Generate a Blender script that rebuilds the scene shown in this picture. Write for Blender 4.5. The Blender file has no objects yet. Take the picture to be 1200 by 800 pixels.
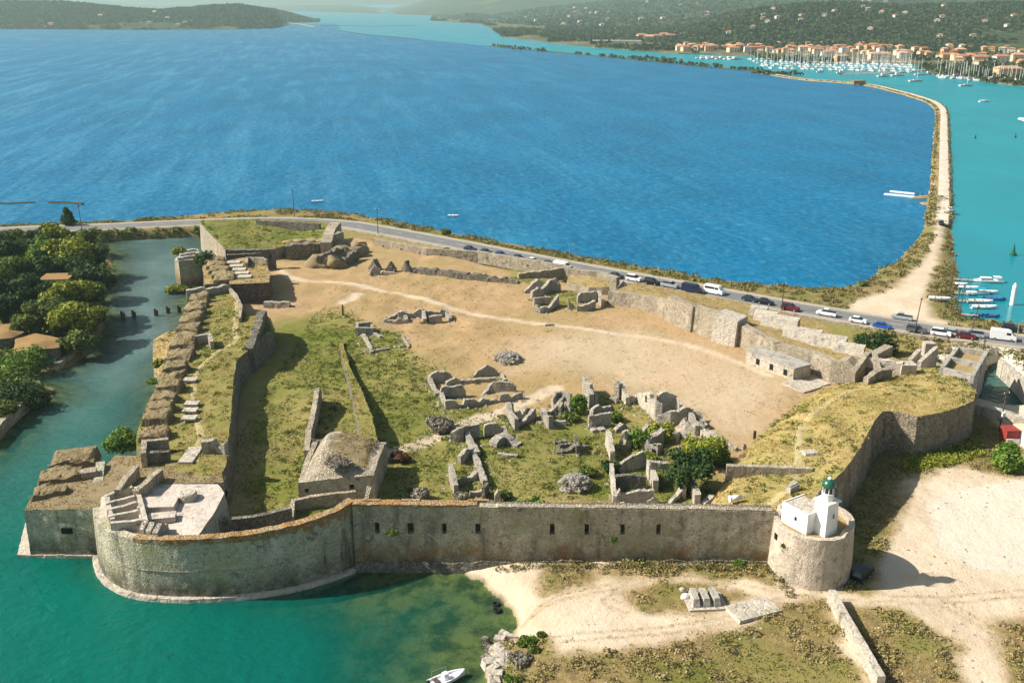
import bpy, bmesh, math, random
import numpy as np
from mathutils import Vector, noise as mnoise
from mathutils.geometry import delaunay_2d_cdt
R = math.radians
random.seed(7); rng = np.random.default_rng(7)
S = bpy.context.scene
COL = S.collection

# ------------------------------------------------------------------ camera, world, sun, exposure
CAM_H, FOC = 75.0, 1150.0                 # metres above the water; focal length in photo pixels (1200 wide)
PITCH = math.atan(395 / FOC)
cd = bpy.data.cameras.new('camera'); cam = bpy.data.objects.new('camera', cd); COL.objects.link(cam)
cam.location = (0, 0, CAM_H); cam.rotation_euler = (math.pi / 2 - PITCH, 0, 0)
cd.sensor_width = 36; cd.lens = 36 * FOC / 1200; cd.clip_start = 1; cd.clip_end = 120000
S.camera = cam

SUN_EL, SUN_AZ = 39.5, -88.5              # azimuth clockwise from +Y (straight ahead)
w = bpy.data.worlds.new('World'); S.world = w; w.use_nodes = True
nt = w.node_tree; bg = nt.nodes['Background']
sky = nt.nodes.new('ShaderNodeTexSky'); sky.sky_type = 'NISHITA'; sky.sun_disc = False
sky.sun_elevation = R(SUN_EL); sky.sun_rotation = R(SUN_AZ); sky.altitude = 50
sky.dust_density = 2.0; sky.air_density = 1.0
nt.links.new(sky.outputs[0], bg.inputs[0]); bg.inputs[1].default_value = 0.062
ld = bpy.data.lights.new('sun', 'SUN'); ld.energy = 5.0; ld.angle = R(0.53); ld.color = (1.0, 0.945, 0.865)
sun = bpy.data.objects.new('sun', ld); COL.objects.link(sun)
dvec = Vector((-math.sin(R(SUN_AZ)) * math.cos(R(SUN_EL)), -math.cos(R(SUN_AZ)) * math.cos(R(SUN_EL)), -math.sin(R(SUN_EL))))
sun.rotation_euler = dvec.to_track_quat('-Z', 'Y').to_euler(); sun.location = (-200, 100, 300)
S.view_settings.view_transform = 'Standard'; S.view_settings.look = 'None'
S.view_settings.exposure = 0.80; S.view_settings.gamma = 1; S.view_settings.use_curve_mapping = False
S.cycles.max_bounces = 6; S.cycles.transparent_max_bounces = 8; S.cycles.volume_bounces = 0
S.cycles.use_denoising = True

# ------------------------------------------------------------------ survey: where a sight line of the photograph meets height z
CP, SP = math.cos(PITCH), math.sin(PITCH)
def P(x, y, z=0.0):
    u = (x - 600) / FOC; v = (400 - y) / FOC
    t = (z - CAM_H) / (-SP + v * CP)
    return (u * t, (CP + v * SP) * t)
def ZT(y, Y):                               # height whose image row is y at depth Y
    v = (400 - y) / FOC
    return CAM_H + (-SP + v * CP) * Y / (CP + v * SP)
def PX(pts, z): return [P(a, b, z) for a, b in pts]

# ------------------------------------------------------------------ numpy noise and polygons
def _h(ix, iy, s):
    n = (ix * 374761393 + iy * 668265263 + s * 974634777) & 0x7fffffff
    n = ((n ^ (n >> 13)) * 1274126177) & 0x7fffffff
    return ((n ^ (n >> 16)) & 0xffff) / 65535.0
def vnoise(x, y, s=0):
    x = np.asarray(x, float); y = np.asarray(y, float)
    ix = np.floor(x).astype(np.int64); iy = np.floor(y).astype(np.int64)
    fx = x - ix; fy = y - iy; fx = fx * fx * (3 - 2 * fx); fy = fy * fy * (3 - 2 * fy)
    return (_h(ix, iy, s) * (1 - fx) + _h(ix + 1, iy, s) * fx) * (1 - fy) + (_h(ix, iy + 1, s) * (1 - fx) + _h(ix + 1, iy + 1, s) * fx) * fy
def fbm(x, y, s=0, o=4):
    t = 0; a = 0.5; n = 0
    for k in range(o):
        t = t + a * vnoise(np.asarray(x) * 2 ** k, np.asarray(y) * 2 ** k, s + k); n += a; a *= 0.5
    return t / n
def sdist(poly, X, Y):                      # signed distance, positive inside
    X = np.asarray(X, float); Y = np.asarray(Y, float)
    d = np.full(X.shape, 1e18); ins = np.zeros(X.shape, bool)
    n = len(poly)
    for i in range(n):
        ax, ay = poly[i]; bx, by = poly[(i + 1) % n]
        ex, ey = bx - ax, by - ay
        l2 = ex * ex + ey * ey + 1e-12
        t = np.clip(((X - ax) * ex + (Y - ay) * ey) / l2, 0, 1)
        d = np.minimum(d, (X - ax - ex * t) ** 2 + (Y - ay - ey * t) ** 2)
        c = ((ay > Y) != (by > Y)) & (X < ex * (Y - ay) / (ey if abs(ey) > 1e-12 else 1e-12) + ax)
        ins ^= c
    return np.where(ins, 1, -1) * np.sqrt(d)
def ldist(line, X, Y):
    X = np.asarray(X, float); Y = np.asarray(Y, float); d = np.full(X.shape, 1e18)
    for (ax, ay), (bx, by) in zip(line[:-1], line[1:]):
        ex, ey = bx - ax, by - ay; l2 = ex * ex + ey * ey + 1e-12
        t = np.clip(((X - ax) * ex + (Y - ay) * ey) / l2, 0, 1)
        d = np.minimum(d, (X - ax - ex * t) ** 2 + (Y - ay - ey * t) ** 2)
    return np.sqrt(d)
def sm(a, b, x):
    t = np.clip((x - a) / (b - a), 0, 1); return t * t * (3 - 2 * t)
def smooth_line(pts, n=6):                  # Catmull-Rom
    out = []; p = [pts[0]] + list(pts) + [pts[-1]]
    for i in range(1, len(p) - 2):
        for k in range(n):
            t = k / n
            out.append(tuple(0.5 * ((2 * p[i][j]) + (-p[i-1][j] + p[i+1][j]) * t + (2*p[i-1][j] - 5*p[i][j] + 4*p[i+1][j] - p[i+2][j]) * t*t + (-p[i-1][j] + 3*p[i][j] - 3*p[i+1][j] + p[i+2][j]) * t**3) for j in range(len(pts[0]))))
    out.append(tuple(pts[-1])); return out
def arclen(pts):
    s = [0.0]
    for a, b in zip(pts[:-1], pts[1:]): s.append(s[-1] + math.hypot(b[0]-a[0], b[1]-a[1]))
    return s
def along(pts, s, L=None):                  # point and unit tangent at arc length s
    L = L or arclen(pts)
    s = min(max(s, 0), L[-1])
    for i in range(len(pts) - 1):
        if s <= L[i + 1] or i == len(pts) - 2:
            d = max(L[i+1] - L[i], 1e-9); t = (s - L[i]) / d
            return ((pts[i][0] + (pts[i+1][0]-pts[i][0]) * t, pts[i][1] + (pts[i+1][1]-pts[i][1]) * t), ((pts[i+1][0]-pts[i][0]) / d, (pts[i+1][1]-pts[i][1]) / d))
def resample(pts, step):
    out = []
    for a, b in zip(pts[:-1], pts[1:]):
        n = max(1, int(math.hypot(b[0]-a[0], b[1]-a[1]) / step + 0.5))
        for k in range(n): out.append((a[0] + (b[0]-a[0]) * k / n, a[1] + (b[1]-a[1]) * k / n))
    out.append(tuple(pts[-1][:2])); return out

# ------------------------------------------------------------------ objects, tags, copies
def link(name, data, parent=None):
    o = bpy.data.objects.new(name, data); COL.objects.link(o)
    if parent is not None: o.parent = parent
    return o
def tag(o, label=None, cat=None, group=None, kind=None):
    if label: o['label'] = label
    if cat: o['category'] = cat
    if group: o['group'] = group
    if kind: o['kind'] = kind
    return o
def thing(name, label, cat, loc=(0, 0, 0), rz=0.0, group=None):
    o = link(name, None); o.location = loc; o.rotation_euler = (0, 0, rz); o.empty_display_size = 0.5
    return tag(o, label, cat, group, 'thing')
def mesh_np(name, V, F, mats, parent=None, mi=None, smooth=False):
    me = bpy.data.meshes.new(name)
    V = np.asarray(V, np.float32).reshape(-1, 3)
    if isinstance(F, np.ndarray) and F.ndim == 2:
        k = F.shape[1]; nf = len(F)
        me.vertices.add(len(V)); me.vertices.foreach_set('co', V.ravel())
        me.loops.add(nf * k); me.loops.foreach_set('vertex_index', F.astype(np.int32).ravel())
        me.polygons.add(nf); me.polygons.foreach_set('loop_start', np.arange(nf, dtype=np.int32) * k)
        try: me.polygons.foreach_set('loop_total', np.full(nf, k, np.int32))
        except Exception: pass
        me.update(calc_edges=True)
    else:
        me.from_pydata([tuple(map(float, v)) for v in V], [], [tuple(map(int, f)) for f in F])
    for m in (mats if isinstance(mats, (list, tuple)) else [mats]): me.materials.append(m)
    if mi is not None: me.polygons.foreach_set('material_index', np.asarray(mi, np.int32))
    if smooth: me.polygons.foreach_set('use_smooth', np.ones(len(me.polygons), bool))
    me.update()
    return link(name, me, parent)
class MB:
    def __init__(s): s.v = []; s.f = []; s.m = []
    def add(s, vs, fs, m=0):
        o = len(s.v); s.v += [tuple(v) for v in vs]; s.f += [tuple(i + o for i in f) for f in fs]; s.m += [m] * len(fs); return s
    def box(s, c, d, rz=0, m=0, taper=1.0):
        vs = []; cs, sn = math.cos(rz), math.sin(rz)
        for k in (0, 1):
            t = 1 if k == 0 else taper
            for a, b in ((-1, -1), (1, -1), (1, 1), (-1, 1)):
                x, y = a * d[0] / 2 * t, b * d[1] / 2 * t
                vs.append((c[0] + x * cs - y * sn, c[1] + x * sn + y * cs, c[2] + (k - 0.5) * d[2]))
        return s.add(vs, [(3, 2, 1, 0), (4, 5, 6, 7), (0, 1, 5, 4), (1, 2, 6, 5), (2, 3, 7, 6), (3, 0, 4, 7)], m)
    def tube(s, p0, p1, r0, r1=None, n=8, m=0, caps=True):
        r1 = r0 if r1 is None else r1
        a = Vector(p0); b = Vector(p1); d = (b - a).normalized()
        u = d.orthogonal().normalized(); v = d.cross(u)
        vs = [a + (u * math.cos(2*math.pi*i/n) + v * math.sin(2*math.pi*i/n)) * r0 for i in range(n)]
        vs += [b + (u * math.cos(2*math.pi*i/n) + v * math.sin(2*math.pi*i/n)) * r1 for i in range(n)]
        fs = [(i, (i+1) % n, n + (i+1) % n, n + i) for i in range(n)]
        if caps: fs += [tuple(range(n))[::-1], tuple(range(n, 2*n))]
        return s.add(vs, fs, m)
    def lathe(s, prof, c=(0, 0, 0), n=24, m=0):
        vs = []; fs = []
        for r, z in prof:
            for i in range(n): vs.append((c[0] + r * math.cos(2*math.pi*i/n), c[1] + r * math.sin(2*math.pi*i/n), c[2] + z))
        for k in range(len(prof) - 1):
            for i in range(n): fs.append((k*n + i, k*n + (i+1) % n, (k+1)*n + (i+1) % n, (k+1)*n + i))
        fs += [tuple(range(n))[::-1], tuple(range((len(prof)-1)*n, len(prof)*n))]
        return s.add(vs, fs, m)
    def prism(s, prof, x0, x1, m=0):        # (y,z) outline pushed along x ; x0,x1 numbers
        n = len(prof)
        vs = [(x0, y, z) for y, z in prof] + [(x1, y, z) for y, z in prof]
        fs = [(i, (i+1) % n, n + (i+1) % n, n + i) for i in range(n)] + [tuple(range(n))[::-1], tuple(range(n, 2*n))]
        return s.add(vs, fs, m)
    def loft(s, rings, m=0, closed=True, caps=True):
        n = len(rings[0]); vs = [p for r in rings for p in r]; fs = []
        for k in range(len(rings) - 1):
            for i in range(n if closed else n - 1): fs.append((k*n + i, k*n + (i+1) % n, (k+1)*n + (i+1) % n, (k+1)*n + i))
        if caps: fs += [tuple(range(n))[::-1], tuple(range((len(rings)-1)*n, len(rings)*n))]
        return s.add(vs, fs, m)
    def rock(s, c, r, m=0, sub=1, seed=0, flat=0.7):
        bm = bmesh.new(); bmesh.ops.create_icosphere(bm, subdivisions=sub + 1, radius=1)
        vs = []
        for v in bm.verts:
            q = mnoise.noise(v.co * 1.3 + Vector((seed * 3.1, seed * 1.7, 0)))
            k = 0.8 + 0.5 * q
            vs.append((c[0] + v.co.x * r[0] * k, c[1] + v.co.y * r[1] * k, c[2] + v.co.z * r[2] * k * 1.0))
        fs = [tuple(v.index for v in f.verts) for f in bm.faces]; bm.free()
        return s.add(vs, fs, m)
    def build(s, name, mats, parent=None, smooth=False):
        o = mesh_np(name, s.v, s.f, mats, parent, s.m, smooth)
        bm = bmesh.new(); bm.from_mesh(o.data); bmesh.ops.recalc_face_normals(bm, faces=bm.faces); bm.to_mesh(o.data); bm.free()
        return o
def copy_tree(o, parent=None):
    c = o.copy(); COL.objects.link(c)
    if parent is not None: c.parent = parent
    for ch in list(o.children): copy_tree(ch, c)
    return c

# ------------------------------------------------------------------ materials
def srgb(r, g, b):
    f = lambda c: (c/255/12.92) if c/255 <= 0.04045 else ((c/255 + 0.055)/1.055) ** 2.4
    return (f(r), f(g), f(b), 1)
class MT:
    def __init__(s, name):
        s.mat = bpy.data.materials.new(name); s.mat.use_nodes = True; s.t = s.mat.node_tree; s.n = s.t.nodes
        s.b = s.n['Principled BSDF']; s.pos = s.n.new('ShaderNodeNewGeometry')
    def L(s, a, b): s.t.links.new(a, b)
    def put(s, sock, v):
        if hasattr(v, 'links'): s.L(v, sock)
        else: sock.default_value = v
    def vmul(s, v, k):
        n = s.n.new('ShaderNodeVectorMath'); n.operation = 'MULTIPLY'; s.put(n.inputs[0], v); n.inputs[1].default_value = k; return n.outputs[0]
    def noise(s, scale, detail=4, rough=0.55, vec=None, dist=0.0):
        n = s.n.new('ShaderNodeTexNoise'); n.inputs['Scale'].default_value = scale; n.inputs['Detail'].default_value = detail
        n.inputs['Roughness'].default_value = rough; n.inputs['Distortion'].default_value = dist
        s.L(vec or s.pos.outputs['Position'], n.inputs['Vector']); return n.outputs[0]
    def voro(s, scale, out='Color', vec=None, feat='F1'):
        n = s.n.new('ShaderNodeTexVoronoi'); n.inputs['Scale'].default_value = scale; n.feature = feat
        s.L(vec or s.pos.outputs['Position'], n.inputs['Vector']); return n.outputs[out]
    def ramp(s, fac, stops):
        n = s.n.new('ShaderNodeValToRGB'); e = n.color_ramp.elements
        while len(e) < len(stops): e.new(0.5)
        for k, (p, c) in enumerate(stops):
            e[k].position = p; e[k].color = c if isinstance(c, tuple) else (c, c, c, 1)
        s.L(fac, n.inputs[0]); return n.outputs[0]
    def rng(s, v, a, b, c=0.0, d=1.0):
        n = s.n.new('ShaderNodeMapRange'); s.put(n.inputs[0], v)
        for i, q in enumerate((a, b, c, d)): n.inputs[i + 1].default_value = q
        return n.outputs[0]
    def math(s, op, a, b=0.0):
        n = s.n.new('ShaderNodeMath'); n.operation = op; s.put(n.inputs[0], a); s.put(n.inputs[1], b); return n.outputs[0]
    def mix(s, f, a, b, mode='MIX'):
        n = s.n.new('ShaderNodeMix'); n.data_type = 'RGBA'; n.blend_type = mode
        s.put(n.inputs[0], f); s.put(n.inputs[6], a); s.put(n.inputs[7], b); return n.outputs[2]
    def attr(s, name, out='Color'):
        n = s.n.new('ShaderNodeAttribute'); n.attribute_name = name; return n.outputs[out]
    def sep(s, v):
        n = s.n.new('ShaderNodeSeparateXYZ'); s.L(v, n.inputs[0]); return n.outputs
    def bump(s, h, strength=0.5, dist=0.1, nrm=None):
        n = s.n.new('ShaderNodeBump'); n.inputs['Strength'].default_value = strength; n.inputs['Distance'].default_value = dist
        s.L(h, n.inputs['Height'])
        if nrm: s.L(nrm, n.inputs['Normal'])
        s.L(n.outputs[0], s.b.inputs['Normal']); return n.outputs[0]
    def base(s, c, rough=0.9, spec=0.2):
        s.put(s.b.inputs['Base Color'], c); s.put(s.b.inputs['Roughness'], rough); s.b.inputs['Specular IOR Level'].default_value = spec; return s.mat
def plain(name, c, rough=0.6, spec=0.4, var=0.12, scale=1.5, metal=0.0):
    m = MT(name); n = m.noise(scale, 3)
    k = tuple(x * (1 - var) for x in c[:3]) + (1,); q = tuple(min(1, x * (1 + var)) for x in c[:3]) + (1,)
    m.b.inputs['Metallic'].default_value = metal
    return m.base(m.ramp(n, [(0.3, k), (0.7, q)]), rough, spec)
def stone(name, c1, c2, c3, cell=1.1, stain=0.5, bump=0.7, moss=None, big=0.12, pits=0.55, joint=.35, rust=None, patch=None):
    """coursed rubble masonry: cells of differing stones, mortar, damp streaks running down, blotches"""
    m = MT(name); pos = m.pos.outputs['Position']
    sq = m.vmul(pos, (1, 1, 1.7))
    wob = m.noise(0.9, 2)
    cellc = m.sep(m.voro(cell, 'Color', sq))[0]
    edge = m.voro(cell, 'Distance', sq, 'DISTANCE_TO_EDGE')
    bigN = m.noise(big, 5, 0.62); fine = m.noise(2.6, 6, 0.7)
    col = m.mix(m.rng(bigN, 0.38, 0.62), c1, c2)
    col = m.mix(m.math('MULTIPLY', m.rng(cellc, 0, 1), 0.55), col, c3)
    col = m.mix(m.rng(fine, 0.35, 0.72, 0, pits), col, m.mix(0.6, c1, (0.02, 0.018, 0.014, 1)))
    spots = m.noise(0.75, 3, 0.6); col = m.mix(m.rng(spots, 0.60, 0.70, 0, 0.55), col, (0.035, 0.032, 0.024, 1))
    mott = m.noise(1.6, 4, 0.75); col = m.mix(m.rng(mott, 0.50, 0.66, 0, .55), col, m.mix(.5, c3, (.7, .62, .48, 1)))
    hol = m.voro(1.25, 'Distance', sq); hs = m.noise(.5, 3, .6); col = m.mix(m.math('MULTIPLY', m.rng(hol, .10, .22, 1, 0), m.rng(hs, .42, .56, 0, pits * 1.3)), col, (.022, .02, .016, 1))
    strk = m.noise(0.55, 4, 0.65, m.vmul(pos, (1, 1, 0.12)))
    col = m.mix(m.rng(strk, 0.52, 0.72, 0, stain), col, (0.045, 0.04, 0.03, 1))
    if patch:
        pn = m.noise(.33, 6, .72, None, .6); col = m.mix(m.rng(pn, .53, .62, 0, .6), col, patch)
    if moss:
        mo = m.noise(0.22, 5, 0.7); col = m.mix(m.rng(mo, 0.5, 0.68, 0, 0.75), col, moss)
    if rust:
        ru = m.noise(.16, 4, .7); zz = m.sep(pos)[2]; col = m.mix(m.math('MULTIPLY', m.rng(ru, .46, .62, 0, .8), m.rng(zz, rust[0], rust[1], 1, 0)), col, (.34, .17, .04, 1))
        dn = m.noise(.5, 4, .7); col = m.mix(m.math('MULTIPLY', m.rng(dn, .35, .6, .2, .8), m.rng(zz, 1.2, 4.0, 1, 0)), col, (.05, .045, .03, 1))
    col = m.mix(m.rng(edge, 0.0, 0.07, joint, 0.0), col, (0.05, 0.045, 0.035, 1))
    h = m.math('ADD', m.math('MULTIPLY', m.rng(edge, 0, 0.15), 0.6), fine)
    m.bump(h, bump, 0.25)
    return m.base(col, 0.95, 0.1)
def leafmat(name, cols, rough=0.75):
    m = MT(name); r = m.pos.outputs['Random Per Island']
    big = m.noise(0.35, 2)
    f = m.math('ADD', m.math('MULTIPLY', r, 0.7), m.math('MULTIPLY', big, 0.4))
    n = len(cols); c = m.ramp(f, [(0.15 + 0.75 * i / (n - 1), k) for i, k in enumerate(cols)])
    m.base(c, rough, 0.15)
    tr = m.n.new('ShaderNodeBsdfTranslucent'); m.L(c, tr.inputs[0])
    mx = m.n.new('ShaderNodeMixShader'); mx.inputs[0].default_value = 0.22
    m.L(m.b.outputs[0], mx.inputs[1]); m.L(tr.outputs[0], mx.inputs[2]); m.L(mx.outputs[0], m.n['Material Output'].inputs[0])
    return m.mat
def rgb(r, g, b): return (r, g, b, 1)

M = {}
M['wall_front'] = stone('grey_green_masonry', rgb(.58, .50, .345), rgb(.44, .395, .27), rgb(.72, .63, .46), 2.5, 0.6, .8, moss=rgb(.36, .35, .17), pits=.8, joint=.14, rust=(3.2, 5.2), patch=rgb(.70, .62, .46))
M['wall_sea'] = stone('lichened_sea_masonry', rgb(.59, .53, .37), rgb(.43, .415, .275), rgb(.70, .64, .48), 2.2, 0.85, .7, moss=rgb(.40, .39, .17), pits=.9, joint=.12, rust=(-9, -8), patch=rgb(.72, .66, .50))
M['wall_pale'] = stone('pale_limestone', rgb(.52, .43, .30), rgb(.40, .33, .23), rgb(.64, .55, .41), 2.2, 0.5, .9, pits=.8, joint=.14, patch=rgb(.66, .57, .42))
M['ruin'] = stone('ruin_limestone', rgb(.62, .55, .44), rgb(.49, .43, .345), rgb(.74, .68, .56), 2.6, 0.45, 1.0, big=0.3, pits=.6, joint=.12)
M['bastion_rubble'] = stone('bastion_rubble_face', rgb(.44, .36, .25), rgb(.30, .25, .175), rgb(.62, .53, .39), 1.7, .75, 1.2, pits=1.0, joint=.3, patch=rgb(.56, .46, .31))
M['wall_dark'] = stone('dark_rubble_wall', rgb(.22, .19, .145), rgb(.16, .14, .11), rgb(.30, .27, .21), 1.5, 0.6, 0.9)
M['round'] = stone('bastion_limestone', rgb(.66, .55, .41), rgb(.50, .41, .31), rgb(.74, .65, .51), 2.8, 0.45, .6, big=0.25, joint=.1, pits=.6, patch=rgb(.78, .68, .54))
M['brick'] = stone('reddish_brickwork', rgb(.16, .10, .075), rgb(.12, .08, .06), rgb(.22, .15, .11), 1.8, 0.4, 0.8)
M['coping'] = stone('ochre_lichen_coping', rgb(.44, .26, .09), rgb(.50, .22, .05), rgb(.40, .33, .20), 1.8, 0.4, 0.8, pits=.7, big=.35, patch=rgb(.52, .43, .29))
M['plaster'] = stone('weathered_plaster', rgb(.54, .47, .37), rgb(.43, .375, .295), rgb(.62, .56, .46), 0.9, 0.45, 0.5, pits=.45, joint=.05, big=.3)
M['paving'] = stone('pale_platform_paving', rgb(.58, .49, .40), rgb(.47, .40, .33), rgb(.64, .56, .47), 0.8, 0.3, 0.3, pits=.25, joint=.04, big=.3)
M['concrete'] = stone('old_concrete', rgb(.40, .37, .31), rgb(.31, .285, .24), rgb(.46, .43, .37), 0.6, 0.45, 0.3, pits=.4, joint=.05, big=.3)
m_ = MT('whitewash'); n_ = m_.noise(.9, 5, .7, m_.vmul(m_.pos.outputs['Position'], (1, 1, .25))); n2_ = m_.noise(3, 4, .7)
M['white'] = m_.base(m_.mix(m_.rng(n2_, .55, .75, 0, .3), m_.mix(m_.rng(n_, .52, .72, 0, .6), rgb(.80, .79, .76), rgb(.60, .56, .49)), rgb(.66, .63, .57)), .75, .25)
M['white_gloss'] = plain('white_gelcoat', rgb(.8, .8, .8), .3, .5, .03)
M['dark'] = plain('dark_void', rgb(.02, .018, .015), .9, .1)
M['wood'] = plain('weathered_timber', rgb(.10, .075, .055), .9, .1, .3, 3)
M['steel'] = plain('galvanised_steel', rgb(.30, .30, .30), .5, .5, .1)
M['glass'] = plain('dark_glass', rgb(.02, .025, .03), .12, .6, .1)
M['rubber'] = plain('black_rubber', rgb(.018, .018, .018), .8, .2)
M['green_paint'] = plain('dark_green_paint', rgb(.012, .10, .055), .3, .6, .15, 3)
M['bark'] = plain('bark', rgb(.12, .09, .065), .95, .1, .35, 4)
M['tile_dark'] = plain('weathered_tiles', rgb(.36, .17, .10), .85, .2, .3, .08); M['tile_pale'] = plain('sun_bleached_tiles', rgb(.55, .32, .19), .85, .2, .3, .08)
M['tile'] = plain('terracotta_tiles', rgb(.50, .20, .09), .85, .2, .3, 0.08)
M['cream'] = plain('cream_render', rgb(.66, .52, .34), .85, .2, .2, 0.03)
M['leaf_dark'] = leafmat('dark_foliage', [rgb(.016, .036, .010), rgb(.042, .08, .02), rgb(.085, .135, .035)])
M['leaf_mid'] = leafmat('olive_foliage', [rgb(.045, .072, .013), rgb(.115, .155, .03), rgb(.22, .255, .055)])
M['leaf_light'] = leafmat('yellow_green_foliage', [rgb(.10, .13, .012), rgb(.22, .25, .03), rgb(.36, .37, .05)])
M['leaf_bright'] = leafmat('bright_green_foliage', [rgb(.035, .08, .009), rgb(.105, .19, .022), rgb(.22, .31, .05)])
M['leaf_red'] = leafmat('rusty_foliage', [rgb(.07, .025, .015), rgb(.15, .05, .03), rgb(.13, .10, .04)])
M['leaf_grey'] = leafmat('bare_twigs', [rgb(.14, .12, .085), rgb(.26, .225, .165), rgb(.38, .335, .255)])
M['tuft_dry'] = leafmat('dry_grass_blades', [rgb(.32, .22, .075), rgb(.44, .33, .13), rgb(.56, .45, .20)], .9)
M['tuft_green'] = leafmat('green_grass_blades', [rgb(.065, .105, .012), rgb(.125, .165, .022), rgb(.24, .255, .05)], .9)
M['scrub'] = leafmat('scrub_foliage', [rgb(.18, .14, .05), rgb(.27, .23, .065), rgb(.38, .31, .13), rgb(.36, .29, .19)], .9)
M['hedge'] = leafmat('shore_scrub_foliage', [rgb(.07, .07, .022), rgb(.13, .13, .04), rgb(.24, .21, .07), rgb(.32, .26, .11)], .9)
M['forest'] = leafmat('wooded_hillside_foliage', [rgb(.022, .04, .014), rgb(.05, .075, .025), rgb(.10, .11, .04)], .9)
def earth(name, a, b, c, sc=0.35, bump=0.6):
    m = MT(name); n1 = m.noise(sc, 5, .65); n2 = m.noise(sc * 9, 5, .7); n3 = m.noise(sc * 30, 3, .6)
    col = m.mix(m.rng(n1, .38, .62), a, b); col = m.mix(m.rng(n2, .40, .68), col, c)
    col = m.mix(m.rng(n3, .45, .75, 0, .35), col, tuple(x * .45 for x in a[:3]) + (1,))
    m.bump(m.math('ADD', n2, m.math('MULTIPLY', n3, .5)), bump, .3); return m.base(col, .95, .1)
M['earth_dry'] = earth('dry_grass_earth', rgb(.36, .25, .10), rgb(.27, .20, .085), rgb(.46, .35, .17))
M['earth_green'] = earth('sparse_green_turf', rgb(.24, .215, .06), rgb(.37, .28, .11), rgb(.16, .175, .035))
M['earth_mound'] = earth('mound_thatch', rgb(.35, .265, .14), rgb(.255, .195, .105), rgb(.46, .37, .22), .7, 1.0)
M['earth_lush'] = earth('lush_turf', rgb(.11, .15, .02), rgb(.21, .185, .055), rgb(.24, .22, .06), .10)
M['rubble'] = stone('rubble_heap_stones', rgb(.46, .41, .34), rgb(.36, .32, .27), rgb(.56, .52, .45), 2.4, .2, .8, pits=.35)

# ================================================================== LAND: heights from the shoreline, the fort's raised interior and the road bank
SHORE = PX([(150,640),(225,665),(330,668),(405,645),(480,664),(520,668),(545,671),(565,681),(588,703),(604,728),(602,745),(577,752),(568,772),(572,800),(585,840),(610,900)], 0) + [(8, 15), (430, 15), (430, 232)] + PX([(1300,396),(1200,381),(1128,374),(1120,350),(1122,325),(1117,300),(1115,275),(1115,250),(1114,232),(1087,232),(1087,250),(1083,270),(1074,284),(1062,296),(1052,308),(1030,316),(1027,324),(1010,333),(985,338),(960,340),(930,338),(895,335),(840,330),
    (800,322),(740,312),(650,296),(600,287),(540,276),(500,268),(450,258),(400,250),(330,247),(250,251),(200,256),(130,262),(60,264),(0,267),(-200,276),
    (-260,300),(-260,445),(0,440),(40,437),(78,430),(100,418),(114,402),(122,385),(117,362),(121,342),(132,328),(130,302),(122,284),(140,273),(200,268),(232,263),
    (245,275),(268,300),(280,330),(222,350),(232,400),(200,430),(185,520),(165,560)], 0)
ISLET = PX([(-150,448),(0,440),(20,440),(45,446),(61,458),(58,468),(38,476),(20,492),(0,512),(-60,560),(-150,600)], 0)
FORT = PX([(236,302),(300,285),(420,277),(520,297),(600,316),(690,335),(770,357),(850,380),(925,401),(985,427),(1030,450),(1005,520),(940,585),(900,594),(700,594),(430,590),(405,604),(380,622),(300,640),(235,642),(262,590),(262,560),(272,480),(282,420),(290,390),(270,335)], 3.7)
CANAL = PX([(1140,472),(1150,450),(1158,428),(1172,424),(1208,462),(1210,486),(1170,480)], 0)
ROADC = smooth_line(PX([(-170,282),(-60,275),(0,270),(120,265.5),(230,260.5),(330,258),(400,262),(440,268),(500,279),(560,290.5),(600,298.5),(660,310),(720,321),(780,332),(840,343),(900,354),(960,364.5),(1010,373),(1060,381),(1110,388.5),(1160,395),(1210,401),(1300,413),(1420,430)], 3.2), 6)
LOT_R = PX([(1085,420),(1130,398),(1260,400),(1300,520),(1205,470),(1165,420)], 3)
def terr(X, Y):
    X = np.asarray(X, float); Y = np.asarray(Y, float)
    sd = np.maximum(sdist(SHORE, X, Y), sdist(ISLET, X, Y))
    sd = sd + (fbm(X * .35, Y * .35, 11, 3) - .5) * 1.6
    z = np.where(sd > 0, 1.7 * (1 - np.exp(-np.maximum(sd, 0) / 2.6)), np.maximum(sd * (.17 - .105 * sm(-34, -20, X) * sm(135, 122, Y)), -4))
    nz = (fbm(X * .12, Y * .12, 3, 4) - .5) * .9 + (fbm(X * .6, Y * .6, 5, 3) - .5) * .22
    z = z + np.where(sd > 0, sm(0, 6, sd) * nz * .6, nz * .3)
    fo = sdist(FORT, X, Y)
    turf = sm(1, 6, fo) * (1 - sm(-5, 8, X)) ; nz2 = nz + turf * ((fbm(X * .22, Y * .22, 17, 4) - .5) * 1.5)
    z = z + sm(-1.2, 1.2, fo) * (3.75 + nz2 * .8 - z)
    rd = ldist(ROADC, X, Y); onland = np.maximum(sm(-2, 1, sd), sm(8.5, 7, rd))
    z = np.where(rd < 8.5, np.maximum(z, 1.2), z)
    k = (1 - sm(6.5, 12, rd)) * onland
    z = z + k * (3.05 - z)
    lr = sm(-3, 3, sdist(LOT_R, X, Y)); z = z + lr * (3.0 - z)
    ca = sdist(CANAL, X, Y); z = z + sm(-1.0, 0.6, ca) * (-1.5 - z)
    return z
def G(x, y, up=0.0):                        # the ground point the photograph shows at pixel (x, y)
    z = 2.5
    for _ in range(7):
        X, Y = P(x, y, z); z = 0.4 * z + 0.6 * float(terr(np.array([X]), np.array([Y]))[0])
    X, Y = P(x, y, z); return (X, Y, z + up)
def TZ(X, Y): return float(terr(np.array([X]), np.array([Y]))[0])

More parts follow.
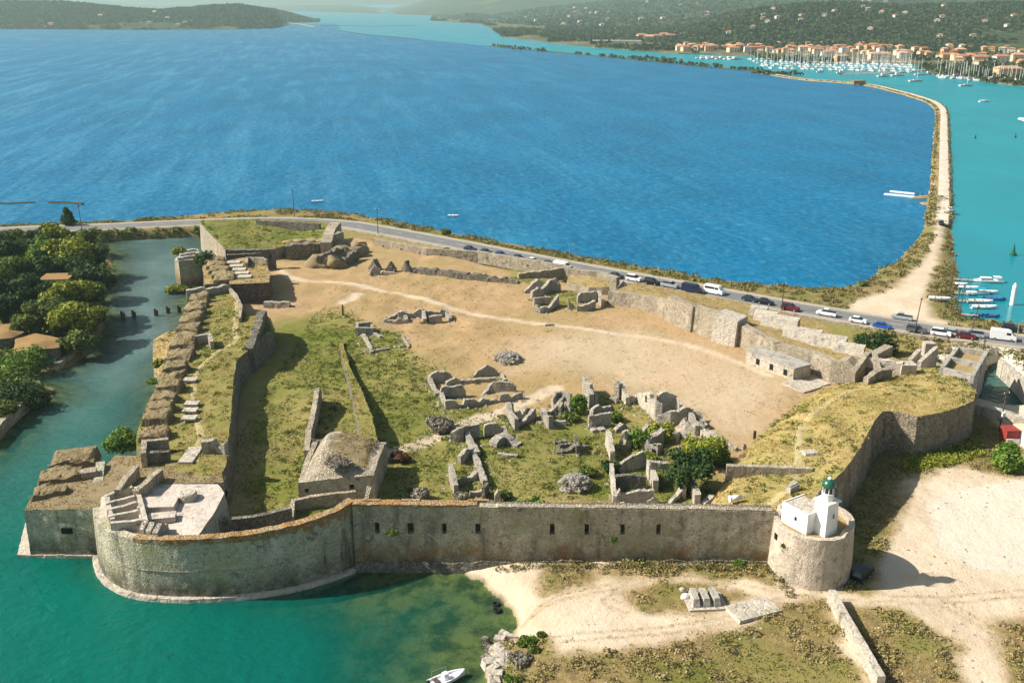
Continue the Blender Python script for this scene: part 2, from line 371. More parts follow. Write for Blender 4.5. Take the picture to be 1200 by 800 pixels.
# surface masks (what covers the soil): green turf, bare earth, scrub soil, grey gravel
FLATZ = 3.7
def pm(poly, z, soft, X, Y, ns=.15, amp=6, seed=20):
    d = sdist(PX(poly, z), X, Y) + (fbm(X * ns, Y * ns, seed, 4) - .5) * amp
    return sm(-soft, soft, d)
def lm(line, z, wd, soft, X, Y, seed=30):
    d = ldist(smooth_line(PX(line, z), 5), X, Y) + (fbm(X * .5, Y * .5, seed, 3) - .5) * .9
    return 1 - sm(wd, wd + soft, d)
def masks(X, Y, Z):
    g = pm([(300,392),(330,372),(400,365),(455,392),(500,425),(530,470),(580,490),(640,480),(700,462),(760,490),(800,540),(850,560),(835,592),(430,592),(400,640),(260,640),(275,560),(285,420)], FLATZ, 4, X, Y)
    g = np.maximum(g * (.35 + .85 * fbm(X * .16, Y * .16, 40)), pm([(425,388),(470,388),(478,412),(434,414)], FLATZ, 1.5, X, Y, amp=3) * .95)
    for q in ([(640,342),(680,342),(690,358),(645,360)], [(705,462),(745,470),(770,490),(700,485)], [(600,318),(650,330),(645,338),(598,328)]): g = np.maximum(g, pm(q, FLATZ, 2, X, Y, amp=3) * .8)
    g = np.maximum(g, pm([(395,420),(470,420),(540,540),(440,560)], FLATZ, 5, X, Y) * .75 * (.5 + fbm(X*.3, Y*.3, 41)))
    b = np.zeros_like(X)
    for ln, wd in (([(326,316),(345,326),(380,330),(425,335),(500,352),(560,370),(620,378),(700,388),(760,396),(830,412),(900,440)], .5), ([(430,535),(470,528),(520,508),(560,492),(600,478),(650,455)], 1.1), ([(420,345),(400,355)], .8)):
        b = np.maximum(b, lm(ln, FLATZ, wd, 1.1, X, Y) * .85)
    b = np.maximum(b, pm([(640,395),(740,385),(850,420),(930,450),(900,500),(850,520),(780,470),(700,440),(600,430),(590,410)], FLATZ, 9, X, Y, amp=12) * .5)
    inside = sm(-.5, .5, sdist(FORT, X, Y))
    out = 1 - inside
    sc = np.zeros_like(X)
    for q in ([(612,815),(632,772),(720,758),(800,752),(865,735),(905,712),(965,703),(1018,815)], [(985,704),(1060,712),(1118,758),(1145,815),(1030,815)], [(636,664),(760,658),(900,658),(905,684),(830,672),(740,676),(690,682),(640,690)],
              [(738,697),(768,684),(850,684),(887,698),(842,716),(765,719)], [(1020,700),(985,690),(985,600),(1000,515),(1030,480),(1150,480),(1190,520),(1215,560),(1110,546),(1058,568),(1052,610),(1030,650)], [(1168,735),(1230,715),(1230,815),(1180,815)], [(596,745),(640,742),(650,770),(600,790),(588,800)], [(1170,425),(1190,415),(1240,460),(1230,480)]):
        sc = np.maximum(sc, pm(q, 1.8, 1.6, X, Y, .25, 4, 50))
    land = sm(.1, .8, Z)
    rd = ldist(ROADC, X, Y)
    farshore = sm(2, 6, rd) * (Y > 190) * out * (1 - pm([(985,372),(1000,352),(1050,335),(1085,300),(1096,262),(1100,235),(1108,235),(1109,262),(1103,290),(1095,320),(1085,345),(1095,372),(1150,385),(1100,386)], 1.8, 2, X, Y, .3, 3, 55))
    sc = np.maximum(sc, farshore * .9)
    grove = (X < -60) * out
    sc = np.maximum(sc, grove * .9); g = np.maximum(g, grove * .55 * fbm(X * .1, Y * .1, 44))
    bb = out * (1 - sc)
    b = np.maximum(b * inside, bb)
    g = np.maximum(g * inside, sc * out * np.clip(fbm(X * .18, Y * .18, 46) * 2.4 - .75, 0, 1))
    g = np.maximum(g, pm([(1050,512),(1140,512),(1160,535),(1070,552)], 1.8, 2, X, Y, amp=4) * .9)
    gr = pm([(1085,592),(1118,571),(1190,563),(1290,570),(1290,680),(1205,672),(1150,665),(1102,642)], 1.8, .8, X, Y, .1, 2.5, 60)
    gr = np.maximum(gr, sm(-2, 1, sdist(LOT_R, X, Y)) * .9)
    for ln in ([(612,722),(650,700),(720,686),(770,676),(830,671),(905,688),(1000,698),(1090,702),(1200,694)], [(640,748),(720,742),(800,735),(865,722),(905,706),(960,697)], [(1100,702),(1150,730),(1180,765),(1200,810)], [(740,712),(715,705),(712,697),(728,688)]):
        for o_ in (-.75, .75): sc = np.maximum(sc, .42 * out * (1 - sm(.10, .38, np.abs(ldist(smooth_line([(a + o_ * .5, b_ + o_) for a, b_ in PX(ln, 1.8)], 6), X, Y)))))
    return np.clip(np.stack([g, b, sc * out, gr * out], 1), 0, 1)

def ground_mat():
    m = MT('dry_ground'); mk = m.attr('mask'); s = m.sep(mk); al = m.attr('mask', 'Alpha')
    n1 = m.noise(.12, 5, .6); n2 = m.noise(.9, 5, .68); n3 = m.noise(5, 4, .65); n0 = m.noise(.035, 3)
    dry = m.mix(m.rng(n1, .36, .64), rgb(.36, .245, .115), rgb(.46, .30, .165)); dry = m.mix(m.rng(n0, .45, .62, 0, .5), dry, rgb(.32, .25, .10))
    dry = m.mix(m.rng(n2, .45, .70, 0, .55), dry, rgb(.27, .19, .07))
    green = m.mix(m.rng(n2, .36, .62), rgb(.085, .125, .013), rgb(.175, .18, .034))
    green = m.mix(m.rng(n1, .55, .70, 0, .6), green, rgb(.085, .11, .012))
    green = m.mix(m.rng(n0, .42, .6, 0, .6), green, rgb(.30, .25, .08)); green = m.mix(m.rng(m.noise(.3, 5, .7), .56, .70, 0, .7), green, rgb(.07, .085, .012))
    gm = m.math('MULTIPLY', s[0], m.rng(n2, .28, .5, .45, 1.25))
    col = m.mix(gm, dry, green)
    sand = m.mix(m.rng(n1, .35, .65), rgb(.65, .54, .395), rgb(.56, .44, .30)); sand = m.mix(m.rng(n2, .52, .75, 0, .4), sand, rgb(.40, .30, .18))
    col = m.mix(m.math('MULTIPLY', s[1], m.rng(n2, .2, .42, .7, 1.0)), col, sand)
    brown = m.mix(m.rng(n2, .38, .62), rgb(.27, .195, .075), rgb(.18, .135, .06))
    brown = m.mix(m.math('MULTIPLY', s[0], m.rng(n2, .3, .6, .3, 1)), brown, green)
    col = m.mix(m.math('MULTIPLY', s[2], m.rng(n2, .30, .52, .45, 1.0)), col, brown)
    grey = m.mix(m.rng(n0, .4, .6), rgb(.60, .54, .43), rgb(.66, .58, .455)); grey = m.mix(m.rng(n2, .5, .75, 0, .3), grey, rgb(.38, .34, .27))
    col = m.mix(al, col, grey)
    col = m.mix(m.rng(n3, .5, .75, 0, .30), col, rgb(.14, .10, .05))
    z = m.sep(m.pos.outputs['Position'])[2]
    wet = m.rng(z, -.1, .35, 1.0, 0.0)
    bedn = m.noise(.28, 5, .7)
    bed = m.mix(m.rng(bedn, .42, .60), rgb(.30, .23, .10), rgb(.075, .07, .03))
    col = m.mix(wet, col, bed)
    m.bump(m.math('ADD', n2, m.math('MULTIPLY', n3, .4)), .7, .35)
    return m.base(col, .95, .1)
M['ground'] = ground_mat()
def grid_mesh(name, x0, x1, y0, y1, st, zf, mat, masked=True, keep=None):
    nx = int((x1 - x0) / st) + 1; ny = int((y1 - y0) / st) + 1
    gx, gy = np.meshgrid(np.linspace(x0, x1, nx), np.linspace(y0, y1, ny)); X = gx.ravel(); Y = gy.ravel(); Z = zf(X, Y)
    i = np.arange(nx * ny).reshape(ny, nx)
    F = np.stack([i[:-1, :-1].ravel(), i[:-1, 1:].ravel(), i[1:, 1:].ravel(), i[1:, :-1].ravel()], 1)
    if keep is not None: F = F[keep(X, Y, Z)[F].any(1)]
    o = mesh_np(name, np.stack([X, Y, Z], 1), F, mat, smooth=True)
    if masked:
        a = o.data.attributes.new('mask', 'FLOAT_COLOR', 'POINT'); a.data.foreach_set('color', masks(X, Y, Z).astype(np.float32).ravel())
    return o, X, Y, Z
near_g, *_ = grid_mesh('ground', -75, 115, 88, 180, .55, terr, M['ground'], keep=lambda X, Y, Z: Z > -3.2)
tag(near_g, kind='structure')
far_g, *_ = grid_mesh('ground', -215, 235, 180, 430, 1.1, terr, M['ground'], keep=lambda X, Y, Z: Z > -2.5); tag(far_g, kind='structure')
sl, *_ = grid_mesh('ground', -215, -75, 100, 180, 1.1, terr, M['ground'], keep=lambda X, Y, Z: Z > -2.5); tag(sl, kind='structure')
sr, *_ = grid_mesh('ground', 115, 235, 88, 180, 1.1, terr, M['ground'], keep=lambda X, Y, Z: Z > -2.5); tag(sr, kind='structure')

gs, *_ = grid_mesh('ground', -20, 435, 12, 88, 2.4, terr, M['ground'], keep=lambda X, Y, Z: Z > -2.5); tag(gs, kind='structure')
ge, *_ = grid_mesh('ground', 235, 435, 88, 250, 2.4, terr, M['ground'], keep=lambda X, Y, Z: Z > -2.5); tag(ge, kind='structure')
# ------------------------------------------------------------------ road, causeways
def ribbon(name, line, hw, z, mat, kind='structure', parent=None, crown=0.0, zf=None):
    pts = resample(line, 2.5); n = len(pts); V = []; F = []
    for i, p in enumerate(pts):
        a = pts[max(i-1, 0)]; b = pts[min(i+1, n-1)]; d = math.hypot(b[0]-a[0], b[1]-a[1]) or 1
        nx, ny = -(b[1]-a[1]) / d, (b[0]-a[0]) / d
        h = hw(i / (n - 1)) if callable(hw) else hw
        for k in (-1, 0, 1): V.append((p[0] + nx * h * k, p[1] + ny * h * k, z + (crown if k == 0 else 0)))
    for i in range(n - 1):
        for k in (0, 1): F.append((i*3+k, i*3+3+k, i*3+4+k, i*3+k+1))
    o = mesh_np(name, V, [f[::-1] for f in F], mat, parent)
    return tag(o, kind=kind)
def offset(line, d):
    out = []
    for i, p in enumerate(line):
        a = line[max(i-1, 0)]; b = line[min(i+1, len(line)-1)]; L = math.hypot(b[0]-a[0], b[1]-a[1]) or 1
        out.append((p[0] - (b[1]-a[1]) / L * d, p[1] + (b[0]-a[0]) / L * d))
    return out
m = MT('asphalt'); n1 = m.noise(.25, 4); n2 = m.noise(4, 4, .7)
M['asphalt'] = m.base(m.mix(m.rng(n2, .4, .7), m.mix(m.rng(n1, .35, .65), rgb(.17, .165, .155), rgb(.215, .205, .19)), rgb(.15, .145, .135)), .9, .2)
m = MT('dusty_shoulder'); n1 = m.noise(.3, 5, .6); n2 = m.noise(3, 4, .7)
M['shoulder'] = m.base(m.mix(m.rng(n2, .4, .7, 0, .5), m.mix(m.rng(n1, .35, .65), rgb(.38, .32, .24), rgb(.46, .40, .30)), rgb(.27, .22, .16)), .95, .1)
ROADC2 = [p for p in ROADC]
ribbon('road_shoulder', ROADC2, 5.6, 3.12, M['shoulder'])
ribbon('road', ROADC2, 3.9, 3.18, M['asphalt'])
M['road_paint'] = plain('worn_road_paint', rgb(.6, .6, .56), .8, .2, .2, 2)
for s_ in (-3.5, 3.5): ribbon('road_marking', offset(ROADC2, s_), .08, 3.186, M['road_paint'])
Lr = arclen(ROADC2); v = []; f = []
for s0 in np.arange(2, Lr[-1] - 4, 9):
    (ax, ay), t = along(ROADC2, s0, Lr); (bx, by), _ = along(ROADC2, s0 + 3, Lr); nx, ny = -t[1] * .07, t[0] * .07
    o = len(v); v += [(ax-nx, ay-ny, 3.188), (bx-nx, by-ny, 3.188), (bx+nx, by+ny, 3.188), (ax+nx, ay+ny, 3.188)]; f.append((o, o+1, o+2, o+3))
tag(mesh_np('road_marking', v, f, M['road_paint']), kind='structure')

# far spit: a low embankment with a pale track, from the parking place out to the marina
SPIT = smooth_line([P(x, y, 1.2) for x, y in [(1103,264),(1105,245),(1106,215),(1106,180),(1106,150),(1106,136),(1104,127),(1096,120),(1080,114),(1055,107),(1020,99),(985,95.5),(950,93),(925,90),(905,86.5),(888,84)]], 8)
def bank(name, line, prof, mat, jitter=.25, step=6, kind='structure'):
    pts = resample(line, step); n = len(pts); V = []; F = []; k = len(prof)
    for i, p in enumerate(pts):
        a = pts[max(i-1, 0)]; b = pts[min(i+1, n-1)]; d = math.hypot(b[0]-a[0], b[1]-a[1]) or 1
        nx, ny = -(b[1]-a[1]) / d, (b[0]-a[0]) / d
        for (o, z) in prof:
            j = (mnoise.noise(Vector((p[0] * .06 + o, p[1] * .06, 3))) ) * jitter * abs(o)
            V.append((p[0] + nx * (o + j), p[1] + ny * (o + j), z))
    for i in range(n - 1):
        for q in range(k - 1): F.append((i*k+q, i*k+q+1, (i+1)*k+q+1, (i+1)*k+q))
    return tag(mesh_np(name, V, F, mat), kind=kind)
bank('causeway', SPIT, [(6.5, -.8), (4.8, .4), (3.2, 1.1), (-2.3, 1.25), (-2.9, .9), (-3.6, -.8)], M['earth_dry'], .3, 5)
m = MT('pale_track'); n1 = m.noise(.2, 4); M['track'] = m.base(m.mix(m.rng(n1, .35, .65), rgb(.60, .53, .43), rgb(.50, .43, .33)), .95, .1)
ribbon('track', SPIT, lambda t: 2.1, 1.32, M['track'], crown=.06)

# ------------------------------------------------------------------ water: the near bay and moat, the blue lagoon, the cyan channel
def water(name, c1, c2, wave=.35, wscale=.5, rough=.12, streak=None, shallow=False, spec=.5, wdist=.35):
    m = MT(name); pos = m.pos.outputs['Position']
    big = m.noise(.02, 4, .6, m.vmul(pos, (1, .6, 1)))
    col = m.mix(m.rng(big, .35, .65), c1, c2)
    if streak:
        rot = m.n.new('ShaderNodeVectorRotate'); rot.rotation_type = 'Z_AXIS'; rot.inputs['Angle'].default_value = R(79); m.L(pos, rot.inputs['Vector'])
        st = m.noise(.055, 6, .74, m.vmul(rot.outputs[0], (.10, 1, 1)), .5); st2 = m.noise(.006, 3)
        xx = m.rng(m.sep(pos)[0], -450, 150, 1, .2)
        col = m.mix(m.math('MULTIPLY', m.math('MULTIPLY', m.rng(st, .46, .72, 0, .55), m.rng(st2, .25, .5)), xx), col, streak)  # wind lanes and the water's sheen painted into the colour, stronger to the left
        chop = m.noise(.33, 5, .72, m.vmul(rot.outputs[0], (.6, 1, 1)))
        col = m.mix(m.rng(chop, .36, .66, 0, .5), col, tuple(x * .5 for x in c1[:3]) + (1,)); ch2 = m.noise(.42, 4, .75, m.vmul(rot.outputs[0], (.5, 1, 1))); col = m.mix(m.rng(ch2, .52, .74, 0, .3), col, streak); col = m.mix(m.rng(ch2, .46, .30, 0, .45), col, tuple(x * .45 for x in c1[:3]) + (1,))  # light and dark sides of the wavelets painted into the colour
    wv = m.noise(wscale, 5, .62, m.vmul(pos, (.75, 1, 1)), .3)
    wv2 = m.noise(wscale * .22, 3, .6)
    m.bump(m.math('ADD', wv, m.math('MULTIPLY', wv2, 1.4)), wave, wdist)
    # a rough sea never mirrors like a flat sheet: Fresnel reflection scaled down by the slopes of its wavelets
    nrm = m.b.inputs['Normal'].links[0].from_socket
    m.base(col, .6, 0.0)
    gl = m.n.new('ShaderNodeBsdfGlossy'); gl.inputs['Roughness'].default_value = rough; m.L(nrm, gl.inputs['Normal'])
    fr = m.n.new('ShaderNodeFresnel'); fr.inputs['IOR'].default_value = 1.33; m.L(nrm, fr.inputs['Normal'])
    g1 = m.n.new('ShaderNodeMixShader'); m.L(m.math('MULTIPLY', fr.outputs[0], spec), g1.inputs[0]); m.L(m.b.outputs[0], g1.inputs[1]); m.L(gl.outputs[0], g1.inputs[2])
    m.L(g1.outputs[0], m.n['Material Output'].inputs[0])
    if shallow:
        tr = m.n.new('ShaderNodeBsdfTransparent'); tr.inputs[0].default_value = rgb(.62, .78, .60)
        mx = m.n.new('ShaderNodeMixShader'); m.L(m.attr('shallow', 'Fac'), mx.inputs[0])
        m.L(g1.outputs[0], mx.inputs[1]); m.L(tr.outputs[0], mx.inputs[2]); m.L(mx.outputs[0], m.n['Material Output'].inputs[0])
    return m
wm = water('bay_water', rgb(.0, .12, .085), rgb(.001, .085, .066), .9, .75, .10, spec=.55, shallow=True)
# the moat runs paler and greyer than the open bay: silt, further up the channel
pos = wm.pos.outputs['Position']; yy = wm.rng(wm.sep(pos)[1], 125, 225, 0, .9)
bc = wm.b.inputs['Base Color'].links[0].from_socket
silt = wm.mix(wm.rng(wm.noise(.03, 3), .4, .6), rgb(.075, .125, .115), rgb(.135, .19, .18))
wm.L(wm.mix(yy, bc, silt), wm.b.inputs['Base Color'])
M['bay'] = wm.mat
def bay_keep(X, Y, Z): return np.array([True] * len(X))
roadY = None
bx0, bx1, by0, by1, st = -420, 235, 10, 380, 1.6
nx = int((bx1-bx0)/st)+1; ny = int((by1-by0)/st)+1
gx, gy = np.meshgrid(np.linspace(bx0, bx1, nx), np.linspace(by0, by1, ny)); X = gx.ravel(); Y = gy.ravel()
BAYP = [(-420, 0), (235, 0)] + [(235, ROADC[-1][1])] + list(ROADC[::-1]) + [(-420, ROADC[0][1])]
ins = sdist(BAYP, X, Y) > -2.5
i = np.arange(nx*ny).reshape(ny, nx); F = np.stack([i[:-1,:-1].ravel(), i[:-1,1:].ravel(), i[1:,1:].ravel(), i[1:,:-1].ravel()], 1); F = F[ins[F].all(1)]
Zt = np.full(X.shape, -4.0); ok = (X > -230) & (Y > 12); Zt[ok] = terr(X[ok], Y[ok])
sh = np.clip(1 - (-Zt) / 2.1, 0, 1) ** 1.3 * .92
o = mesh_np('water', np.stack([X, Y, np.zeros_like(X)], 1), F, M['bay'], smooth=True); tag(o, kind='structure')
a = o.data.attributes.new('shallow', 'FLOAT', 'POINT'); a.data.foreach_set('value', sh.astype(np.float32))
M['lagoon'] = water('lagoon_water', rgb(.001, .125, .25), rgb(.002, .165, .325), .8, .30, .25, streak=rgb(.13, .43, .58), wdist=.9, spec=.3).mat
M['channel'] = water('channel_water', rgb(.0, .21, .25), rgb(.0, .25, .29), .35, .4, .2, spec=.25).mat
M['lagoon_far'] = water('outer_lagoon_water', rgb(.01, .21, .28), rgb(.02, .26, .32), .4, .2, .25, spec=.35).mat
BARS = [P(x, y, 0) for x, y in [(395,28),(400,36.5),(430,41),(460,43.5),(490,46.5),(540,50.5),(575,54.5),(610,58),(660,62.5),(720,68),(760,72),(800,76),(840,80),(888,84)]]
spitw = [p for p in SPIT]
lag = list(ROADC[:]) ; 
lagoon = [(-9000, ROADC[0][1]), ] + [p for p in ROADC if p[0] < 99] + [P(1106,300,0)] + spitw + BARS[::-1] + [(-9000, BARS[0][1])]
tag(mesh_np('water', [(a, b, -.02) for a, b in lagoon], [tuple(range(len(lagoon)))], M['lagoon']), kind='structure')
chan = [(9000, ROADC[-1][1])] + [p for p in ROADC if p[0] >= 99][::-1] + [P(1106,300,0)] + spitw + BARS[::-1][:7] + [(1500, 7000), (9000, 7000)]
tag(mesh_np('water', [(a, b, -.02) for a, b in chan], [tuple(range(len(chan)))], M['channel']), kind='structure')
far = BARS[:8] + [(1500, 7000), (3000, 90000), (-60000, 90000), (-60000, BARS[0][1]), (-9000, BARS[0][1])]
tag(mesh_np('water', [(a, b, -.02) for a, b in far], [tuple(range(len(far)))], M['lagoon_far']), kind='structure')

M['seabed'] = earth('deep_seabed', rgb(.004, .10, .085), rgb(.003, .08, .07), rgb(.006, .11, .09), .02, .1)
tag(mesh_np('seabed', [(-9000, -400, -4.6), (9000, -400, -4.6), (9000, 9000, -4.6), (-9000, 9000, -4.6)], [(0, 1, 2, 3)], M['seabed']), kind='structure')

# ================================================================== STONEWORK BUILDERS
def jit(p, a, f=.9, s=0.0):
    n = mnoise.noise_vector(Vector((p[0] * f + s, p[1] * f, p[2] * f + 7.3)))
    return (p[0] + n.x * a, p[1] + n.y * a, p[2] + n.z * a)
def prof_fn(prof):
    if callable(prof): return prof
    if isinstance(prof, (int, float)): return lambda t: prof
    def f(t):
        for (a, za), (b, zb) in zip(prof[:-1], prof[1:]):
            if t <= b: return za + (zb - za) * (t - a) / max(b - a, 1e-9)
        return prof[-1][1]
    return f
def wall(name, mat, pts, top, z0, thick, parent=None, openings=(), batter=0.0, step=.6, j=.07, ragged=0.0, rows=1.0, seed=0, capmat=None, through=True):
    """a masonry wall along pts (left to right as seen), face on the line, thickness behind it; openings (s0,s1,zb,zt) are real holes"""
    L = arclen(pts); tot = L[-1]; tf = prof_fn(top)
    ss = set(np.round(np.linspace(0, tot, max(2, int(tot / step) + 1)), 4)) | set(round(x, 4) for x in L)
    if not callable(top) and not isinstance(top, (int, float)):
        for a, _ in top: ss.add(round(a * tot, 4))
    for o in openings: ss |= {round(o[0], 4), round(o[1], 4)}
    ss = sorted(ss); s2 = [ss[0]]
    fixed = {round(x, 4) for o in openings for x in o[:2]}
    for x in ss[1:]:
        if x - s2[-1] > .05 or x in fixed: s2.append(x)
    ss = s2
    lv = sorted({z for o in openings for z in o[2:4]})
    zt = [tf(x / tot) + (ragged * (mnoise.noise(Vector((x * .7, seed * 5.1, z0)))) + ragged * .5 * mnoise.noise(Vector((x * 2.1, seed * 3.3, 9.0))) if ragged else 0) for x in ss]
    zmin = min(zt); zs = [z0]
    cuts = [z for z in lv] + [None]
    cur = z0
    for c in cuts:
        end = c if c is not None else max(zmin, cur + .1)
        n = max(1, int((end - cur) / rows + .5))
        for k in range(1, n + 1): zs.append(cur + (end - cur) * k / n)
        cur = end
    nz = len(zs); ns = len(ss)
    closed = math.hypot(pts[0][0] - pts[-1][0], pts[0][1] - pts[-1][1]) < 1e-6
    V = []; idx = {}
    for i, x in enumerate(ss):
        (px, py), t = along(pts, x, L)
        _, ta = along(pts, max(x - .02, 0), L); _, tb = along(pts, min(x + .02, tot), L)
        if closed and (i == 0 or i == ns - 1): _, ta = along(pts, tot - .02, L); _, tb = along(pts, .02, L)
        tx, ty = ta[0] + tb[0], ta[1] + tb[1]; d = math.hypot(tx, ty) or 1; tx /= d; ty /= d
        cosb = max(.5, ta[0] * tx + ta[1] * ty)
        nx, ny = -ty / cosb, tx / cosb      # points behind the face
        for k, z in enumerate(zs):
            zz = zt[i] if k == nz - 1 else min(z, zt[i] - .02 * (nz - 1 - k))
            bt = batter * (zt[i] - zz)
            for side, off in ((0, -bt), (1, thick)):
                p = (px + nx * off, py + ny * off, zz)
                if j: p = jit(p, j, 1.1, seed)
                idx[(i, k, side)] = len(V); V.append(p)
    def solid(i, k):
        if k < 0 or k >= nz - 1 or i < 0 or i >= ns - 1: return False
        xm = (ss[i] + ss[i+1]) / 2; zm = (zs[k] + zs[k+1]) / 2
        for o in openings:
            if o[0] < xm < o[1] and o[2] < zm < o[3]: return False
        return True
    F = []; MI = []
    for i in range(ns - 1):
        for k in range(nz - 1):
            if not solid(i, k): continue
            a = lambda q, r, s_: idx[(i + q, k + r, s_)]
            F.append((a(0,0,0), a(1,0,0), a(1,1,0), a(0,1,0))); MI.append(0)
            F.append((a(1,0,1), a(0,0,1), a(0,1,1), a(1,1,1))); MI.append(0)
            if not solid(i, k + 1): F.append((a(0,1,0), a(1,1,0), a(1,1,1), a(0,1,1))); MI.append(1 if (k == nz - 2 and capmat) else 0)
            if not solid(i, k - 1): F.append((a(1,0,0), a(0,0,0), a(0,0,1), a(1,0,1))); MI.append(0)
            if not solid(i - 1, k) and not (closed and i == 0): F.append((a(0,0,1), a(0,0,0), a(0,1,0), a(0,1,1))); MI.append(0)
            if not solid(i + 1, k) and not (closed and i == ns - 2): F.append((a(1,0,0), a(1,0,1), a(1,1,1), a(1,1,0))); MI.append(0)
    return mesh_np(name, V, F, [mat, capmat] if capmat else [mat], parent, MI)

def deck(poly, zf, cell, amp, ctrl=(), edge_j=.18, seed=0):
    """triangulated top over a world polygon [(x,y,z)]: heights carried in from the outline and control points, roughened inside"""
    ol = []; n = len(poly)
    for i in range(n):
        a, b = poly[i], poly[(i+1) % n]; d = math.hypot(b[0]-a[0], b[1]-a[1]); k = max(1, int(d / (cell * 1.1)))
        for q in range(k): ol.append(tuple(a[c] + (b[c]-a[c]) * q / k for c in range(3)))
    ol = [(lambda p: (p[0], p[1], q[2] + (p[2] - q[2]) * .6))(jit(q, edge_j, .7, seed)) for q in ol]
    xs = [p[0] for p in ol]; ys = [p[1] for p in ol]
    gx, gy = np.meshgrid(np.arange(min(xs), max(xs), cell), np.arange(min(ys), max(ys), cell))
    X = gx.ravel() + (rng.random(gx.size) - .5) * cell * .6; Y = gy.ravel() + (rng.random(gx.size) - .5) * cell * .6
    k = sdist([(p[0], p[1]) for p in ol], X, Y) > cell * .45; X = X[k]; Y = Y[k]
    src = np.array([(p[0], p[1], p[2]) for p in ol] + [tuple(c) for c in ctrl for _ in range(1)]); wt = np.array([1.0] * len(ol) + [6.0] * len(ctrl))
    d2 = (X[:, None] - src[None, :, 0]) ** 2 + (Y[:, None] - src[None, :, 1]) ** 2 + .05
    W = wt / d2 ** 1.25; Z = (W * src[:, 2]).sum(1) / W.sum(1)
    if zf is not None: Z = zf(X, Y, Z)
    de = np.clip(sdist([(p[0], p[1]) for p in ol], X, Y) / (cell * 2), 0, 1)
    Z = Z + ((fbm(X * .25, Y * .25, seed + 70, 4) - .42) * amp * 2 + (fbm(X * .9, Y * .9, seed + 75, 3) - .5) * amp * .7) * de
    co = [Vector((p[0], p[1])) for p in ol] + [Vector((a, b)) for a, b in zip(X, Y)]
    no = len(ol); r = delaunay_2d_cdt(co, [(i, (i+1) % no) for i in range(no)], [], 1, 1e-5)
    zz = [p[2] for p in ol] + list(Z); V = []
    for v, orig in zip(r[0], r[3]): V.append((v.x, v.y, zz[orig[0]] if orig else np.mean([p[2] for p in ol])))
    F = []
    for f in r[2]:
        a, b, c = (V[q] for q in f[:3])
        F.append(tuple(f) if (b[0]-a[0])*(c[1]-a[1]) - (b[1]-a[1])*(c[0]-a[0]) > 0 else tuple(f)[::-1])
    return V, F, ol
GRASS = []                                   # (V, F, density, kind) surfaces that carry dry grass
def platform(parent, poly, zbase, m_top, m_side, cell=1.4, amp=.25, batter=.08, rows=1.2, jside=.14, top_name='earth_top', side_name='retaining_wall', ctrl=(), seed=0, grass=0.0, gk='dry', zf=None, lip=0.0, side=True):
    V, F, ol = deck(poly, zf, cell, amp, ctrl, seed=seed)
    t = mesh_np(top_name, V, F, m_top, parent, smooth=True)
    if grass: GRASS.append((V, F, grass, gk))
    if not side: return t, None
    ar = sum(ol[i][0]*ol[(i+1) % len(ol)][1] - ol[(i+1) % len(ol)][0]*ol[i][1] for i in range(len(ol))); sg = 1 if ar > 0 else -1
    n = len(ol); SV = []; SF = []
    h = max(p[2] for p in ol) - zbase; nr = max(1, int(h / rows))
    for i, p in enumerate(ol):
        a = ol[i-1]; b = ol[(i+1) % n]; d = math.hypot(b[0]-a[0], b[1]-a[1]) or 1
        nx, ny = sg * (b[1]-a[1]) / d, -sg * (b[0]-a[0]) / d
        for k in range(nr + 1):
            u = k / nr; z = p[2] + (zbase - p[2]) * u; o = batter * (p[2] - z)
            q = (p[0] + nx * o, p[1] + ny * o, z)
            if k: q = jit(q, jside, .8, seed + 2)
            SV.append(q)
    for i in range(n):
        for k in range(nr):
            a = i*(nr+1)+k; b = ((i+1) % n)*(nr+1)+k
            SF.append((a, a+1, b+1, b) if sg > 0 else (b, b+1, a+1, a))
    return t, mesh_np(side_name, SV, SF, m_side, parent)
def W3(pts): return [P(x, y, z) + (z,) for x, y, z in pts]
M['merlon_side'] = earth('crumbling_rubble_earth', rgb(.22, .165, .09), rgb(.15, .115, .07), rgb(.34, .28, .18), .9, 1.0)
def mound(mb, c, sx, sy, h, rz=0, seed=0):
    """a thick earth-filled merlon: cut sides of crumbling rubble, a sloping dry-grass top, one corner eroded away"""
    nx, ny = 17, 15; vs = []; fs = []; ms = []; ex = 1 if mnoise.noise(Vector((seed * 1.7, 0, 3))) > 0 else -1
    for i in range(nx):
        for k in range(ny):
            u = -1 + 2*i/(nx-1); v = -1 + 2*k/(ny-1)
            e = max(abs(u) ** 9, abs(v) ** 7); z = h * (1 - e) ** .4 if e < 1 else 0
            z *= .80 + .16 * u + .12 * v
            er = max(0, (u * .7 - ex * v * .9) - .55) * (.8 + .6 * mnoise.noise(Vector((seed * 2.3, 5, 1)))); z *= max(.25, 1 - er)
            x, y = u * sx / 2, v * sy / 2
            q = mnoise.noise(Vector((x * .7 + seed * 3, y * .7, seed))) * .40 + mnoise.noise(Vector((x * 2.1 + seed, y * 2.1, seed * 2))) * .18
            X_ = c[0] + x * math.cos(rz) - y * math.sin(rz); Y_ = c[1] + x * math.sin(rz) + y * math.cos(rz)
            vs.append((X_ + q * .7, Y_ + q * .5, c[2] - .35 + (z + .35 if e < 1 else 0) + (q if e < 1 else 0)))
    top = []
    for i in range(nx - 1):
        for k in range(ny - 1):
            f = (i*ny+k, (i+1)*ny+k, (i+1)*ny+k+1, i*ny+k+1); edge = i in (0, 1, nx-2, nx-3) and i not in (1, nx-3) or k in (0, ny-2)
            fs.append(f); ms.append(1 if edge else 0)
            if not edge: top.append(f)
    GRASS.append((vs, top, 5, 'dry')); o = len(mb.v); mb.v += vs; mb.f += [tuple(j + o for j in f) for f in fs]; mb.m += ms
    return mb

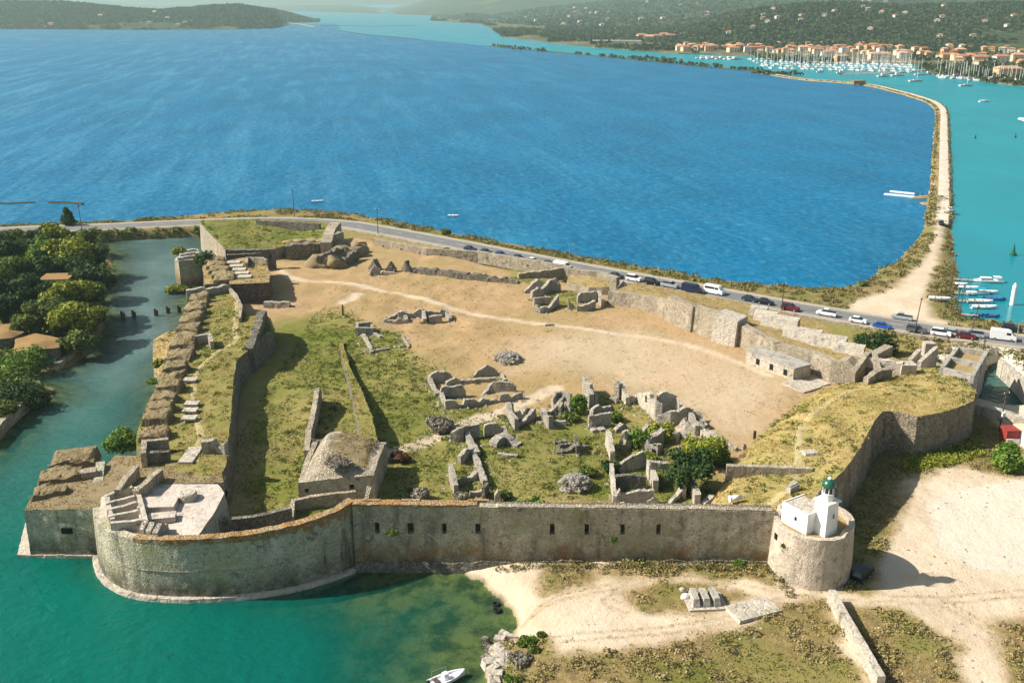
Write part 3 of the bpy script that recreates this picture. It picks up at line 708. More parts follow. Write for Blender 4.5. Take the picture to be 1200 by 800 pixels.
# ================================================================== THE FORT
# --- south curtain: the long wall facing us, with its row of embrasures
t = thing('curtain_wall', 'long grey-green curtain wall with small dark embrasures, between curved bastion and round tower', 'fortress wall', (7, 119.3, 1))
t.location = (0, 0, 0)
wl = [P(417, 663, .6), P(520, 662.5, .8), P(660, 660.5, 1.2), P(800, 658.5, 1.5), P(903, 657, 1.9)]
WL = arclen(wl)[-1]
def sx(x): return (x - 417) / (903 - 417) * WL
ops = []
for x, yb, yt, hw in [(444.5, 625, 609, .33), (483.5, 624, 609, .45), (522.5, 623, 612, .3), (561.5, 623, 611, .36), (647.5, 627, 616, .34), (687.5, 627, 616, .3), (729, 627, 617, .3), (770.5, 628, 617.5, .3)]:
    z0_, z1_ = ZT(yb, 119.4), ZT(yt, 119.4); ops.append((sx(x) - hw, sx(x) + hw, round(z0_, 2), round(z1_, 2)))
zlo = round(np.mean([o[2] for o in ops]), 2); zhi = round(np.mean([o[3] for o in ops]), 2)
zlo2 = zlo
ops = [(a, b, zlo, zhi) for a, b, c, d in ops]
wall('wall_face', M['wall_front'], wl, [(0, 10.0), (.30, 10.05), (.34, 9.95), (.345, 10.1), (.355, 9.9), (.6, 9.75), (1, 9.5)], -1.5, 1.1, t, openings=ops, batter=.03, step=.8, j=.02, ragged=.08)
wall('wall_core', M['wall_dark'], [(a, b + 1.12) for a, b in wl], [(0, 9.6), (1, 9.1)], -1.5, 1.6, t, j=.03, step=2)
wall('coping', M['coping'], [(a, b - .08) for a, b in wl[:2]] + [P(560, 661.8, .9)], lambda q: 10.35 - .05 * q, 10.0, 1.5, t, j=.06, step=.7, ragged=.10)
wall('parapet', M['wall_pale'], [(P(585, 661.5, 1)[0], wl[2][1] + .05), (wl[2][0], wl[2][1] + .05), (wl[3][0], wl[3][1] + .05), (wl[4][0] - .3, wl[4][1] + .05)], [(0, 10.15), (.5, 9.95), (1, 9.7)], 9.4, .9, t, j=.06, step=.7, ragged=.12)
for x in (437, 483, 560): bt = MB(); bt.box((P(x, 661, 1)[0], 120.9, 10.2), (2.6, .5, .5)); bt.build('brick_parapet', M['coping'], t)
pass
plinth = wall('plinth', M['wall_dark'], [(a, b - .45) for a, b in wl], lambda q: 1.4 + .7 * q, -1.5, .5, t, batter=.12, j=.12, step=.8, ragged=.35)

# --- curved south-west bastion, white platform, casemate stubs
t = thing('curved_bastion', 'curved sea bastion of lichen stained masonry with ochre coping, rising from green water', 'bastion')
bl = [P(x, y, 0) for x, y in [(121,598),(118,622),(117,645),(119,664),(127,679),(143,690),(165,697.5),(195,700.5),(225,701.5),(262,700),(300,696.5),(335,691),(365,684),(390,676),(408,669),(420,662)]]
bl = smooth_line(bl, 3)
bp = [(0, 8.4), (.13, 8.0), (.2, 7.5), (.3, 8.2), (.5, 8.7), (.75, 9.1), (.92, 9.7), (1, 10.05)]
wall('bastion_wall', M['wall_sea'], bl, bp, -1.5, 1.3, t, batter=.035, j=.03, step=.8, ragged=.1)
LB = arclen(bl); part = [p for p, s_ in zip(bl, LB) if s_ > LB[-1] * .47]
wall('coping', M['coping'], [(a, b - .05) for a, b in part], [(0, 8.75), (.5, 9.2), (.87, 9.8), (1, 10.35)], 8.2, 1.25, t, j=.07, step=.6, ragged=.12)
cl = [(p[0], p[1]) for p, s_ in zip(bl, LB) if s_ > LB[-1] * .12]
wall('string_course', M['wall_pale'], [(a, b - .24) for a, b in cl], 4.3, 4.12, .3, t, j=.03, step=1.2)
fb = offset(bl, -.9)
wall('sea_footing', M['plaster'], fb, .55, -1.5, 1.2, t, batter=.2, j=.1, step=1)
# white platform behind the curve
pt = platform(t, W3([(116,607,8.3),(119,582,8.3),(155,570,8.5),(205,567,8.5),(256,567,8.5),(263,578,8.5),(249,603,8.5),(231,629,8.5),(205,629,8.2),(163,625,8),(131,617,8)]), -1, M['paving'], M['concrete'], 1.3, .05, .10, top_name='paved_platform', side_name='platform_wall', seed=3, jside=.05)
for x, y in ((251, 626), (261, 600), (270, 577)):         # round-headed ports in the platform's flank
    mb = MB(); cx, cy = P(x - 7, y + 4, 5.6); mb.box((cx - .2, cy, 5.5), (1.0, .9, 1.1), R(-58)); mb.tube((cx - .55, cy, 6.05), (cx + .45, cy, 6.05), .45, n=12); mb.build('gun_port', M['dark'], t)
def wpx(name, mat, pts, zb, zt, th, parent, **k): return wall(name, mat, PX(pts, zt if not isinstance(zt, list) else zt[0][1]), zt, zb, th, parent, **k)
for a in ([(124,581),(156,570)], [(124,590),(158,581)], [(125,598),(161,588)], [(127,605),(162,598)], [(129,613),(168,609)]):
    wpx('casemate_wall', M['plaster'], a, 7.8, 9.6, .55, t, j=.06, step=.6, ragged=.2)
wpx('casemate_wall', M['plaster'], [(157,570),(163,590),(168,612)], 7.8, 9.7, .6, t, j=.06, step=.6, ragged=.2)
wpx('casemate_wall', M['plaster'], [(123,582),(125,596),(129,608)], 7.6, 9.5, .6, t, j=.06, step=.6, ragged=.2)
for a in ([(168,620),(180,608)], [(176,622),(188,610)], [(184,624),(197,611)]): wpx('casemate_wall', M['ruin'], a, 7.6, [(0, 9.4), (.5, 9.9), (1, 9.2)], .7, t, j=.1, step=.5, ragged=.3)
mb = MB(); cx, cy = P(186, 592, 8.6); mb.box((cx, cy, 8.75), (5.0, 3.2, .9), .06); mb.box((P(190,607,8.6)[0], P(190,607,8.6)[1], 8.7), (3.6, 1.8, .8), .2); mb.build('plinth_block', M['paving'], t)
mb = MB(); cx, cy = P(220, 583, 8.6); mb.lathe([(1.35, -.2), (1.3, .75), (1.15, .9), (.6, .95)], (cx, cy, 8.6), 20); mb.build('gun_pivot', M['plaster'], t)
# the sunken court inside the curve, east of the platform
t = thing('court_wall', 'low pale wall around the small dry court inside the curved bastion', 'low wall')
wall('wall', M['wall_pale'], [G(344, 622)[:2], G(347, 598)[:2], G(372, 594)[:2], G(418, 592)[:2]], [(0, 5.4), (.3, 5.6), (1, 6.0)], 3, .7, t, j=.06, ragged=.1)
wall('wall', M['wall_dark'], [G(262, 632)[:2], G(300, 629)[:2], G(344, 620)[:2]], [(0, 6.9), (1, 7.2)], 3, .8, t, j=.06, ragged=.1)

# --- outer south-west work, dry grass on a sheer block in the water
t = thing('outer_bastion', 'square sea bastion topped with brown dry grass, left of the curved bastion', 'bastion')
platform(t, W3([(29,597,7.5),(113,596,7.7),(121,583,8.2),(160,568,8.5),(205,566,8.6),(262,565,8.6),(258,548,8.5),(236,545,8.6),(203,541,8.4),(165,534,8),(135,533,7.6),(124,545,7.6),(113,532,7.6),(76,530,7.6),(62,548,7.5),(47,570,7.4),(36,584,7.4)]), -1, M['earth_mound'], M['wall_sea'], 1.2, .35, .04, top_name='grass_top', side_name='sea_wall', seed=5, grass=7)
wall('sea_footing', M['plaster'], [P(20, 651, .3), P(108, 652, .3)], .45, -1.5, 2.2, t, j=.12, ragged=.1)
wall('sea_footing', M['plaster'], [P(36, 590, .3), P(20, 651, .3)], .45, -1.5, 2, t, j=.12, ragged=.1)
mb = MB(); cx, cy = P(86, 650, 0)[0], P(86, 652, 0)[1] - .1; mb.box((cx, cy, ZT(621, cy)), (1.5, .5, .9)); mb.build('embrasure', M['dark'], t)
for x, y, w_, d_, h_, a in ((88,541,7,5,1.7,.25), (72,561,6.5,4.4,1.5,.3), (60,578,5,3.4,1.1,.3)):
    mb = MB(); mound(mb, P(x, y, 7.6) + (7.7,), w_, d_, h_, a, x); mb.build('merlon', [M['earth_mound'], M['merlon_side']], t)
for a in ([(141,573),(150,560),(163,545)], [(162,575),(178,561),(191,549)]): wpx('wing_wall', M['wall_pale'], a, 7.8, 10.2, .9, t, j=.08, ragged=.15)
mb = MB(); cx, cy = P(103, 558, 7.9); mb.box((cx, cy, 8.3), (2.6, 1.6, 1.2), .3); mb.build('sentry_base', M['wall_pale'], t)

# --- west rampart: earthen walk with its row of merlons over the moat
t = thing('west_rampart', 'long grassy rampart above the moat, lined with thick brown merlons', 'rampart')
Z = 8.6
platform(t, W3([(226,345,Z),(264,335,Z),(283,357,Z),(290,371,Z),(312,367,Z),(319,385,Z),(297,405,Z),(278,421,Z),(273,447,Z),(271,485,Z),(267,520,Z),(265,546,Z),(250,566,Z),(205,556,8.5),(166,535,8.2),(160,527,8.2),(160,508,8.2),(170,480,8.2),(186,450,8.2),(191,428,8.2),(202,404,8.2),(213,372,8.2)]), -1, M['earth_green'], M['wall_dark'], 1.3, .35, .10, top_name='grass_walk', side_name='retaining_wall', seed=9, grass=8, gk='mix')
for k, (x, y, w_, d_) in enumerate([(235,347,4.6,4.2),(233,352.5,4.6,4.2),(231,358.5,4.7,4.3),(228,364.5,4.8,4.4),(226,371,4.9,4.6),(223,378,4.7,4.4),(221,385.5,4.9,4.4),(218,396,4.6,4.6),(215,404,5.2,6.2),(211,417,5.2,6.2),(207,432,4.6,4.6),(202,443,4.4,4.3),(200,454,4.5,4.3),(193,466,4.6,4.4),(188,478,4.6,4.3),(185,490,4.6,4.4),(182,509,4.6,4.6)]):
    mb = MB(); mound(mb, P(x, y, 8.9) + (8.45,), w_ + .3, d_ * .80, 1.9 + .4 * math.sin(k * 2.7), .08 + .06 * math.sin(k * 1.9), k + 20); mb.build('merlon', [M['earth_mound'], M['merlon_side']], t)
for x, y in ((222,446),(224,474),(221,491),(222,482)):
    mb = MB()
    cx, cy = P(x, y, 8.9)
    for q in range(4): mb.box((cx + (q % 2) * 1.2 - .6, cy + (q // 2) * .9, 8.95), (1.22, .92, .35), .05 * q)
    mb.build('stone_slab', M['plaster'], t)
mb = MB(); cx, cy = P(224, 533, 8.7)
for q in range(5): mb.box((cx, cy - 2.4 + q * 1.1, 8.8), (2.2, 1.12, .3), .02 * q)
mb.build('stone_slab', M['plaster'], t)
wpx('casemate_wall', M['wall_pale'], [(171,530),(172,517),(197,514)], 7.4, 10.6, .8, t, j=.08, ragged=.2)
wpx('casemate_wall', M['wall_dark'], [(172,531),(198,529)], 7.4, 10.2, .8, t, j=.08, ragged=.2)
wpx('low_wall', M['wall_pale'], [(265,335),(275,345),(281,358),(279,372)], 8, 9.8, .6, t, j=.08, ragged=.2)
wpx('guard_ruin', M['ruin'], [(236,519),(251,517),(262,519)], 8.2, [(0, 10.6), (.5, 10.8), (.6, 9.6), (1, 10.4)], 1, t, j=.1, ragged=.3)
wpx('guard_ruin', M['ruin'], [(222,394),(243,392),(246,400)], 8.2, 10.3, .7, t, j=.1, ragged=.3)
wpx('cross_wall', M['ruin'], [(218,341),(240,339),(268,334)], 6, [(0, 10.4), (.3, 10.8), (.6, 10.2), (1, 10.5)], 1.4, t, j=.12, ragged=.3)
pl = resample(smooth_line([P(x, y, 8.8) for x, y in [(276,350),(278,365),(275,385),(277,397),(262,407),(243,420),(230,436),(226,455),(228,480),(234,505),(232,520),(229,540)]], 4), .8)
# the footpath on the walk
V = []; F = []
bvh = None
from mathutils.bvhtree import BVHTree
def drape(name, line, hw, objs, mat, parent, up=.05):
    bs = [BVHTree.FromPolygons([v.co for v in o.data.vertices], [tuple(p.vertices) for p in o.data.polygons]) for o in objs]
    V = []; F = []; n = len(line)
    for i, p in enumerate(line):
        a = line[max(i-1, 0)]; b = line[min(i+1, n-1)]; d = math.hypot(b[0]-a[0], b[1]-a[1]) or 1
        for k in (-1, -.4, .4, 1):
            h = hw * (1 + .5 * mnoise.noise(Vector((p[0] * .5, p[1] * .5, k)))); x, y = p[0] - (b[1]-a[1])/d*h*k, p[1] + (b[0]-a[0])/d*h*k; z = -99
            for bb in bs:
                q = bb.ray_cast(Vector((x, y, 60)), Vector((0, 0, -1)))
                if q[0] is not None: z = max(z, q[0].z)
            V.append((x, y, (z if z > -90 else 8.6) + (up if abs(k) < 1 else -.04)))
    for i in range(n - 1):
        for k in range(3): F.append((i*4+k, i*4+4+k, i*4+5+k, i*4+k+1))
    return mesh_np(name, V, [f[::-1] for f in F], mat, parent, smooth=True)
M['path'] = earth('trodden_path', rgb(.50, .41, .23), rgb(.42, .34, .17), rgb(.36, .30, .12), .5, .3)
drape('footpath', pl, .75, [c for c in t.children if c.name.startswith('grass_walk')], M['path'], t)

# ruined cross wall standing on the rampart edge, and the brick-faced block beyond
t = thing('ruined_wall', 'tall dark ragged wall fragment standing at the inner edge of the west rampart', 'ruined wall')
wpx('wall', M['wall_dark'], [(297,408),(308,388),(313,368)], 3, [(0, 9.0), (.25, 10.2), (.6, 11.4), (.85, 10.6), (1, 9.6)], 1.6, t, j=.2, ragged=.6, step=.5)
t = thing('gate_block', 'grass-topped block with dark red brick face, beyond the west rampart', 'fortress block')
platform(t, W3([(270,333,9),(315,331,9),(317,322,9),(309,301,9),(284,302,9),(262,306,9)]), 2.5, M['earth_dry'], M['brick'], 1.3, .25, .04, seed=12, grass=6, gk='mix', top_name='grass_top', side_name='brick_wall')
mb = MB()
for k in range(5):
    cx, cy = P(274 + 3.2*k, 308 + 4.2*k, 9.1); mb = MB(); mb.box((cx, cy, 9.2), (3.4, 2.6, .5), .15); mb.build('stone_slab', M['plaster'], t)
for k, (x, y) in enumerate(((252,305),(254,310.5),(257,316),(260,322),(263,327))):
    mb = MB(); mound(mb, P(x, y, 9) + (8.6,), 5.6, 4.6, 1.5, .2, k + 60); mb.build('merlon', [M['earth_mound'], M['merlon_side']], t)
platform(t, W3([(240,333,8.4),(272,331,8.4),(262,303,8.4),(244,298,8.4),(238,312,8.4)]), -.5, M['earth_dry'], M['wall_dark'], 1.3, .25, .06, seed=13, top_name='lower_terrace', side_name='terrace_wall', grass=6)
wpx('guard_ruin', M['wall_pale'], [(290,308),(291,302),(312,304)], 8.5, 10.4, .7, t, j=.1, ragged=.3)
t = thing('square_tower', 'small square stone tower with pale slabs on top, standing in the moat', 'tower')
platform(t, W3([(204,304,8.5),(209,305.5,8.5),(236,303,8.5),(232,292,8.5),(224,291,8.5)]), -1, M['plaster'], M['wall_front'], 1, .1, .02, seed=14, top_name='stone_top', side_name='tower_wall')
for k in range(3):
    a, b = P(208 + 3.2*k, 303 - 4.3*k, 9), P(229 + .6*k, 300 - 3.8*k, 9)
    wall('parapet', M['plaster'], [a, b], 9.15, 8.3, .9, t, j=.08, ragged=.2)
t = thing('low_sea_wall', 'curved pale fragment of wall at the moat edge below the rampart', 'ruined wall')
platform(t, W3([(183,440,3.5),(179,420,5),(180,398,6.4),(190,391,6.6),(206,386,7),(212,400,7.4),(200,428,6.5),(192,446,5)]), -1, M['earth_dry'], M['wall_pale'], 1, .4, .03, top_name='rubble_top', side_name='wall', seed=71, grass=6, gk='mix')

# --- north-west bastion: grass slope behind a long retaining wall
t = thing('northwest_bastion', 'far corner bastion with lush green grass slope, beside the road', 'bastion')
platform(t, W3([(264,292,8.8),(240,268,9),(234,258,9.2),(300,256.5,8.4),(372,259.5,8),(394,263,8),(390,282,7.2),(342,286,7),(322,291,7)]), -.5, M['earth_lush'], M['wall_pale'], 2, .5, .06, seed=15, grass=3, gk='green', top_name='grass_slope', side_name='sea_wall', ctrl=[P(345, 274, 6.2) + (6.2,), P(300, 274, 7) + (7,)])
wpx('parapet', M['wall_dark'], [(300,258.5),(335,260),(374,262.5)], 6, 9.3, 1.2, t, j=.1, ragged=.2)
wpx('pier_wall', M['wall_pale'], [(388,284),(393,276),(400,266)], 2, [(0, 8.6), (.5, 10.6), (1, 10.2)], 3.2, t, j=.15, ragged=.3)
wpx('cross_wall', M['wall_dark'], [(264,293),(295,293),(322,292)], 3, 9.4, 1.6, t, j=.12, ragged=.25)
wpx('cross_wall', M['wall_dark'], [(266,299),(300,297),(322,294)], 3, 8.6, 1, t, j=.12, ragged=.25)
t = thing('traverse_wall', 'long low dark stone traverse with grass on top, standing before the green bastion slope', 'ruined wall')
wall('wall', M['wall_dark'], [G(335, 304)[:2], G(352, 304)[:2], G(393, 297)[:2]], [(0, 7.4), (.15, 8.0), (1, 7.6)], 2.5, 3.6, t, j=.2, ragged=.35)
wall('pier', M['ruin'], [G(391, 297)[:2], G(404, 294)[:2]], 9.6, 2.5, 3, t, j=.15, ragged=.3)
mb = MB()
for k in range(5): mb.rock(G(340 + 13*k, 300 - 1.2*k)[:2] + (7.7,), (2.6, 1.8, .7), 0, 1, k)
mb.build('grass_tufts', M['earth_dry'], t, True)
t = thing('earth_bank', 'dark overgrown mound with stone scarps, beside the traverse at the north corner', 'earth mound')
mb = MB()
for k, (x, y, r_) in enumerate(((376,311,4),(388,308,4.5),(400,303,4.5),(410,300,4.2),(418,297,3.4),(392,312,3))): mb.rock(G(x, y)[:2] + (4.2,), (r_ * 1.3, r_, 3.4), 0, 2, k + 3)
mb.build('mound', M['earth_mound'], t, True)
wall('scarp', M['wall_dark'], [G(371, 313)[:2], G(388, 312)[:2], G(404, 306)[:2]], [(0, 6.5), (.5, 8), (1, 8.2)], 2.5, 1.2, t, j=.25, ragged=.8)
wall('scarp', M['wall_dark'], [G(405, 313)[:2], G(420, 305)[:2]], [(0, 5.5), (1, 7)], 2.5, 1.5, t, j=.25, ragged=.8)

# --- south-east: round tower with the lighthouse, the grassy east bastion
TC = P(948.5, 664, 2.0)                      # tower centre on the ground
TC = (TC[0], 117.6); TR = 5.2
t = thing('round_tower', 'squat round pale stone tower carrying the white lighthouse', 'tower')
circ = [(TC[0] + TR * math.cos(a), TC[1] + TR * math.sin(a)) for a in np.linspace(-math.pi * 1.0, math.pi * 1.0, 49)]
wall('tower_wall', M['round'], circ, lambda q: 8.98 + .65 * (1 if .34 < q < .9 else 0), 1, .75, t, batter=.045, j=.05, step=.5, ragged=.06, rows=.8)
mb = MB(); mb.lathe([(4.6, -1), (4.6, 0)], (TC[0], TC[1], 8.75), 40); mb.build('terrace', M['earth_dry'], t)
for a in (-2.95, -.22): mb = MB(); mb.box((TC[0] + 5.08 * math.cos(a), TC[1] + 5.08 * math.sin(a), 7.2 if a < -1 else 8.0), (.7, .6, .8), a); mb.build('loophole', M['dark'], t)
LZ = 8.75
LR = R(33); lu, lw = (math.cos(LR), math.sin(LR)), (-math.sin(LR), math.cos(LR))
lx, ly = P(966.5, 630.5, LZ); lx += 1.25 * (lu[0] + lw[0]); ly += 1.25 * (lu[1] + lw[1])
t = thing('lighthouse', 'small white lighthouse with green dome, standing with its keeper hut on the round tower', 'lighthouse', (lx, ly, LZ), LR)
mb = MB(); ht = 4.9
mb.loft([[(-1.28, -1.28, 0), (1.28, -1.28, 0), (1.28, 1.28, 0), (-1.28, 1.28, 0)], [(-1.12, -1.12, ht), (1.12, -1.12, ht), (1.12, 1.12, ht), (-1.12, 1.12, ht)]]); mb.build('shaft', M['white'], t)
mb = MB(); mb.box((0, 0, ht + .06), (2.5, 2.5, .12)); mb.box((0, 0, ht + .2), (2.76, 2.76, .16)); mb.build('gallery_slab', M['white'], t)
rl = MB(); rl2 = [(-1.3, -1.3), (1.3, -1.3), (1.3, 1.3), (-1.3, 1.3)]
for a, b in rl2: rl.tube((a, b, ht + .28), (a, b, ht + 1.1), .03, n=6)
for h in (.7, 1.08):
    for q in range(4): rl.tube((*rl2[q], ht + h), (*rl2[(q+1) % 4], ht + h), .02, n=6)
rl.build('gallery_rail', M['steel'], t)
mb = MB(); mb.lathe([(.84, ht + .28), (.84, ht + 1.3), (.92, ht + 1.36)], n=16); mb.build('lantern_base', M['white'], t)
mb = MB(); mb.lathe([(.66, ht + 1.36), (.66, ht + 2.4)], n=16); mb.build('lantern_glass', M['glass'], t)
for q in range(8):
    a = q * math.pi / 4; mb = MB(); mb.tube((.74*math.cos(a), .74*math.sin(a), ht + 1.36), (.74*math.cos(a), .74*math.sin(a), ht + 2.4), .06, n=6); mb.build('lantern_post', M['white'], t)
mb = MB(); mb.lathe([(.98, ht + 2.36), (1.0, ht + 2.48), (.93, ht + 2.8), (.76, ht + 3.1), (.48, ht + 3.34), (.2, ht + 3.42)], n=24); dm = mb.build('dome', M['green_paint'], t, True)
mb = MB(); mb.lathe([(.24, ht + 3.38), (.30, ht + 3.56), (.2, ht + 3.7)], n=12); mb.tube((0, 0, ht + 3.6), (0, 0, ht + 4.1), .03); mb.build('vent_cap', M['white'], dm)
def win(par, c, d):
    mb = MB(); mb.box(c, d); f = mb.build('window', M['white'], par); fr_ = d[0] > d[1]
    mb = MB(); mb.box((c[0] - (0 if fr_ else .03), c[1] - (.03 if fr_ else 0), c[2]), (d[0] * .6 if fr_ else d[0], d[1] if fr_ else d[1] * .6, d[2] * .72)); mb.build('pane', M['glass'], f); return f
win(t, (.1, -1.20, 3.0), (.6, .2, .85))
cxx, cyy = P(943, 627, LZ); dx, dy = cxx - lx, cyy - ly; hx0 = dx * lu[0] + dy * lu[1]; hy0 = dx * lw[0] + dy * lw[1]; hx1, hy1, hh = hx0 + 4.3, hy0 + 4.7, 3.0
mb = MB(); mb.box(((hx0+hx1)/2, (hy0+hy1)/2, hh/2), (hx1-hx0, hy1-hy0, hh)); mb.build('keeper_hut', M['white'], t)
mb = MB(); mb.box(((hx0+hx1)/2, (hy0+hy1)/2, hh + .05), (hx1-hx0-.3, hy1-hy0-.3, .1)); mb.build('hut_roof', M['plaster'], t)
hp = MB()
for c, d in ((((hx0+hx1)/2, hy0+.08, hh+.12), (hx1-hx0+.1, .16, .24)), (((hx0+hx1)/2, hy1-.08, hh+.12), (hx1-hx0+.1, .16, .24)), ((hx0+.05, (hy0+hy1)/2, hh+.123), (.16, hy1-hy0-.4, .24))): hp.box(c, d)
hp.build('roof_kerb', M['white'], t)
t.scale = (.93,) * 3
win(t, (hx0 - .01, (hy0 + hy1) / 2 - .3, 1.7), (.14, .7, .85))

M['earth_bastion'] = earth('bastion_turf', rgb(.36, .265, .10), rgb(.22, .20, .045), rgb(.44, .33, .14), .12)
E9 = [(962,574,9),(985,556,9),(1006,527,9.3),(1028,488,9.4),(1034,482,9.3),(1046,481,9.1),(1075,488,8.9),(1111,481,9),(1141,470,9),(1144,457,8.6),(1130,446,8.2),(1105,431,7.6),(1070,431,7),(1040,438,6.3),(1000,446,5.6),(968,455,4.4),(940,469,4.2),(914,490,4),(884,515,4.2),(860,543,5),(834,589,5.2),(870,597,7.2),(900,598,8.6),(940,597,9)]
t = thing('east_bastion', 'broad grass-covered bastion with sheer stone walls above the dirt lot', 'bastion')
ep = W3(E9)
platform(t, ep, 1.5, M['earth_bastion'], M['bastion_rubble'], 1.1, .45, .07, top_name='grass_top', side_name='retaining_wall', seed=21, grass=9, gk='mix', ctrl=[P(x, y, z) + (z,) for x, y, z in [(985,458,7.6),(955,480,7.4),(930,505,7.6),(915,532,7.5),(900,560,7.3),(870,575,6.7),(935,565,7.6),(950,530,8.3),(980,500,8.7),(1010,470,8.8),(1060,455,8.6),(1100,455,8.8),(862,560,6.2)]])
EB = [c for c in t.children if c.name.startswith('grass_top')][0]
pl = resample(smooth_line([P(x, y, 8) for x, y in [(900,590),(925,570),(935,552),(936,525),(938,500),(950,482),(985,460),(1010,452)]], 5), .9)
drape('footpath', pl, .8, [EB], M['path'], t)
wpx('traverse_wall', M['wall_pale'], [(852,546),(890,547.5),(952,551.5)], 5.5, [(0, 8.3), (1, 8.6)], .9, t, j=.06, ragged=.1)
t = thing('concrete_block', 'small pale cuboid block casting a shadow on the east bastion beside the lighthouse', 'stone block', P(928, 577, 8) + (7.9,), R(40))
mb = MB(); mb.box((0, 0, .6), (2.3, .9, 1.5)); mb.build('block', M['plaster'], t); mb = MB(); mb.box((0, 0, 1.4), (2.0, .5, .2)); mb.build('cap', M['concrete'], t)
def slabthing(name, label, cat, x, y, d, mat, rz=0, z=None, taper=.95):
    g = G(x, y) if z is None else P(x, y, z) + (z,)
    mb = MB(); mb.box((0, 0, d[2] / 2 - .1), d, 0, 0, taper); o = mb.build(name, mat); o.location = g; o.rotation_euler = (0, 0, rz); return tag(o, label, cat, None, 'thing')
slabthing('well_cover', 'round-cornered pale slab lying in the grass on the east bastion', 'stone slab', 949, 531, (2.6, 1.8, .45), M['plaster'], .2, 8.2, .8)

# --- canal mouth: the cell-like concrete works, the stone quay and the moat water on the right
t = thing('sluice_works', 'open concrete enclosure of two grassy cells between the east bastion and the road', 'concrete works')
q = [(1104,431),(1121,405),(1158,411),(1153,421),(1141,445)]
cw = dict(j=.05, ragged=.08)
for a in ([(1106,431),(1124,407)], [(1106,431),(1142,440)], [(1115,419),(1151,426)], [(1124,407),(1158,412)], [(1142,440),(1158,412)]): wpx('cell_wall', M['concrete'], a, 1, 9.4, .7, t, **cw)
platform(t, W3([(1107,430,8.3),(1124,408,8.3),(1156,413,8.3),(1141,439,8.3)]), 1, M['earth_dry'], M['wall_dark'], 1.3, .2, .05, top_name='cell_floor', side_name='foundation', seed=24)
t = thing('canal_quay', 'pale stone quay edging the dark moat water at the right', 'quay wall')
wpx('wall', M['plaster'], [(1141,473),(1172,482),(1215,497)], -1, 3.6, 1.6, t, j=.08, ragged=.1)
wpx('wall', M['plaster'], [(1170,421),(1190,440),(1212,465)], -1, 3.4, 1.3, t, j=.08, ragged=.1)
# kiosk at the right edge
kx, ky, kz = G(1192, 519)
t = thing('kiosk', 'flat-roofed kiosk with a red counter, cut by the right edge of the photo', 'kiosk', (kx + 3.2, ky, kz), .1)
mb = MB(); mb.box((0, 0, 1.3), (6, 4, 2.6)); mb.build('wall', M['white'], t)
mb = MB(); mb.box((.1, -.2, 2.75), (6.6, 5, .22)); mb.build('roof', M['cream'], t)
M['red'] = plain('faded_red_paint', rgb(.30, .045, .035), .6, .3, .2, 2)
mb = MB(); mb.box((-4.2, 1.2, 1.2), (2.6, 2.2, 2.2)); mb.box((-4.2, 1.2, 2.45), (3, 2.6, .25)); mb.build('red_booth', M['red'], t)
mb = MB(); mb.box((-4.2, -.0, .5), (2.5, .3, 1.0)); mb.build('counter', M['white'], t)

# --- north curtain and the terrace behind it
t = thing('north_curtain', 'sunlit pale limestone wall with buttresses along the far side of the brown field', 'fortress wall')
nb = [(712,356),(735,360),(770,368),(790,380),(810,389)]
wall('wall', M['wall_pale'], [G(x, y)[:2] for x, y in nb], [(0, 7.0), (.3, 7.2), (.6, 8.2), (.68, 10), (1, 9.6)], 2, 1.6, t, j=.1, ragged=.2, batter=.05)
wall('wall', M['wall_pale'], [G(x, y)[:2] for x, y in [(809,387),(836,398)]], [(0, 9.6), (1, 10)], 2, 2.2, t, j=.08, ragged=.15, batter=.07)
wall('buttress', M['plaster'], [G(835, 399)[:2], G(862, 406)[:2]], [(0, 10.2), (1, 9.6)], 2, 5, t, j=.06, ragged=.1, batter=.12)
wall('wall', M['wall_pale'], [G(x, y)[:2] for x, y in [(864,404),(905,426),(950,436),(972,447),(1000,452),(1042,440)]], [(0, 8.6), (.4, 8.0), (.8, 7.9), (1, 8.2)], 2, 1.8, t, j=.1, ragged=.2, batter=.06)
nf = [G(x, y) for x, y in [(712,356),(735,360),(770,368),(790,380),(810,389),(836,398),(864,404),(905,426),(950,436),(972,447),(1000,452)]]
nfz = [6.6, 6.8, 7.8, 8.2, 8.6, 8.8, 7.8, 7.2, 7.1, 7.2, 7.4]
platform(t, [(p[0] + .9, p[1] + .75, z) for p, z in zip(nf, nfz)] + W3([(1042,436,7.2),(1062,424,7),(1020,409,6.2),(960,384,6),(900,361,5.6),(860,352,5.6),(800,341,5.6),(745,331,5)]), 2, M['earth_dry'], M['wall_dark'], 1.6, .3, 0, top_name='grass_terrace', side_name='terrace_wall', seed=31, grass=5)
t = thing('roadside_wall', 'long stone retaining wall running beneath the road edge at the north side', 'retaining wall')
rb = [p for p in ROADC2 if -62 < p[0] < 104]; rb = offset(rb, -7.2)
wall('wall', M['wall_pale'], rb[::1], [(0, 3.3), (.1, 3.5), (.7, 3.6), (1, 3.5)], 1.4, .8, t, j=.1, ragged=.15, step=1.2)
t = thing('outer_wall', 'long pitted grey wall with small square holes, between the road and the brown field', 'fortress wall')
ow = [G(x, y)[:2] for x, y in [(437,288),(500,300),(560,310),(620,320),(668,329)]]
LO = arclen(ow)[-1]; ops = [(s_, s_ + .55, 3.9, 4.5) for s_ in np.arange(4, LO - 3, 7.3)]
wall('wall', M['wall_pale'], ow, [(0, 6.0), (.5, 5.7), (1, 6.0)], 2.2, 1.3, t, openings=ops, j=.1, ragged=.2, step=1)
wall('wall', M['wall_pale'], [G(x, y)[:2] for x, y in [(608,327),(660,331),(700,337),(722,344)]], [(0, 5.4), (.8, 6.2), (1, 6.2)], 2.4, 1.2, t, j=.1, ragged=.2)
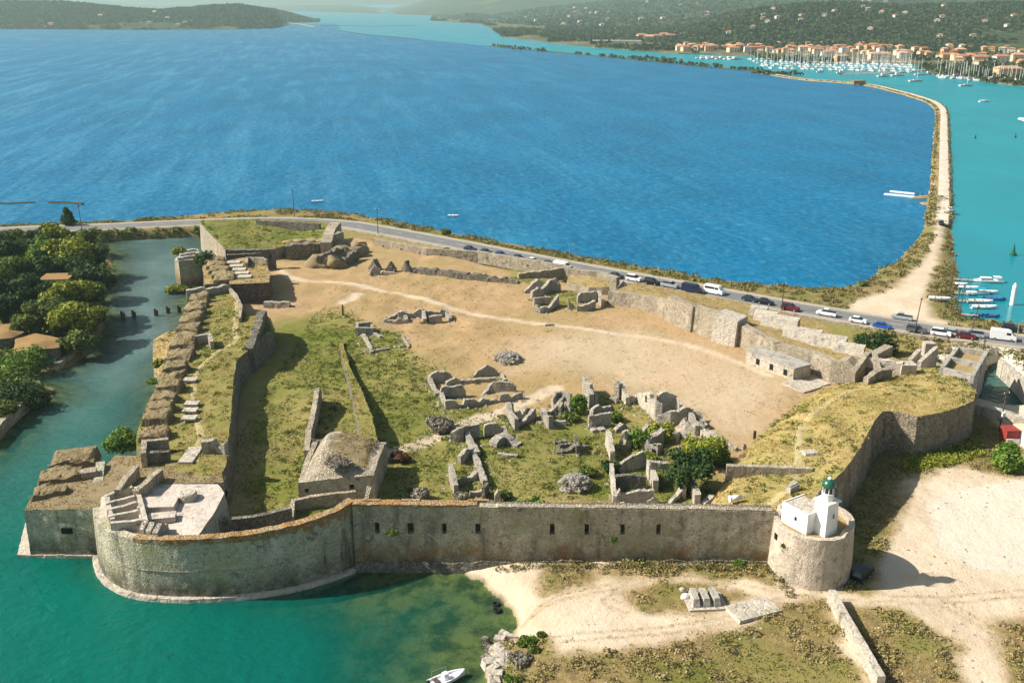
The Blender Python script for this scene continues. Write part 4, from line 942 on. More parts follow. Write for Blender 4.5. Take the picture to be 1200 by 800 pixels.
platform(t, W3([(668,322,6.4),(690,323,7),(712,329,6.6),(714,336,6),(690,337,5.6),(664,330,5.8)]), 2, M['earth_dry'], M['wall_pale'], 1.5, .3, .1, top_name='grass_mound', side_name='wall_end', seed=33, grass=5)
t = thing('field_bank_wall', 'low overgrown bank of tumbled dark stone along the back of the brown field', 'ruined wall')
wall('wall', M['wall_dark'], [G(x, y)[:2] for x, y in [(478,318),(510,323),(545,328),(580,331),(606,333)]], [(0, 4.4), (.3, 5.4), (.7, 5.2), (1, 4.6)], 2.6, 2.4, t, j=.3, ragged=.7, step=.9)
for k, (x, y) in enumerate([(889,362),(897,371),(914,378),(940,392),(970,399),(995,407)]):
    s_ = [(4,2.6,2), (5,3.2,2.6), (8,4.2,2.8), (8,4.2,2.6), (7.5,4,2.4), (6,3.6,2)][k]
    mb = MB(); mb.prism([(-s_[1]/2, 0), (s_[1]/2, 0), (s_[1]/2 * .7, s_[2]), (-s_[1]/2 * .45, s_[2] * .9)], -s_[0]/2, s_[0]/2); o = mb.build('concrete_merlon', M['plaster'])
    o.location = P(x, y + 4, 7.2) + (6.6,); o.rotation_euler = (0, 0, R(-28))
    tag(o, ['small pale merlon block nearest the dirt spit end of the north terrace', 'stubby pale merlon block, second along the north terrace', 'long sloping pale merlon just right of the stubby block on the north terrace', 'long sloping pale merlon in the middle of the terrace row', 'long sloping pale merlon behind the white block building', 'last pale merlon of the terrace row, nearest the tall green bush'][k], 'merlon', 'pale merlons on the north terrace', 'thing')
t = thing('casemate_ruin', 'pale ruined casemate with two dark openings, above the grassy east bastion', 'ruin')
wpx('wall', M['plaster'], [(1003,416),(1030,422),(1058,426)], 4, 9.2, 1.5, t, j=.1, ragged=.2)
wpx('wall', M['wall_pale'], [(982,424),(1002,428)], 4, [(0, 8.4), (.5, 9), (1, 8)], 3.4, t, j=.1, ragged=.2)
wpx('wall', M['wall_pale'], [(1003,436),(1020,423),(1028,436)], 4, [(0, 8), (.5, 10), (1, 8)], 1, t, j=.1, ragged=.2)
wpx('wall', M['wall_pale'], [(1018,444),(1046,435)], 4, [(0, 8.2), (.5, 9.2), (1, 8.6)], 1.2, t, j=.1, ragged=.2)
wpx('block', M['plaster'], [(1057,428),(1075,428)], 4, 9, 2.5, t, j=.06)
wpx('stair_wall', M['plaster'], [(1069,421),(1080,409)], 3, 7.4, .8, t, j=.06); wpx('stair_wall', M['plaster'], [(1080,424),(1100,406)], 3, 7.4, .8, t, j=.06)
mb = MB(); mb.box(P(1088, 409, 6) + (6,), (2.2, 2, 3)); mb.build('hut', M['plaster'], t)
# long white block building below the wall
a, b, c, d = G(873, 425), G(929, 446), G(949, 441), G(893, 420)
t = thing('block_building', 'long low flat-roofed white block building at the foot of the north curtain', 'building')
zb = 2.8; zt_ = 6.3
mb = MB(); mb.loft([[(p[0], p[1], zb) for p in (a, b, c, d)], [(p[0], p[1], zt_) for p in (a, b, c, d)]]); mb.build('wall', M['plaster'], t)
cx, cy = sum(p[0] for p in (a, b, c, d)) / 4, sum(p[1] for p in (a, b, c, d)) / 4
ro = [(cx + (p[0] - cx) * 1.02, cy + (p[1] - cy) * 1.05) for p in (a, b, c, d)]
mb = MB(); mb.loft([[(*p, zt_ + .003) for p in ro], [(*p, zt_ + .3) for p in ro]]); mb.build('roof', M['concrete'], t)
ux, uy = (b[0] - a[0]), (b[1] - a[1]); Lb = math.hypot(ux, uy); ux /= Lb; uy /= Lb; ang = math.atan2(uy, ux)
for s_ in (3.5, 7.2, 10.9, 15.5):
    if s_ < Lb - 1:
        mb = MB(); mb.box((a[0] + ux * s_ + uy * .02, a[1] + uy * s_ - ux * .02, 5.0), (.9, .14, 1.2), ang); mb.build('window', M['dark'], t)
mb = MB(); mb.box((G(938, 452)[0], G(938, 452)[1], 3.85), (6, 5, .35), ang); mb.box((G(958, 448)[0], G(958, 448)[1], 3.8), (4, 3, .3), ang); mb.build('apron', M['plaster'], t)

# ================================================================== RUINS INSIDE THE FORT
RUINL = []
def gable(hp, hs=None): return [(0, hs), (.5, hp), (1, hs)]
def ruin(name, label, cat, walls, mat='ruin'):
    t = thing(name, label, cat)
    for k, wdef in enumerate(walls):
        pts, prof = wdef[0], wdef[1]; th = wdef[2] if len(wdef) > 2 else .65; ops_ = wdef[3] if len(wdef) > 3 else ()
        w3 = [G(x, y) for x, y in pts]; RUINL.append([p[:2] for p in w3]); g0 = min(p[2] for p in w3)
        pr = [(q, g0 + h * .87) for q, h in prof] if isinstance(prof, list) else g0 + prof * .87
        opz = [(o[0], o[1], g0 + o[2], g0 + o[3]) for o in ops_]
        wall('wall', M[wdef[4] if len(wdef) > 4 else mat], [p[:2] for p in w3], pr, g0 - .8, th, t, openings=opz, j=.12, ragged=.32, step=.42, rows=.7, seed=k + len(label))
    return t
slab = [(0, 1.2), (.1, 2.3), (.35, 2.8), (.7, 2.7), (.9, 2.1), (1, 1.0)]
ruin('ruined_house', 'roofless double-roomed stone house ruin with rounded slabs, alone in the middle of the turf', 'ruin', [
    ([(503,450),(531,448)], slab), ([(501,446),(508,459),(513,462)], [(0, 1.6), (.5, 1), (1, .7)]), ([(556,442),(585,440)], [(0, .5), (.15, 1.6), (.5, 2.7), (.8, 1.9), (1, .4)]),
    ([(524,453),(535,451),(548,450),(582,446)], [(0, 1.4), (.2, 2.0), (.3, .9), (1, .9)]), ([(585,440),(590,447)], .6),
    ([(516,467),(546,465)], [(0, 1.6), (.1, 2.7), (.9, 2.8), (1, 1.6)]), ([(566,464),(574,461),(605,459)], [(0, .4), (.25, 1.0), (.4, 2.8), (.8, 2.9), (1, 1.8)]),
    ([(516,467),(519,474),(523,480)], [(0, 1.7), (.5, 1.2), (1, 1.7)]),
    ([(522,480),(535,479),(540,478),(556,476),(567,474),(582,472),(595,470),(600,469),(613,467)], [(0, 2), (.13, 2), (.15, 1), (.22, 1), (.24, 2), (.36, 1.8), (.42, .9), (.48, 1.7), (.56, .9), (.68, .8), (.7, 2.0), (.80, 1.9), (.84, .9), (.90, 1.6), (1, 1.5)])])
ruin('ruined_house', 'pair of tall rounded slabs joined by long low walls running towards the curtain wall', 'ruin', [
    ([(528,519),(536,518),(544,516)], [(0, 2), (.3, 2.7), (.6, 3.2), (1, 3)], .8), ([(543,515),(562,513)], [(0, 3), (.4, 3.1), (1, 2.9)]), ([(568,512),(588,511)], [(0, 2.8), (.2, 3.1), (.7, 3.1), (1, 1.9)]),
    ([(542,513),(549,525),(557,537)], [(0, 1.9), (.5, 1.6), (1, 1.3)], .9), ([(552,535),(558,549),(566,571)], [(0, 1.5), (.6, 1.3), (1, 1.7)], .8), ([(540,544),(546,540),(555,533)], [(0, 1.6), (.5, 2.2), (1, 1.6)]),
    ([(588,509),(594,520)], [(0, 1.7), (1, 1)]), ([(582,525),(592,521),(606,524)], [(0, 1.4), (.4, 2), (.7, 1.1), (1, .4)], 1.6), ([(583,534),(606,537)], [(0, .7), (1, .5)])])
ruin('ruined_house', 'small low ruin with one narrow upright pillar, behind the curtain wall', 'ruin', [
    ([(526,562),(532,581)], [(0, 3.4), (.4, 3.1), (1, 2.2)], .7), ([(540,567),(548,566),(561,562),(566,570)], [(0, 1.3), (.3, 1), (.5, 1.8), (1, 1.5)]), ([(551,583),(569,581)], [(0, 1.2), (1, 1)], .6), ([(568,585),(573,577)], [(0, 2.4), (1, 2.1)], .5, (), 'wall_dark'), ([(580,591),(587,590)], [(0, 1.6), (.5, 2.6), (1, 1.5)], .8)])
ruin('ruined_house', 'row of broken walls and a small gable, left of the leafy ruin', 'ruin', [
    ([(592,484),(597,495),(603,505)], [(0, 2.4), (.2, 3.0), (.5, 2.2), (1, 2.6)], .8), ([(594,486),(602,484)], [(0, 2.6), (1, 2.1)]), ([(609,501),(618,496),(628,489)], [(0, .6), (.5, 1.8), (1, 2)]), ([(605,495),(622,484)], [(0, 1.6), (.3, .8), (.6, 1.8), (1, 1.2)], 1.1),
    ([(634,487),(637,496),(643,503)], [(0, 2), (.5, 1.8), (1, 2.7)], .8), ([(635,492),(645,490)], [(0, 1.8), (1, 1.5)]), ([(645,487),(653,482),(662,477)], [(0, 1), (.4, 1.4), (1, 2.6)]), ([(647,498),(663,499)], [(0, .7), (1, 1.1)], .8)])
ruin('ruined_house', 'tall ragged ruin wall with a green tree growing in front of it', 'ruin', [
    ([(648,478),(657,476),(668,479)], [(0, 2), (.2, 3.2), (.8, 3.5), (1, 3.3)]), ([(682,458),(686,468),(690,481)], [(0, 3.8), (.3, 4.4), (.6, 3.6), (1, 3.9)], .9), ([(683,470),(697,477)], [(0, 4.2), (.5, 4.6), (.6, 3.0), (1, 2.8)], .8), ([(661,480),(668,485)], [(0, 1.8), (1, 1.2)]), ([(657,486),(660,481)], [(0, 1.9), (1, 1.7)], .5)])
ruin('ruined_room', 'squat square roofless room with pale coping, below the tall ragged ruin wall', 'ruin', [
    ([(690,502),(716,499)], [(0, 2.8), (1, 2.9)], .6), ([(692,494),(716,491)], [(0, 2.5), (.4, 3.4), (.6, 2.9), (1, 2.8)]), ([(691,493),(690,502)], 2.7), ([(694,507),(710,505)], [(0, .4), (1, .4)], 1.2)])
ruin('ruined_house', 'sunlit white pinnacle ruin, leftmost of the bright row facing the brown field', 'ruin', [
    ([(719,468),(725,469)], [(0, 3.4), (.5, 4.2), (1, 3.8)], .9, (), 'plaster'), ([(725,464),(729,470),(733,475)], [(0, 3.8), (.4, 3.4), (.6, 2.4), (1, 2)], .8, (), 'plaster'), ([(733,474),(741,473),(749,471)], [(0, 1.6), (.5, 2), (.7, 1.2), (1, 2.4)], .9), ([(714,471),(722,473)], [(0, 1), (1, 1.2)], .8)])
ruin('ruined_house', 'largest sunlit white house ruin, with a window hole, facing the brown field', 'ruin', [
    ([(746,472),(757,482),(768,494)], [(0, 2.2), (.35, 3.9), (.5, 4.9), (.62, 4.6), (.64, 3.8), (1, 4.2)], .8, ((3.4, 4.3, 1.6, 3.0),), 'plaster'),
    ([(768,496),(775,497)], [(0, 4.8), (1, 4.2)], .9, (), 'plaster'), ([(771,484),(782,482),(792,480)], [(0, 4.3), (.4, 4.6), (1, 3.2)], .8, (), 'plaster'), ([(775,497),(786,499),(800,497),(814,494)], [(0, 2.4), (.2, 3.2), (.45, 3.0), (.7, 3.9), (.85, 3.2), (1, 1.6)], .9), ([(792,482),(795,489)], 2.8), ([(815,494),(822,498)], [(0, 2.2), (1, .8)], .9)])
ruin('ruined_house', 'pointed gable ruin in front of the largest white house ruin', 'ruin', [
    ([(792,505),(802,509),(814,511)], [(0, 1), (.4, 3.4), (.75, 2.2), (1, 2)], .8, (), 'plaster'), ([(806,499),(814,511)], [(0, 3.0), (1, 2.4)], .8), ([(791,513),(806,519)], [(0, 1), (.5, 1.8), (1, 1)], .8), ([(787,519),(796,519)], [(0, 2.2), (1, 1.6)], .8)])
ruin('ruined_house', 'long low whitish broken wall trailing off behind the yellow bush', 'ruin', [
    ([(816,508),(825,514),(838,519),(852,524)], [(0, 2.8), (.2, 1.6), (.35, 2.4), (.6, 1.7), (.8, 1.2), (1, .4)], .9, (), 'plaster'), ([(824,504),(834,502)], [(0, .8), (.5, 1.2), (1, .6)], .9), ([(852,524),(862,528)], [(0, .9), (1, .4)], .7)])
ruin('ruined_gable', 'steep pointed ruin with a dark arch, standing alone in the grass', 'ruin', [
    ([(724,526),(731,527),(740,526)], [(0, 1), (.3, 3.6), (.55, 4.2), (.8, 3.4), (1, 1.4)], .8, ((.75, 1.7, -.8, 2.0),), 'plaster'), ([(740,526),(733,512)], [(0, 2.2), (.5, 3), (1, 1.4)], .7), ([(722,507),(735,503)], [(0, .8), (.6, 1.4), (1, .6)], .8)])
ruin('ruined_wall', 'single narrow upright wall seen end on, just above the round dark bush', 'ruin', [([(709,521),(712,530),(715,540)], [(0, 3.2), (.3, 3.4), (.7, 2.7), (1, 2.2)], .75, (), 'plaster')])
ruin('ruined_vault', 'fallen pale vault fragment with a hollow, beside the yellow bush', 'ruin', [
    ([(757,530),(766,525),(779,520)], [(0, 1.6), (.3, 2.4), (.7, 2.6), (1, 3)], 1.3), ([(757,531),(770,534),(776,529)], [(0, 2), (.3, 1.6), (.6, 2.3), (1, 1.8)], .8, ((1.0, 1.8, -.8, 1.1),)), ([(754,511),(765,507)], [(0, 1.2), (.5, 2), (1, 1.1)], .8)])
ruin('ruined_foundation', 'low tumbled foundation with one stub of stone in the middle of the grass', 'ruin', [
    ([(650,521),(664,520)], [(0, .7), (1, .6)], .8), ([(652,532),(665,531),(678,529),(692,526)], [(0, .7), (.4, .9), (.6, 1.5), (.8, .8), (1, .5)], 1.0), ([(672,519),(675,533)], [(0, 2.0), (.3, .9), (1, 2)], .7), ([(656,526),(670,524)], .7, .8)], 'wall_dark')
ruin('ruined_house', 'stepped two-room ruin with pale wall ends, left of the dark tree', 'ruin', [
    ([(714,556),(716,575),(718,594)], [(0, 2.8), (.5, 2.5), (1, 2)], .6, (), 'plaster'), ([(725,553),(742,550),(757,548)], [(0, 1.4), (.6, 3.0), (.9, 3.4), (1, 2.4)], .6), ([(720,573),(757,573)], [(0, 2.6), (1, 2.5)], .7, (), 'wall_dark'),
    ([(757,556),(761,566),(765,577)], [(0, 3.3), (.5, 3), (1, 2.6)], .8, (), 'plaster'), ([(721,594),(728,593),(766,591)], [(0, 2.2), (.12, 3.4), (.14, 2.4), (1, 3.0)], .7), ([(760,566),(782,567)], [(0, 4.4), (1, 4.2)], .7, ((1.2, 2.2, -.8, 2.6),)), ([(726,594),(728,600)], 1.6, .6, (), 'plaster'), ([(758,594),(772,592)], [(0, 1.2), (.5, 1.6), (1, .8)], .7, (), 'plaster')])
ruin('ruined_gable', 'half gable ruin sloping to a white wall end, below the dark tree', 'ruin', [
    ([(786,594),(796,585),(806,575)], [(0, .9), (.5, 1.9), (1, 3.4)], .6, (), 'plaster'), ([(806,574),(810,584),(813,597)], [(0, 3.4), (.5, 3.2), (1, 2.6)], .9, (), 'plaster'), ([(795,575),(799,584)], [(0, 2.6), (1, 2.4)], .6, (), 'plaster'), ([(770,596),(786,594)], [(0, .4), (1, .9)], .9)])
ruin('fallen_stones', 'leaning pale stone pair at the foot of the terrace, behind the curtain wall', 'ruin', [([(826,598),(834,592),(838,585)], [(0, 1.2), (.5, 2.2), (1, 1.4)], .9, (), 'plaster')])
ruin('ruined_house', 'ruined house around a bright green patch, at the back of the brown field', 'ruin', [
    ([(615,344),(624,343),(637,340)], [(0, .8), (.4, 3), (.7, 3.6), (1, 2.4)], 1.0), ([(636,346),(646,342),(657,342)], [(0, 2.2), (.5, 3.4), (.8, 4.2), (1, 2)], .9), ([(624,352),(638,348)], [(0, 2.6), (.5, 3.2), (1, 2)], .8), ([(626,358),(646,356)], [(0, 2), (1, 2)], .8),
    ([(627,366),(633,367),(641,366)], [(0, 2.6), (.4, 1.6), (1, 1.8)], .8), ([(641,367),(655,358)], [(0, .6), (.5, 1.8), (1, 3)], .7), ([(666,362),(673,362)], [(0, 3.2), (.6, 1.2), (1, .8)], .7), ([(677,355),(700,353)], [(0, 2), (.2, 2.9), (.9, 3), (1, 2)], .8), ([(676,365),(685,365),(698,362)], [(0, 1.8), (.5, 2), (1, 2.6)], .9), ([(700,352),(704,361)], [(0, 3), (.6, 2.2), (1, 3)], .8)])
ruin('ruined_house', 'long low ruin with notched walls, isolated near the diagonal path', 'ruin', [
    ([(467,374),(495,373),(497,373),(524,371)], [(0, 2.2), (.14, 2.4), (.16, 1.6), (.3, 1.8), (.42, 2.6), (.5, 2.4), (.52, 2), (.7, 2.2), (.72, 1.6), (.85, 1.7), (.88, 2.4), (1, 2.2)], .7), ([(522,372),(526,377)], [(0, 2.2), (1, .9)], .8), ([(503,378),(518,378)], [(0, 2), (1, 2.1)], 1), ([(494,373),(496,379)], [(0, 2.4), (1, 1.6)], .8),
    ([(450,378),(459,374),(472,371)], [(0, 1), (.5, 1.2), (1, 2)], .6), ([(460,380),(475,379)], [(0, .8), (.6, 1.6), (1, 1)], .9), ([(450,378),(462,379)], .8, .7), ([(471,371),(475,379)], [(0, 1.6), (1, 1.2)], .8)])
ruin('ruined_room', 'small square ruin beside a bright green plot marked by low foundations', 'ruin', [
    ([(420,393),(438,393)], [(0, 2.3), (1, 2)], .7), ([(421,387),(437,386)], 2.0, .6), ([(420,393),(421,387)], 2.2), ([(437,393),(438,387)], 1.6), ([(424,395),(430,405),(434,414)], [(0, .9), (1, .5)], .8), ([(437,393),(445,396)], .6), ([(436,412),(456,410)], .45, .6), ([(470,393),(478,408)], .35, .5)])
M['ruin_grey'] = stone('grey_gable_stone', rgb(.26, .24, .20), rgb(.20, .185, .155), rgb(.34, .31, .26), 1.6, .4, .8)
for pts, lab in (([(721,347),(730,347.5),(739,348)], 'grey gable with arched doorway, leftmost of three gables before the road wall'), ([(742,353),(751,353.5),(760,354)], 'grey stone gable pierced by a small window, middle of three standing gables'), ([(758,355),(765,355.5),(773,356)], 'solid grey stone gable, rightmost of three standing gables before the road wall')):
    op = ((1.6, 2.6, -.8, 2.4),) if 'arched' in lab else (((1.7, 2.5, 1.2, 2.4),) if 'window' in lab else ())
    tt = ruin('ruined_gable', lab, 'ruin', [(pts, [(0, 2.0), (.5, 5.0), (1, 1.8)], .8, op, 'ruin_grey')]); tt['group'] = 'three gables before the road wall'
for (x, y), lab in zip([(437,316),(457,318),(476,318)], ['dark triangular stone stump, leftmost of three along the back of the field', 'dark triangular stone stump, middle of three along the back of the field', 'dark triangular stone stump, rightmost of three along the back of the field']):
    tt = ruin('ruined_stump', lab, 'ruin', [([(x-5.5, y), (x, y+1), (x+6, y+1.5)], [(0, .8), (.5, 3.6), (1, .8)], 1.6, (), 'wall_dark')]); tt['group'] = 'dark stone stumps at the back of the field'
ruin('ruined_wall', 'pale upright stone in front of the dark triangular stumps', 'ruin', [([(434,322),(446,322)], [(0, 1.4), (.4, 3), (1, 1.6)], 1.0), ([(446,320),(462,321)], .5, .7, (), 'plaster')])
ruin('field_wall', 'low straight block of wall by the shaded corner of the west rampart', 'low wall', [([(309,360),(339,360)], 1.6, 1.2)])
# the long vaulted building against the west side, with its earth filled walls
t = thing('vaulted_building', 'shaded stone building with overgrown sloping roof and long roofless enclosure behind', 'ruined building')
A_, B_ = G(351, 589), G(440, 592); C_, D_ = G(358, 548), G(446, 547)
A_ = (A_[0], A_[1]); yb_ = 12.5
fx = [(A_[0], A_[1]), (B_[0], B_[1])]
wall('front_wall', M['wall_front'], fx, [(0, 7.3), (1, 8.5)], 2.5, .9, t, openings=((.9, 1.5, 5.6, 6.3), (7.6, 8.3, 6.0, 6.8)), j=.06, ragged=.12)
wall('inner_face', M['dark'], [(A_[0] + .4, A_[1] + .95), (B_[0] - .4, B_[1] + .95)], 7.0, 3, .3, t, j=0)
mb = MB(); rx0, rx1, ry0 = A_[0], B_[0], A_[1] + .3
rv = []; rf = []; NX, NY = 16, 12
for i in range(NX + 1):
    for k in range(NY + 1):
        u, v_ = i / NX, k / NY
        ridge = 10.7 - 1.9 * max(0, u - .32) ; z = 7.25 + 1.2 * u + (ridge - 7.25 - 1.2 * u) * min(1, v_ * 1.7) ** .8 * min(1, min(u, 1.02 - u) * 4.2 + .05) + (mnoise.noise(Vector((u * 6, v_ * 6, 2))) * .22)
        rv.append((rx0 + (rx1 - rx0) * u + v_ * .4, ry0 + v_ * 11, z))
for i in range(NX):
    for k in range(NY): rf.append((i*(NY+1)+k, (i+1)*(NY+1)+k, (i+1)*(NY+1)+k+1, i*(NY+1)+k+1))
rm = mesh_np('overgrown_roof', rv, rf, [M['wall_pale'], M['earth_mound']], t, [1 if (.34 < (q // NY) / NX + .08 * math.sin(q * 2.1) and (q % NY) > 1 and (q // NY) < NX - 2) else 0 for q in range(len(rf))]); GRASS.append((rv, [f for q, f in enumerate(rf) if .36 < (q // NY) / NX < .85 and q % NY > 1], 9, 'dry'))
wall('side_wall', M['wall_pale'], [(A_[0] + .2, A_[1] + 11.2), (A_[0] - .1, A_[1] + 5), (A_[0], A_[1])], [(0, 8.9), (.5, 8.2), (1, 7.3)], 2.5, .8, t, j=.06, ragged=.15)
wall('side_wall', M['wall_pale'], [(B_[0], B_[1]), (B_[0] + .2, B_[1] + 5), (B_[0] + .5, B_[1] + 11.5)], [(0, 8.5), (.5, 8.9), (1, 8.4)], 2.5, .9, t, j=.06, ragged=.15)
wpx('enclosure_wall', M['wall_pale'], [(371,457),(366,480),(362,497),(359,512),(357,540)], 2.8, [(0, 6.0), (.1, 7.6), (.5, 6.6), (1, 8)], .9, t, j=.12, ragged=.35)
wpx('enclosure_wall', M['wall_dark'], [(362,517),(380,515),(408,511)], 2.8, [(0, 7.2), (.6, 6.6), (1, 7)], .9, t, j=.12, ragged=.3)
wpx('enclosure_wall', M['wall_pale'], [(361,516),(368,531)], 2.8, [(0, 7.2), (1, 6.6)], .7, t, j=.1, ragged=.2)
platform(t, W3([(423,520,7.4),(443,519,7.4),(436,487,7.0),(425,460,6.2),(410,430,5.4),(401,400,4.4),(397,402,4.4),(404,432,5.4),(413,458,6.2),(418,490,7)]), 2.5, M['earth_green'], M['wall_dark'], .9, .2, .06, seed=41, top_name='grassed_wall', side_name='wall_side', grass=8, gk='mix')
wpx('cross_wall', M['wall_pale'], [(423,525),(442,524)], 2.5, 7.8, 1, t, j=.1, ragged=.2)
wpx('porch_wall', M['wall_pale'], [(430,594),(436,588)], 2.8, [(0, 6.5), (1, 9)], .7, t, j=.08, ragged=.2)

# ================================================================== OUTSIDE THE WALLS
WB = [G(1026, 808), G(1005, 770), G(985, 735), G(969, 704)]
t = thing('boundary_wall', 'straight whitewashed boundary wall running from the round tower towards the bottom edge', 'low wall')
wall('wall', M['plaster'], [p[:2] for p in WB[::-1]], [(0, 3.4), (.7, 3.5), (1, 3.6)], .8, .95, t, j=.05, ragged=.06, step=.8)
t = thing('concrete_slab_bench', 'three worn concrete slabs on a pale base in the dry grass before the wall', 'bench', G(826, 706), R(4))
mb = MB(); mb.box((0, 0, .1), (5.0, 3.9, .4)); mb.build('base_slab', M['plaster'], t)
for k in (-1, 0, 1): mb = MB(); mb.box((k * 1.3 - .1, .15, .85), (.9, 3.2, 1.1), .03 * k, 0, .8); mb.build('slab', M['concrete'], t)
for (x, y), r_, lab in (((800, 694), .55, 'rounded grey boulder beside the concrete slabs'), ((802, 702), .7, 'bright white boulder in front of the grey one beside the concrete slabs')):
    mb = MB(); mb.rock((0, 0, .35), (r_, r_ * .9, r_), 0, 1, x); o = mb.build('boulder', M['white'] if 'white' in lab else M['plaster'], None, True); o.location = G(x, y); tag(o, lab, 'boulder', None, 'thing')
slabthing('ramp_slab', 'tapering pale concrete slab lying between the slab bench and boundary wall', 'slab', 882, 714, (6.6, 3.8, .35), M['plaster'], R(22), None, .94)
t = thing('marble_column', 'fallen white marble column drum on the tan terrace behind the curtain wall', 'column', P(862, 586, 7) + (6.95,), .2)
mb = MB(); mb.tube((-.9, 0, .4), (.9, .1, .45), .42, .36, 14); mb.build('drum', M['white'], t, True); mb = MB(); mb.tube((-.98, 0, .4), (-.84, 0, .4), .5, .5, 14); mb.build('collar', M['white'], t)
for (x, y), lab in zip([(580.5, 707.5), (582, 714.5)], ['upper of two black tyres lying at the shallow water edge', 'lower of two black tyres lying at the shallow water edge']):
    mb = MB(); n, k = 24, 8; vs = []; fs = []
    for i in range(n):
        for q in range(k):
            a, b = 2*math.pi*i/n, 2*math.pi*q/k; rr = .37 + .15 * math.cos(b); vs.append((rr*math.cos(a), rr*math.sin(a), .12 + .13*math.sin(b)))
    for i in range(n):
        for q in range(k): fs.append((i*k+q, ((i+1) % n)*k+q, ((i+1) % n)*k+(q+1) % k, i*k+(q+1) % k))
    mb.add(vs, fs); o = mb.build('tyre', M['rubber'], None, True); o.location = (P(x, y, .1)[0], P(x, y, .1)[1], max(.0, TZ(*P(x, y, .1)))); o.rotation_euler = (.06, .05, 0); o.scale = (1.1,) * 3
    tag(o, lab, 'tyre', 'tyres at the water edge', 'thing')
pos_r = [(590,744,1.3,.9,.5),(586,750,1.5,1,.5),(599,747,1.2,.8,.4),(597,757,3.6,.8,.5),(586,758,1.6,1,.5),(583,764,2,1.2,.6),(590,770,2.3,1.8,.6),(582,776,2.2,1.4,.5),(573,778,1.6,1.5,.6),(578,784,1.6,1,.5),(592,780,1.6,1.3,.5),(583,792,1.5,1.2,.6),(579,799,1.4,1.4,.5),(570,772,1.3,1,.5),(574,760,1.1,.9,.4),(569,750,1,.9,.4),(588,788,1,1,.4)]
words = ['square', 'flat', 'broken', 'long', 'squat', 'wide', 'broad', 'tilted', 'chunky', 'narrow', 'bulky', 'sloping', 'low', 'small', 'dark', 'half-sunk', 'stubby']
for k, (x, y, a, b, h) in enumerate(pos_r):
    mb = MB(); mb.box((0, 0, h / 2), (a, b, h + .5), 0, 0, .88); o = mb.build('quay_stone', M['plaster'] if k < 13 else M['wall_dark'])
    o.location = (P(x, y, .5)[0], P(x, y, .5)[1], .25); o.rotation_euler = (.08 * math.sin(k * 2.3), .1 * math.cos(k * 3.1), (k * 1.7) % 1.4 - .6 if k != 3 else .05)
    tag(o, f'{words[k]} stone of the ruined landing, ' + ['first at its upper end', 'second from its upper end', 'on its landward side at the top', 'the one like a beam', 'under the beam', 'midway on the water side', 'the largest one, midway', 'just below the largest', 'jutting into the water', 'behind the jutting one', 'on the land side below the middle', 'near the bottom edge', 'at the bottom edge', 'wet, beside the jutting one', 'wet, near the beam end', 'farthest out in the shallows', 'last on the land side'][k], 'stone', 'stones of the ruined landing', 'thing')
def rubble(label, x, y, rx, ry, h, n, mat):
    g = G(x, y); mb = MB(); r = random.Random(int(x)); mb.rock((0, 0, -.1), (rx * .95, ry * .95, h * .8), 0, 2, x)
    for k in range(n):
        a = r.random() * 6.283; q = r.random() ** .6; px, py = rx * q * math.cos(a), ry * q * math.sin(a); s_ = .14 + .42 * r.random() ** 2
        mb.rock((px, py, h * .78 * math.sqrt(max(0, 1 - q * q)) + .05), (s_, s_ * .8, s_ * .8), 0, 0, k)
    o = mb.build('rubble_heap', mat); o.location = g; tag(o, label, 'rubble heap', None, 'thing')
rubble('grey rubble heap on the bare field behind the turf house ruin', 595, 421, 3.0, 3.4, 1.5, 260, M['rubble'])
rubble('big block-like heap of grey rubble in the grass near the curtain wall', 674, 571, 2.7, 2.2, 2.6, 320, M['rubble'])
slabthing('field_stone', 'small dark flat stone alone on the brown field in front of the back ruin', 'stone', 643, 381, (2.2, 1, .5), M['ruin'], .3)
slabthing('trig_post', 'thin dark post standing at the right end of the brown field', 'post', 884, 514, (.45, .45, 1.6), M['wood'])
slabthing('sign_post', 'thin brown post standing by the green plot at the left of the field', 'post', 402, 369, (.35, .35, 2.6), M['wood'])
slabthing('field_stump', 'short pointed stone beside the thin dark post at the field end', 'stone', 872, 526, (.9, .7, 1.1), M['ruin'], .3, None, .4)

# ================================================================== VEGETATION
def leaf_cloud(blobs, n, size, seed, flat=.0):
    """many small leaf faces spread through a crown made of unequal clumps; gaps stay between clumps"""
    r = np.random.default_rng(seed)
    w_ = np.array([b[3] * b[4] for b in blobs], float); w_ /= w_.sum()
    ids = r.choice(len(blobs), n, p=w_); B = np.array(blobs, float)[ids]
    d = r.normal(size=(n, 3)); d /= np.linalg.norm(d, axis=1)[:, None]
    rad = .45 + .6 * r.random(n) ** .55
    lump = .78 + .45 * vnoise(d[:, 0] * 2.5 + B[:, 0] * 3 + 50, d[:, 1] * 2.5 + d[:, 2] * 2 + 50, seed)
    C = B[:, :3] + d * (rad * lump)[:, None] * np.stack([B[:, 3], B[:, 3], B[:, 4]], 1)
    nrm = d * .75 + r.normal(size=(n, 3)) * .55 + np.array([0, 0, .35]); nrm /= np.linalg.norm(nrm, axis=1)[:, None]
    t = np.cross(nrm, r.normal(size=(n, 3))); t /= np.linalg.norm(t, axis=1)[:, None] + 1e-9
    b = np.cross(nrm, t); s_ = size * (.6 + .8 * r.random(n))[:, None]
    V = np.stack([C - t * s_, C + b * s_ * .55, C + t * s_, C - b * s_ * .55], 1).reshape(-1, 3)
    F = np.arange(n * 4).reshape(n, 4); return V, F
